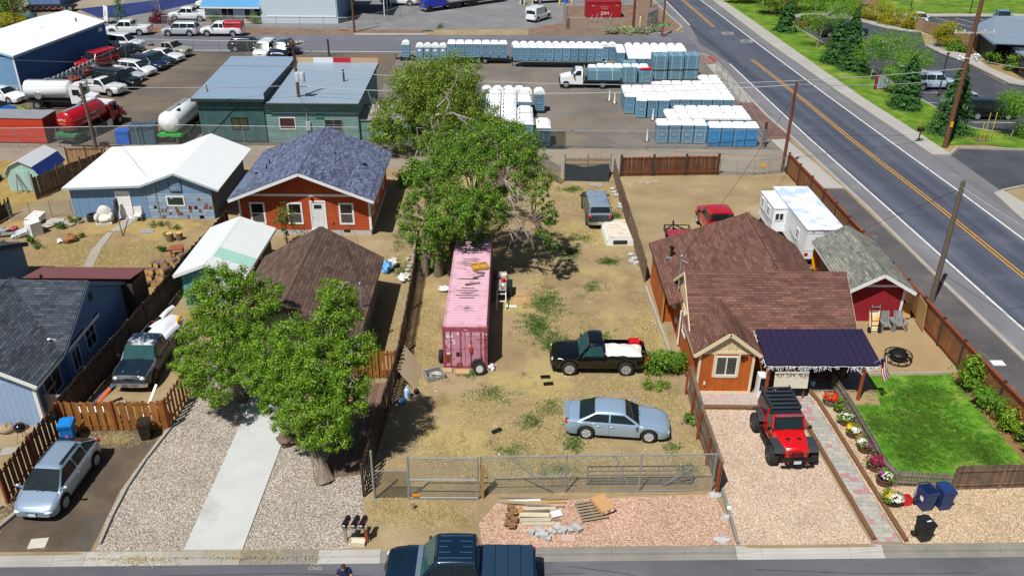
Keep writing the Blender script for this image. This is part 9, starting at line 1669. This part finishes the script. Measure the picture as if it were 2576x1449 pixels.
# --- across the main road
for k,(x,y,h,r,lab)in enumerate([(38.4,126,4.6,1.9,'dark conifer beside the pole on the far lawn'),(39.6,108.3,5.4,2.3,'large conifer in the middle of the roadside lawn'),(40.8,105.0,4.0,2.2,'short broad conifer beside the red car'),(44.6,117,5.2,1.5,'narrow conifer behind the light pole'),(40.9,89.6,5.6,2.0,'conifer beside the silver car by the lawn'),(42.0,81.5,6.9,2.3,'large dark conifer next to the tall utility pole')]):conifer(lab,x,y,h,r,30+k,'conifers on the roadside lawn',24000)
def locust(lab,x,y,blobs,seed,n=6500):tree('locust_tree',lab,(x,y,0),blobs,n,.2,LOCUST,[([(x,y,0),(x+.2,y+.1,1.3),(blobs[0][0],blobs[0][1],blobs[0][2])],.1,.04)],'feathery trees on the roadside lawn',seed,plain('pale_trunk','8a8a86',.8,0,.2,3),twig=.4,sub=20,aspect=.35)
locust('feathery light green tree on the near lawn edge before the black van',47.4,80.3,[(47.9,80.4,3.2,1.8,1.6,1.1),(49.5,80.6,2.7,1.4,1.3,.9),(46.6,80.2,3.9,1.0,1.0,.7),(48.6,79.8,1.3,1.6,.9,.5)],41);locust('feathery tree with pale trunk before the white snowy looking car',41.7,94.5,[(42.6,95,3.4,1.7,1.5,1.0),(44,95.5,3.9,1.5,1.4,.7),(41.3,94.5,2.6,1.1,1.0,.8)],42)
locust('feathery tree standing behind the maroon sign',41.2,100.6,[(42.5,101,4.2,2.2,1.8,1.0),(44.6,101.2,4.5,1.6,1.4,.6),(40.6,100.5,3.4,1.4,1.3,1.0),(43.2,101,3.0,1.4,1.2,.8)],43);locust('feathery tree over the dark cars at the far lawn',39.8,116.3,[(40.6,117,4.0,2.2,1.8,1.2),(42.6,118,4.6,2.0,1.8,.9),(38.9,117,3.2,1.6,1.5,1.0),(44,120,5.0,1.8,1.6,.8)],44);locust('feathery tree beside the first conifer on the lawn',42.5,128,[(43,129,4.2,2.6,2.2,1.3),(46,131,4.6,2.6,2.2,1.2),(49,133,4.0,2.2,2.0,1.2)],45)
for k,(x,y,rx,rz,lm_,lab)in enumerate([(40,138,2.6,1.8,LEAFB,'olive green tree at the top of the roadside lawn'),(44,141,2.8,2.2,LEAFA,'bright green tree at the top edge beside the road'),(48.5,142,2.4,2.0,LEAFC,'dark green tree at the top behind the wall'),(36.5,147,2.2,1.7,YEWL,'yellow green tree nearest the far pavement')]):tree('tree',lab,(x,y,0),[(x,y,rz+1.2,rx,rx*.8,rz),(x+rx*.5,y,rz+1.6,rx*.6,rx*.6,rz*.6),(x-rx*.6,y,rz*.8+1,rx*.6,rx*.5,rz*.6)],5200,.3,lm_,[([(x,y,0),(x,y,1.2),(x+.2,y,2.5)],.18,.08)],'trees at the top of the roadside lawn',60+k)
for k,(x,y,r,h,lm_,lab)in enumerate([(56.2,119.0,0,0,None,''),(57.4,129.3,1.5,1.1,YEWL,'yellow green bush nearest the tan gate'),(55.6,132,1.9,1.3,YEWL,'large yellow green bush behind the kerb'),(54.2,135,1.8,1.3,YEWL,'yellow olive bush in the far bed'),(52.5,138,1.5,1.1,LEAFB,'olive bush at the end of the far bed'),(57.5,115,1.4,.8,LEAFC,'dark green bush under the round clipped tree'),(59.3,109.0,.95,.95,LEAFC,'clipped round shrub nearest the building corner'),(60.4,105.9,1.1,1.0,LEAFC,'second clipped round shrub by the building'),(62.5,101.5,.9,.7,LEAFB,'small shrub at the right picture edge'),(49.3,139.6,.9,.8,LEAFC,'small dark shrub by the far path'),(51.2,140.8,1.1,1.2,LEAFC,'dark conical shrub beside the tan wall')]):
 if lm_:shrub('shrub',lab,x,y,r,r*.85,h,2200,.22,lm_,'shrubs round the car park',80+k,lift=.35)
tree('clipped_tree','round clipped yellow green tree on a short stem',(56.8,116.4,0),[(56.8,116.4,2.1,1.5,1.4,.95)],4200,.2,YEWL,[([(56.8,116.4,0),(56.8,116.4,1.6)],.1,.06),([(56.8,116.4,.3),(56.4,116.3,1.5)],.06,.04),([(56.8,116.4,.3),(57.2,116.3,1.5)],.06,.04)],seed=91)
for x,y,kind,c,rz,lab in[(48.1,86.6,'bigsuv','08090c',0,'large black van parked beside the conifer and lawn'),(47.5,90.1,'crossover','9fb4c4',3,'silver car half hidden behind the large conifer'),(47.0,97.4,'suv','b8c8dc',2,'silver blue estate with dark windows by the light pole'),(45.9,102.2,'sedan','dfe3e6',2,'white speckled car under the feathery tree'),(44.2,117.6,'sedan','b8141c',20,'red car between the conifers'),(44.6,123.6,'suv','12151a',10,'black car under the far feathery tree'),(46.8,124.4,'suv','1c3450',8,'dark blue car beside the light pole'),(43.4,128.6,'suv','6a1420',10,'dark red car under the far lawn trees'),(60.0,133.0,'sedan','e4e6e6',255,'white saloon by the tan wall'),(72.5,133.6,'extcab','5a86b4',250,'light blue pickup in the far car park'),(78.5,134.6,'extcab','a01c20',250,'red pickup at the top right edge')]:
 car('pickup_truck' if 'cab' in kind else 'car',lab,'pickup truck' if 'cab' in kind else 'car',kind,paint(c,.15),(x,y,0),R(rz),det=1,plate=False)
t=thing('clinic_building','grey blue building with low pitched roof at the right edge','building',(57.6,99.0,0));BG=plain('slate_blue_wall','33404c',.6,0,.1,1);GR=plain('blue_grey_roof','6d7d8c',.8,0,.12,1)
m=MB();m.poly([(1.6,9.6,0),(3.2,17.5,0),(3.2,17.5,2.4),(1.6,9.6,2.4)][::-1]);m.box(3.0,30,4,17.4,0,2.4);m.box(2.0,30,-6,4,0,2.4);m.build('wall',BG,t);m=MB();m.slab([(.6,8.5,2.75),(30,3.0,2.9),(30,11.0,5.4),(4.5,17.5,4.2),(2.4,18.3,2.75)],.12);m.slab([(1.4,4.8,2.7),(1.6,-7,2.7),(30,-7,4.8),(30,4.8,4.8)][::1],.12);m.build('roof',GR,t);m=MB();m.bar((.6,8.45,2.7),(2.4,18.3,2.7),.05,.25);m.bar((1.38,4.8,2.68),(1.38,-7,2.68),.05,.25);m.bar((4.5,17.55,4.15),(30,11.05,5.35),.06,.2);m.build('fascia',plain('pale_fascia','8fa0ae',.6),t)
m=MB();[m.box(2.9-.02,2.98,5+k*1.9,6.5+k*1.9,.3,2.1)for k in range(6)];m.build('window',DKG,t);m=MB();m.lathe([(.55,0),(.5,.05),(.01,.06)],16,(3.0,1.0,3.05));m.build('roof_vent',INS,t);m=MB();[m.box(1.97,1.995,-4+k*2.2,-2.4+k*2.2,.4,2.0)for k in range(4)];m.build('window',DKG,t)
TANW=planks('tan_wall_panel','8f7458',.3,.05,.1,.04,gd=.7)
for a,b,lab in(((57.5,128.3),(58.1,127.2),'short tan wall end beside the white saloon'),((58.6,123.8),(59.2,119.5),'tan wall behind the round clipped tree'),((59.2,119.4),(60.6,115.8),'tan wall meeting the grey blue building'),((55.0,146.2),(57.4,142.8),'tan wall piece at the top by the lawn')):
 t=thing('garden_wall',lab,'wall',(*a,0));m=MB();d=Vector((b[0]-a[0],b[1]-a[1],0));m.bar((0,0,.85),d+Vector((0,0,.85)),.2,1.7);m.build('panel',TANW,t);m=MB();m.bar((0,0,1.73),d+Vector((0,0,1.73)),.26,.06);m.build('coping',plain('tan_coping','a08a6c',.8),t)
t=thing('yard_gate','tan panelled gate with steel posts in the tan wall','gate',(58.1,127.1,0));m=MB();m.bar((.05,-.1,.85),(.5,-3.2,.85),.08,1.5);m.build('panel',TANW,t);m=MB();[m.tube([(x,y,0),(x,y,1.9)],.06,8)for x,y in((0,0),(.52,-3.3))];m.build('post',STEEL,t)
LPM=plain('dark_lamp_post','3a3e42',.5,.3)
for k,(x,y,h,a,lab)in enumerate([(44.9,117.0,5.3,.4,'dark car park lamp post with short arm near the conifers'),(46.3,94.0,4.6,0,'dark lamp post leaning by the silver blue estate'),(40.2,138,4.5,0,'thin dark lamp post at the top of the lawn'),(62.3,142,3.4,0,'thin dark post on the top lawn'),(70.5,139.5,2.6,0,'dark box on a post at the top lawn')]):
 t=thing('lamp_post',lab,'lamp post',(x,y,0));m=MB();m.tube([(0,0,0),(0,0,h)],.08,8);m.build('post',LPM,t);m=MB();m.box(-.1,.8 if a else.15,-.12,.12,h,h+.14);m.build('lamp_head',LPM,t)
t=thing('sign_board','maroon framed white notice sign on the roadside lawn','sign',(40.9,96.5,.05),R(18));m=MB();m.box(-.75,.75,-.2,.2,.05,1.7);m.build('case',plain('maroon_case','7a1a44',.5),t);m=MB();m.box(-.66,.66,-.215,-.2,.18,1.55);m.build('panel',plain('sign_pale','b9cdd2',.5,0,.1,4),t);m=MB();[m.box(-.55,.55-.15*(k%2),-.222,-.216,.3+k*.2,.36+k*.2)for k in range(6)];m.build('text_lines',GREYW,t)
for k,(x,y)in enumerate(((41.6,94.2),(39.9,122))):m=MB();m.tube([(0,0,0),(0,0,1.3)],.05,8);m.box(-.3,.3,-.1,.1,1.3,1.5);o=tag(m.build('utility_stub',STEEL),['grey stub post with small box near the maroon sign','grey stub post with box on the far lawn'][k],'post');o.location=(x,y,0)
t=thing('mailbox','black post mailbox with red flag on the pavement edge','mailbox',(37.95,78.7,.13));m=MB();m.tube([(0,0,0),(0,0,.95)],.06,8);m.box(-.35,.35,-.08,.08,0,.04);m.build('post',BLK,t);m=MB();m.box(-.3,.3,-.14,.14,.95,1.15);m.lathe([(.14,-.3),(.14,.3)],12,(0,0,1.15),'x');m.build('box',BLK,t);m=MB();m.box(-.05,.02,-.17,-.14,1.2,1.4);m.build('flag',RED,t)
for k,(x,y,h)in enumerate(((43.95,79.2,1.6),(44.3,79.2,2.6),(45.0,79.4,2.6),(38.9,124.6,1.6))):m=MB();m.tube([(0,0,0),(0,0,h)],.035,6);o=tag(m.build('marker_stake',plain('yellow_stake','c9b43c',.5)),['short yellow stake at the planting spot on the lawn','middle yellow stake at the planting spot','right yellow stake at the planting spot','yellow marker post by the far lawn pole'][k],'stake');o.location=(x,y,.1)
sheet('planting_spot',[(44+.8*math.cos(a*.5),79.2+.6*math.sin(a*.5))for a in range(13)],DKDRIVE,.115)
m=MB();m.box(-.35,.35,-.25,.25,0,.04);o=tag(m.build('paper_litter',plain('litter_white','c9cbcc',.8,0,.2,6)),'white paper lying on the dark road verge','litter');o.location=(27.1,40.95,.02)
rg=random.Random(77)
for k in range(26):
 x,y=rg.uniform(-4.5,8.8),rg.uniform(31,50)
 if abs(x+2.5)<1.6 and y>39:continue
 m=MB();s=rg.uniform(.03,.07);m.ball((0,0,s*.4),(s,s*.7,s*.4),6,4,.6,k);o=tag(m.build('litter_scrap',plain('litter_white','c9cbcc',.8,0,.2,6)),'tiny white scrap of litter on the dirt of the weedy lot','litter','litter scraps on the weedy lot');o.location=(x,y,0)
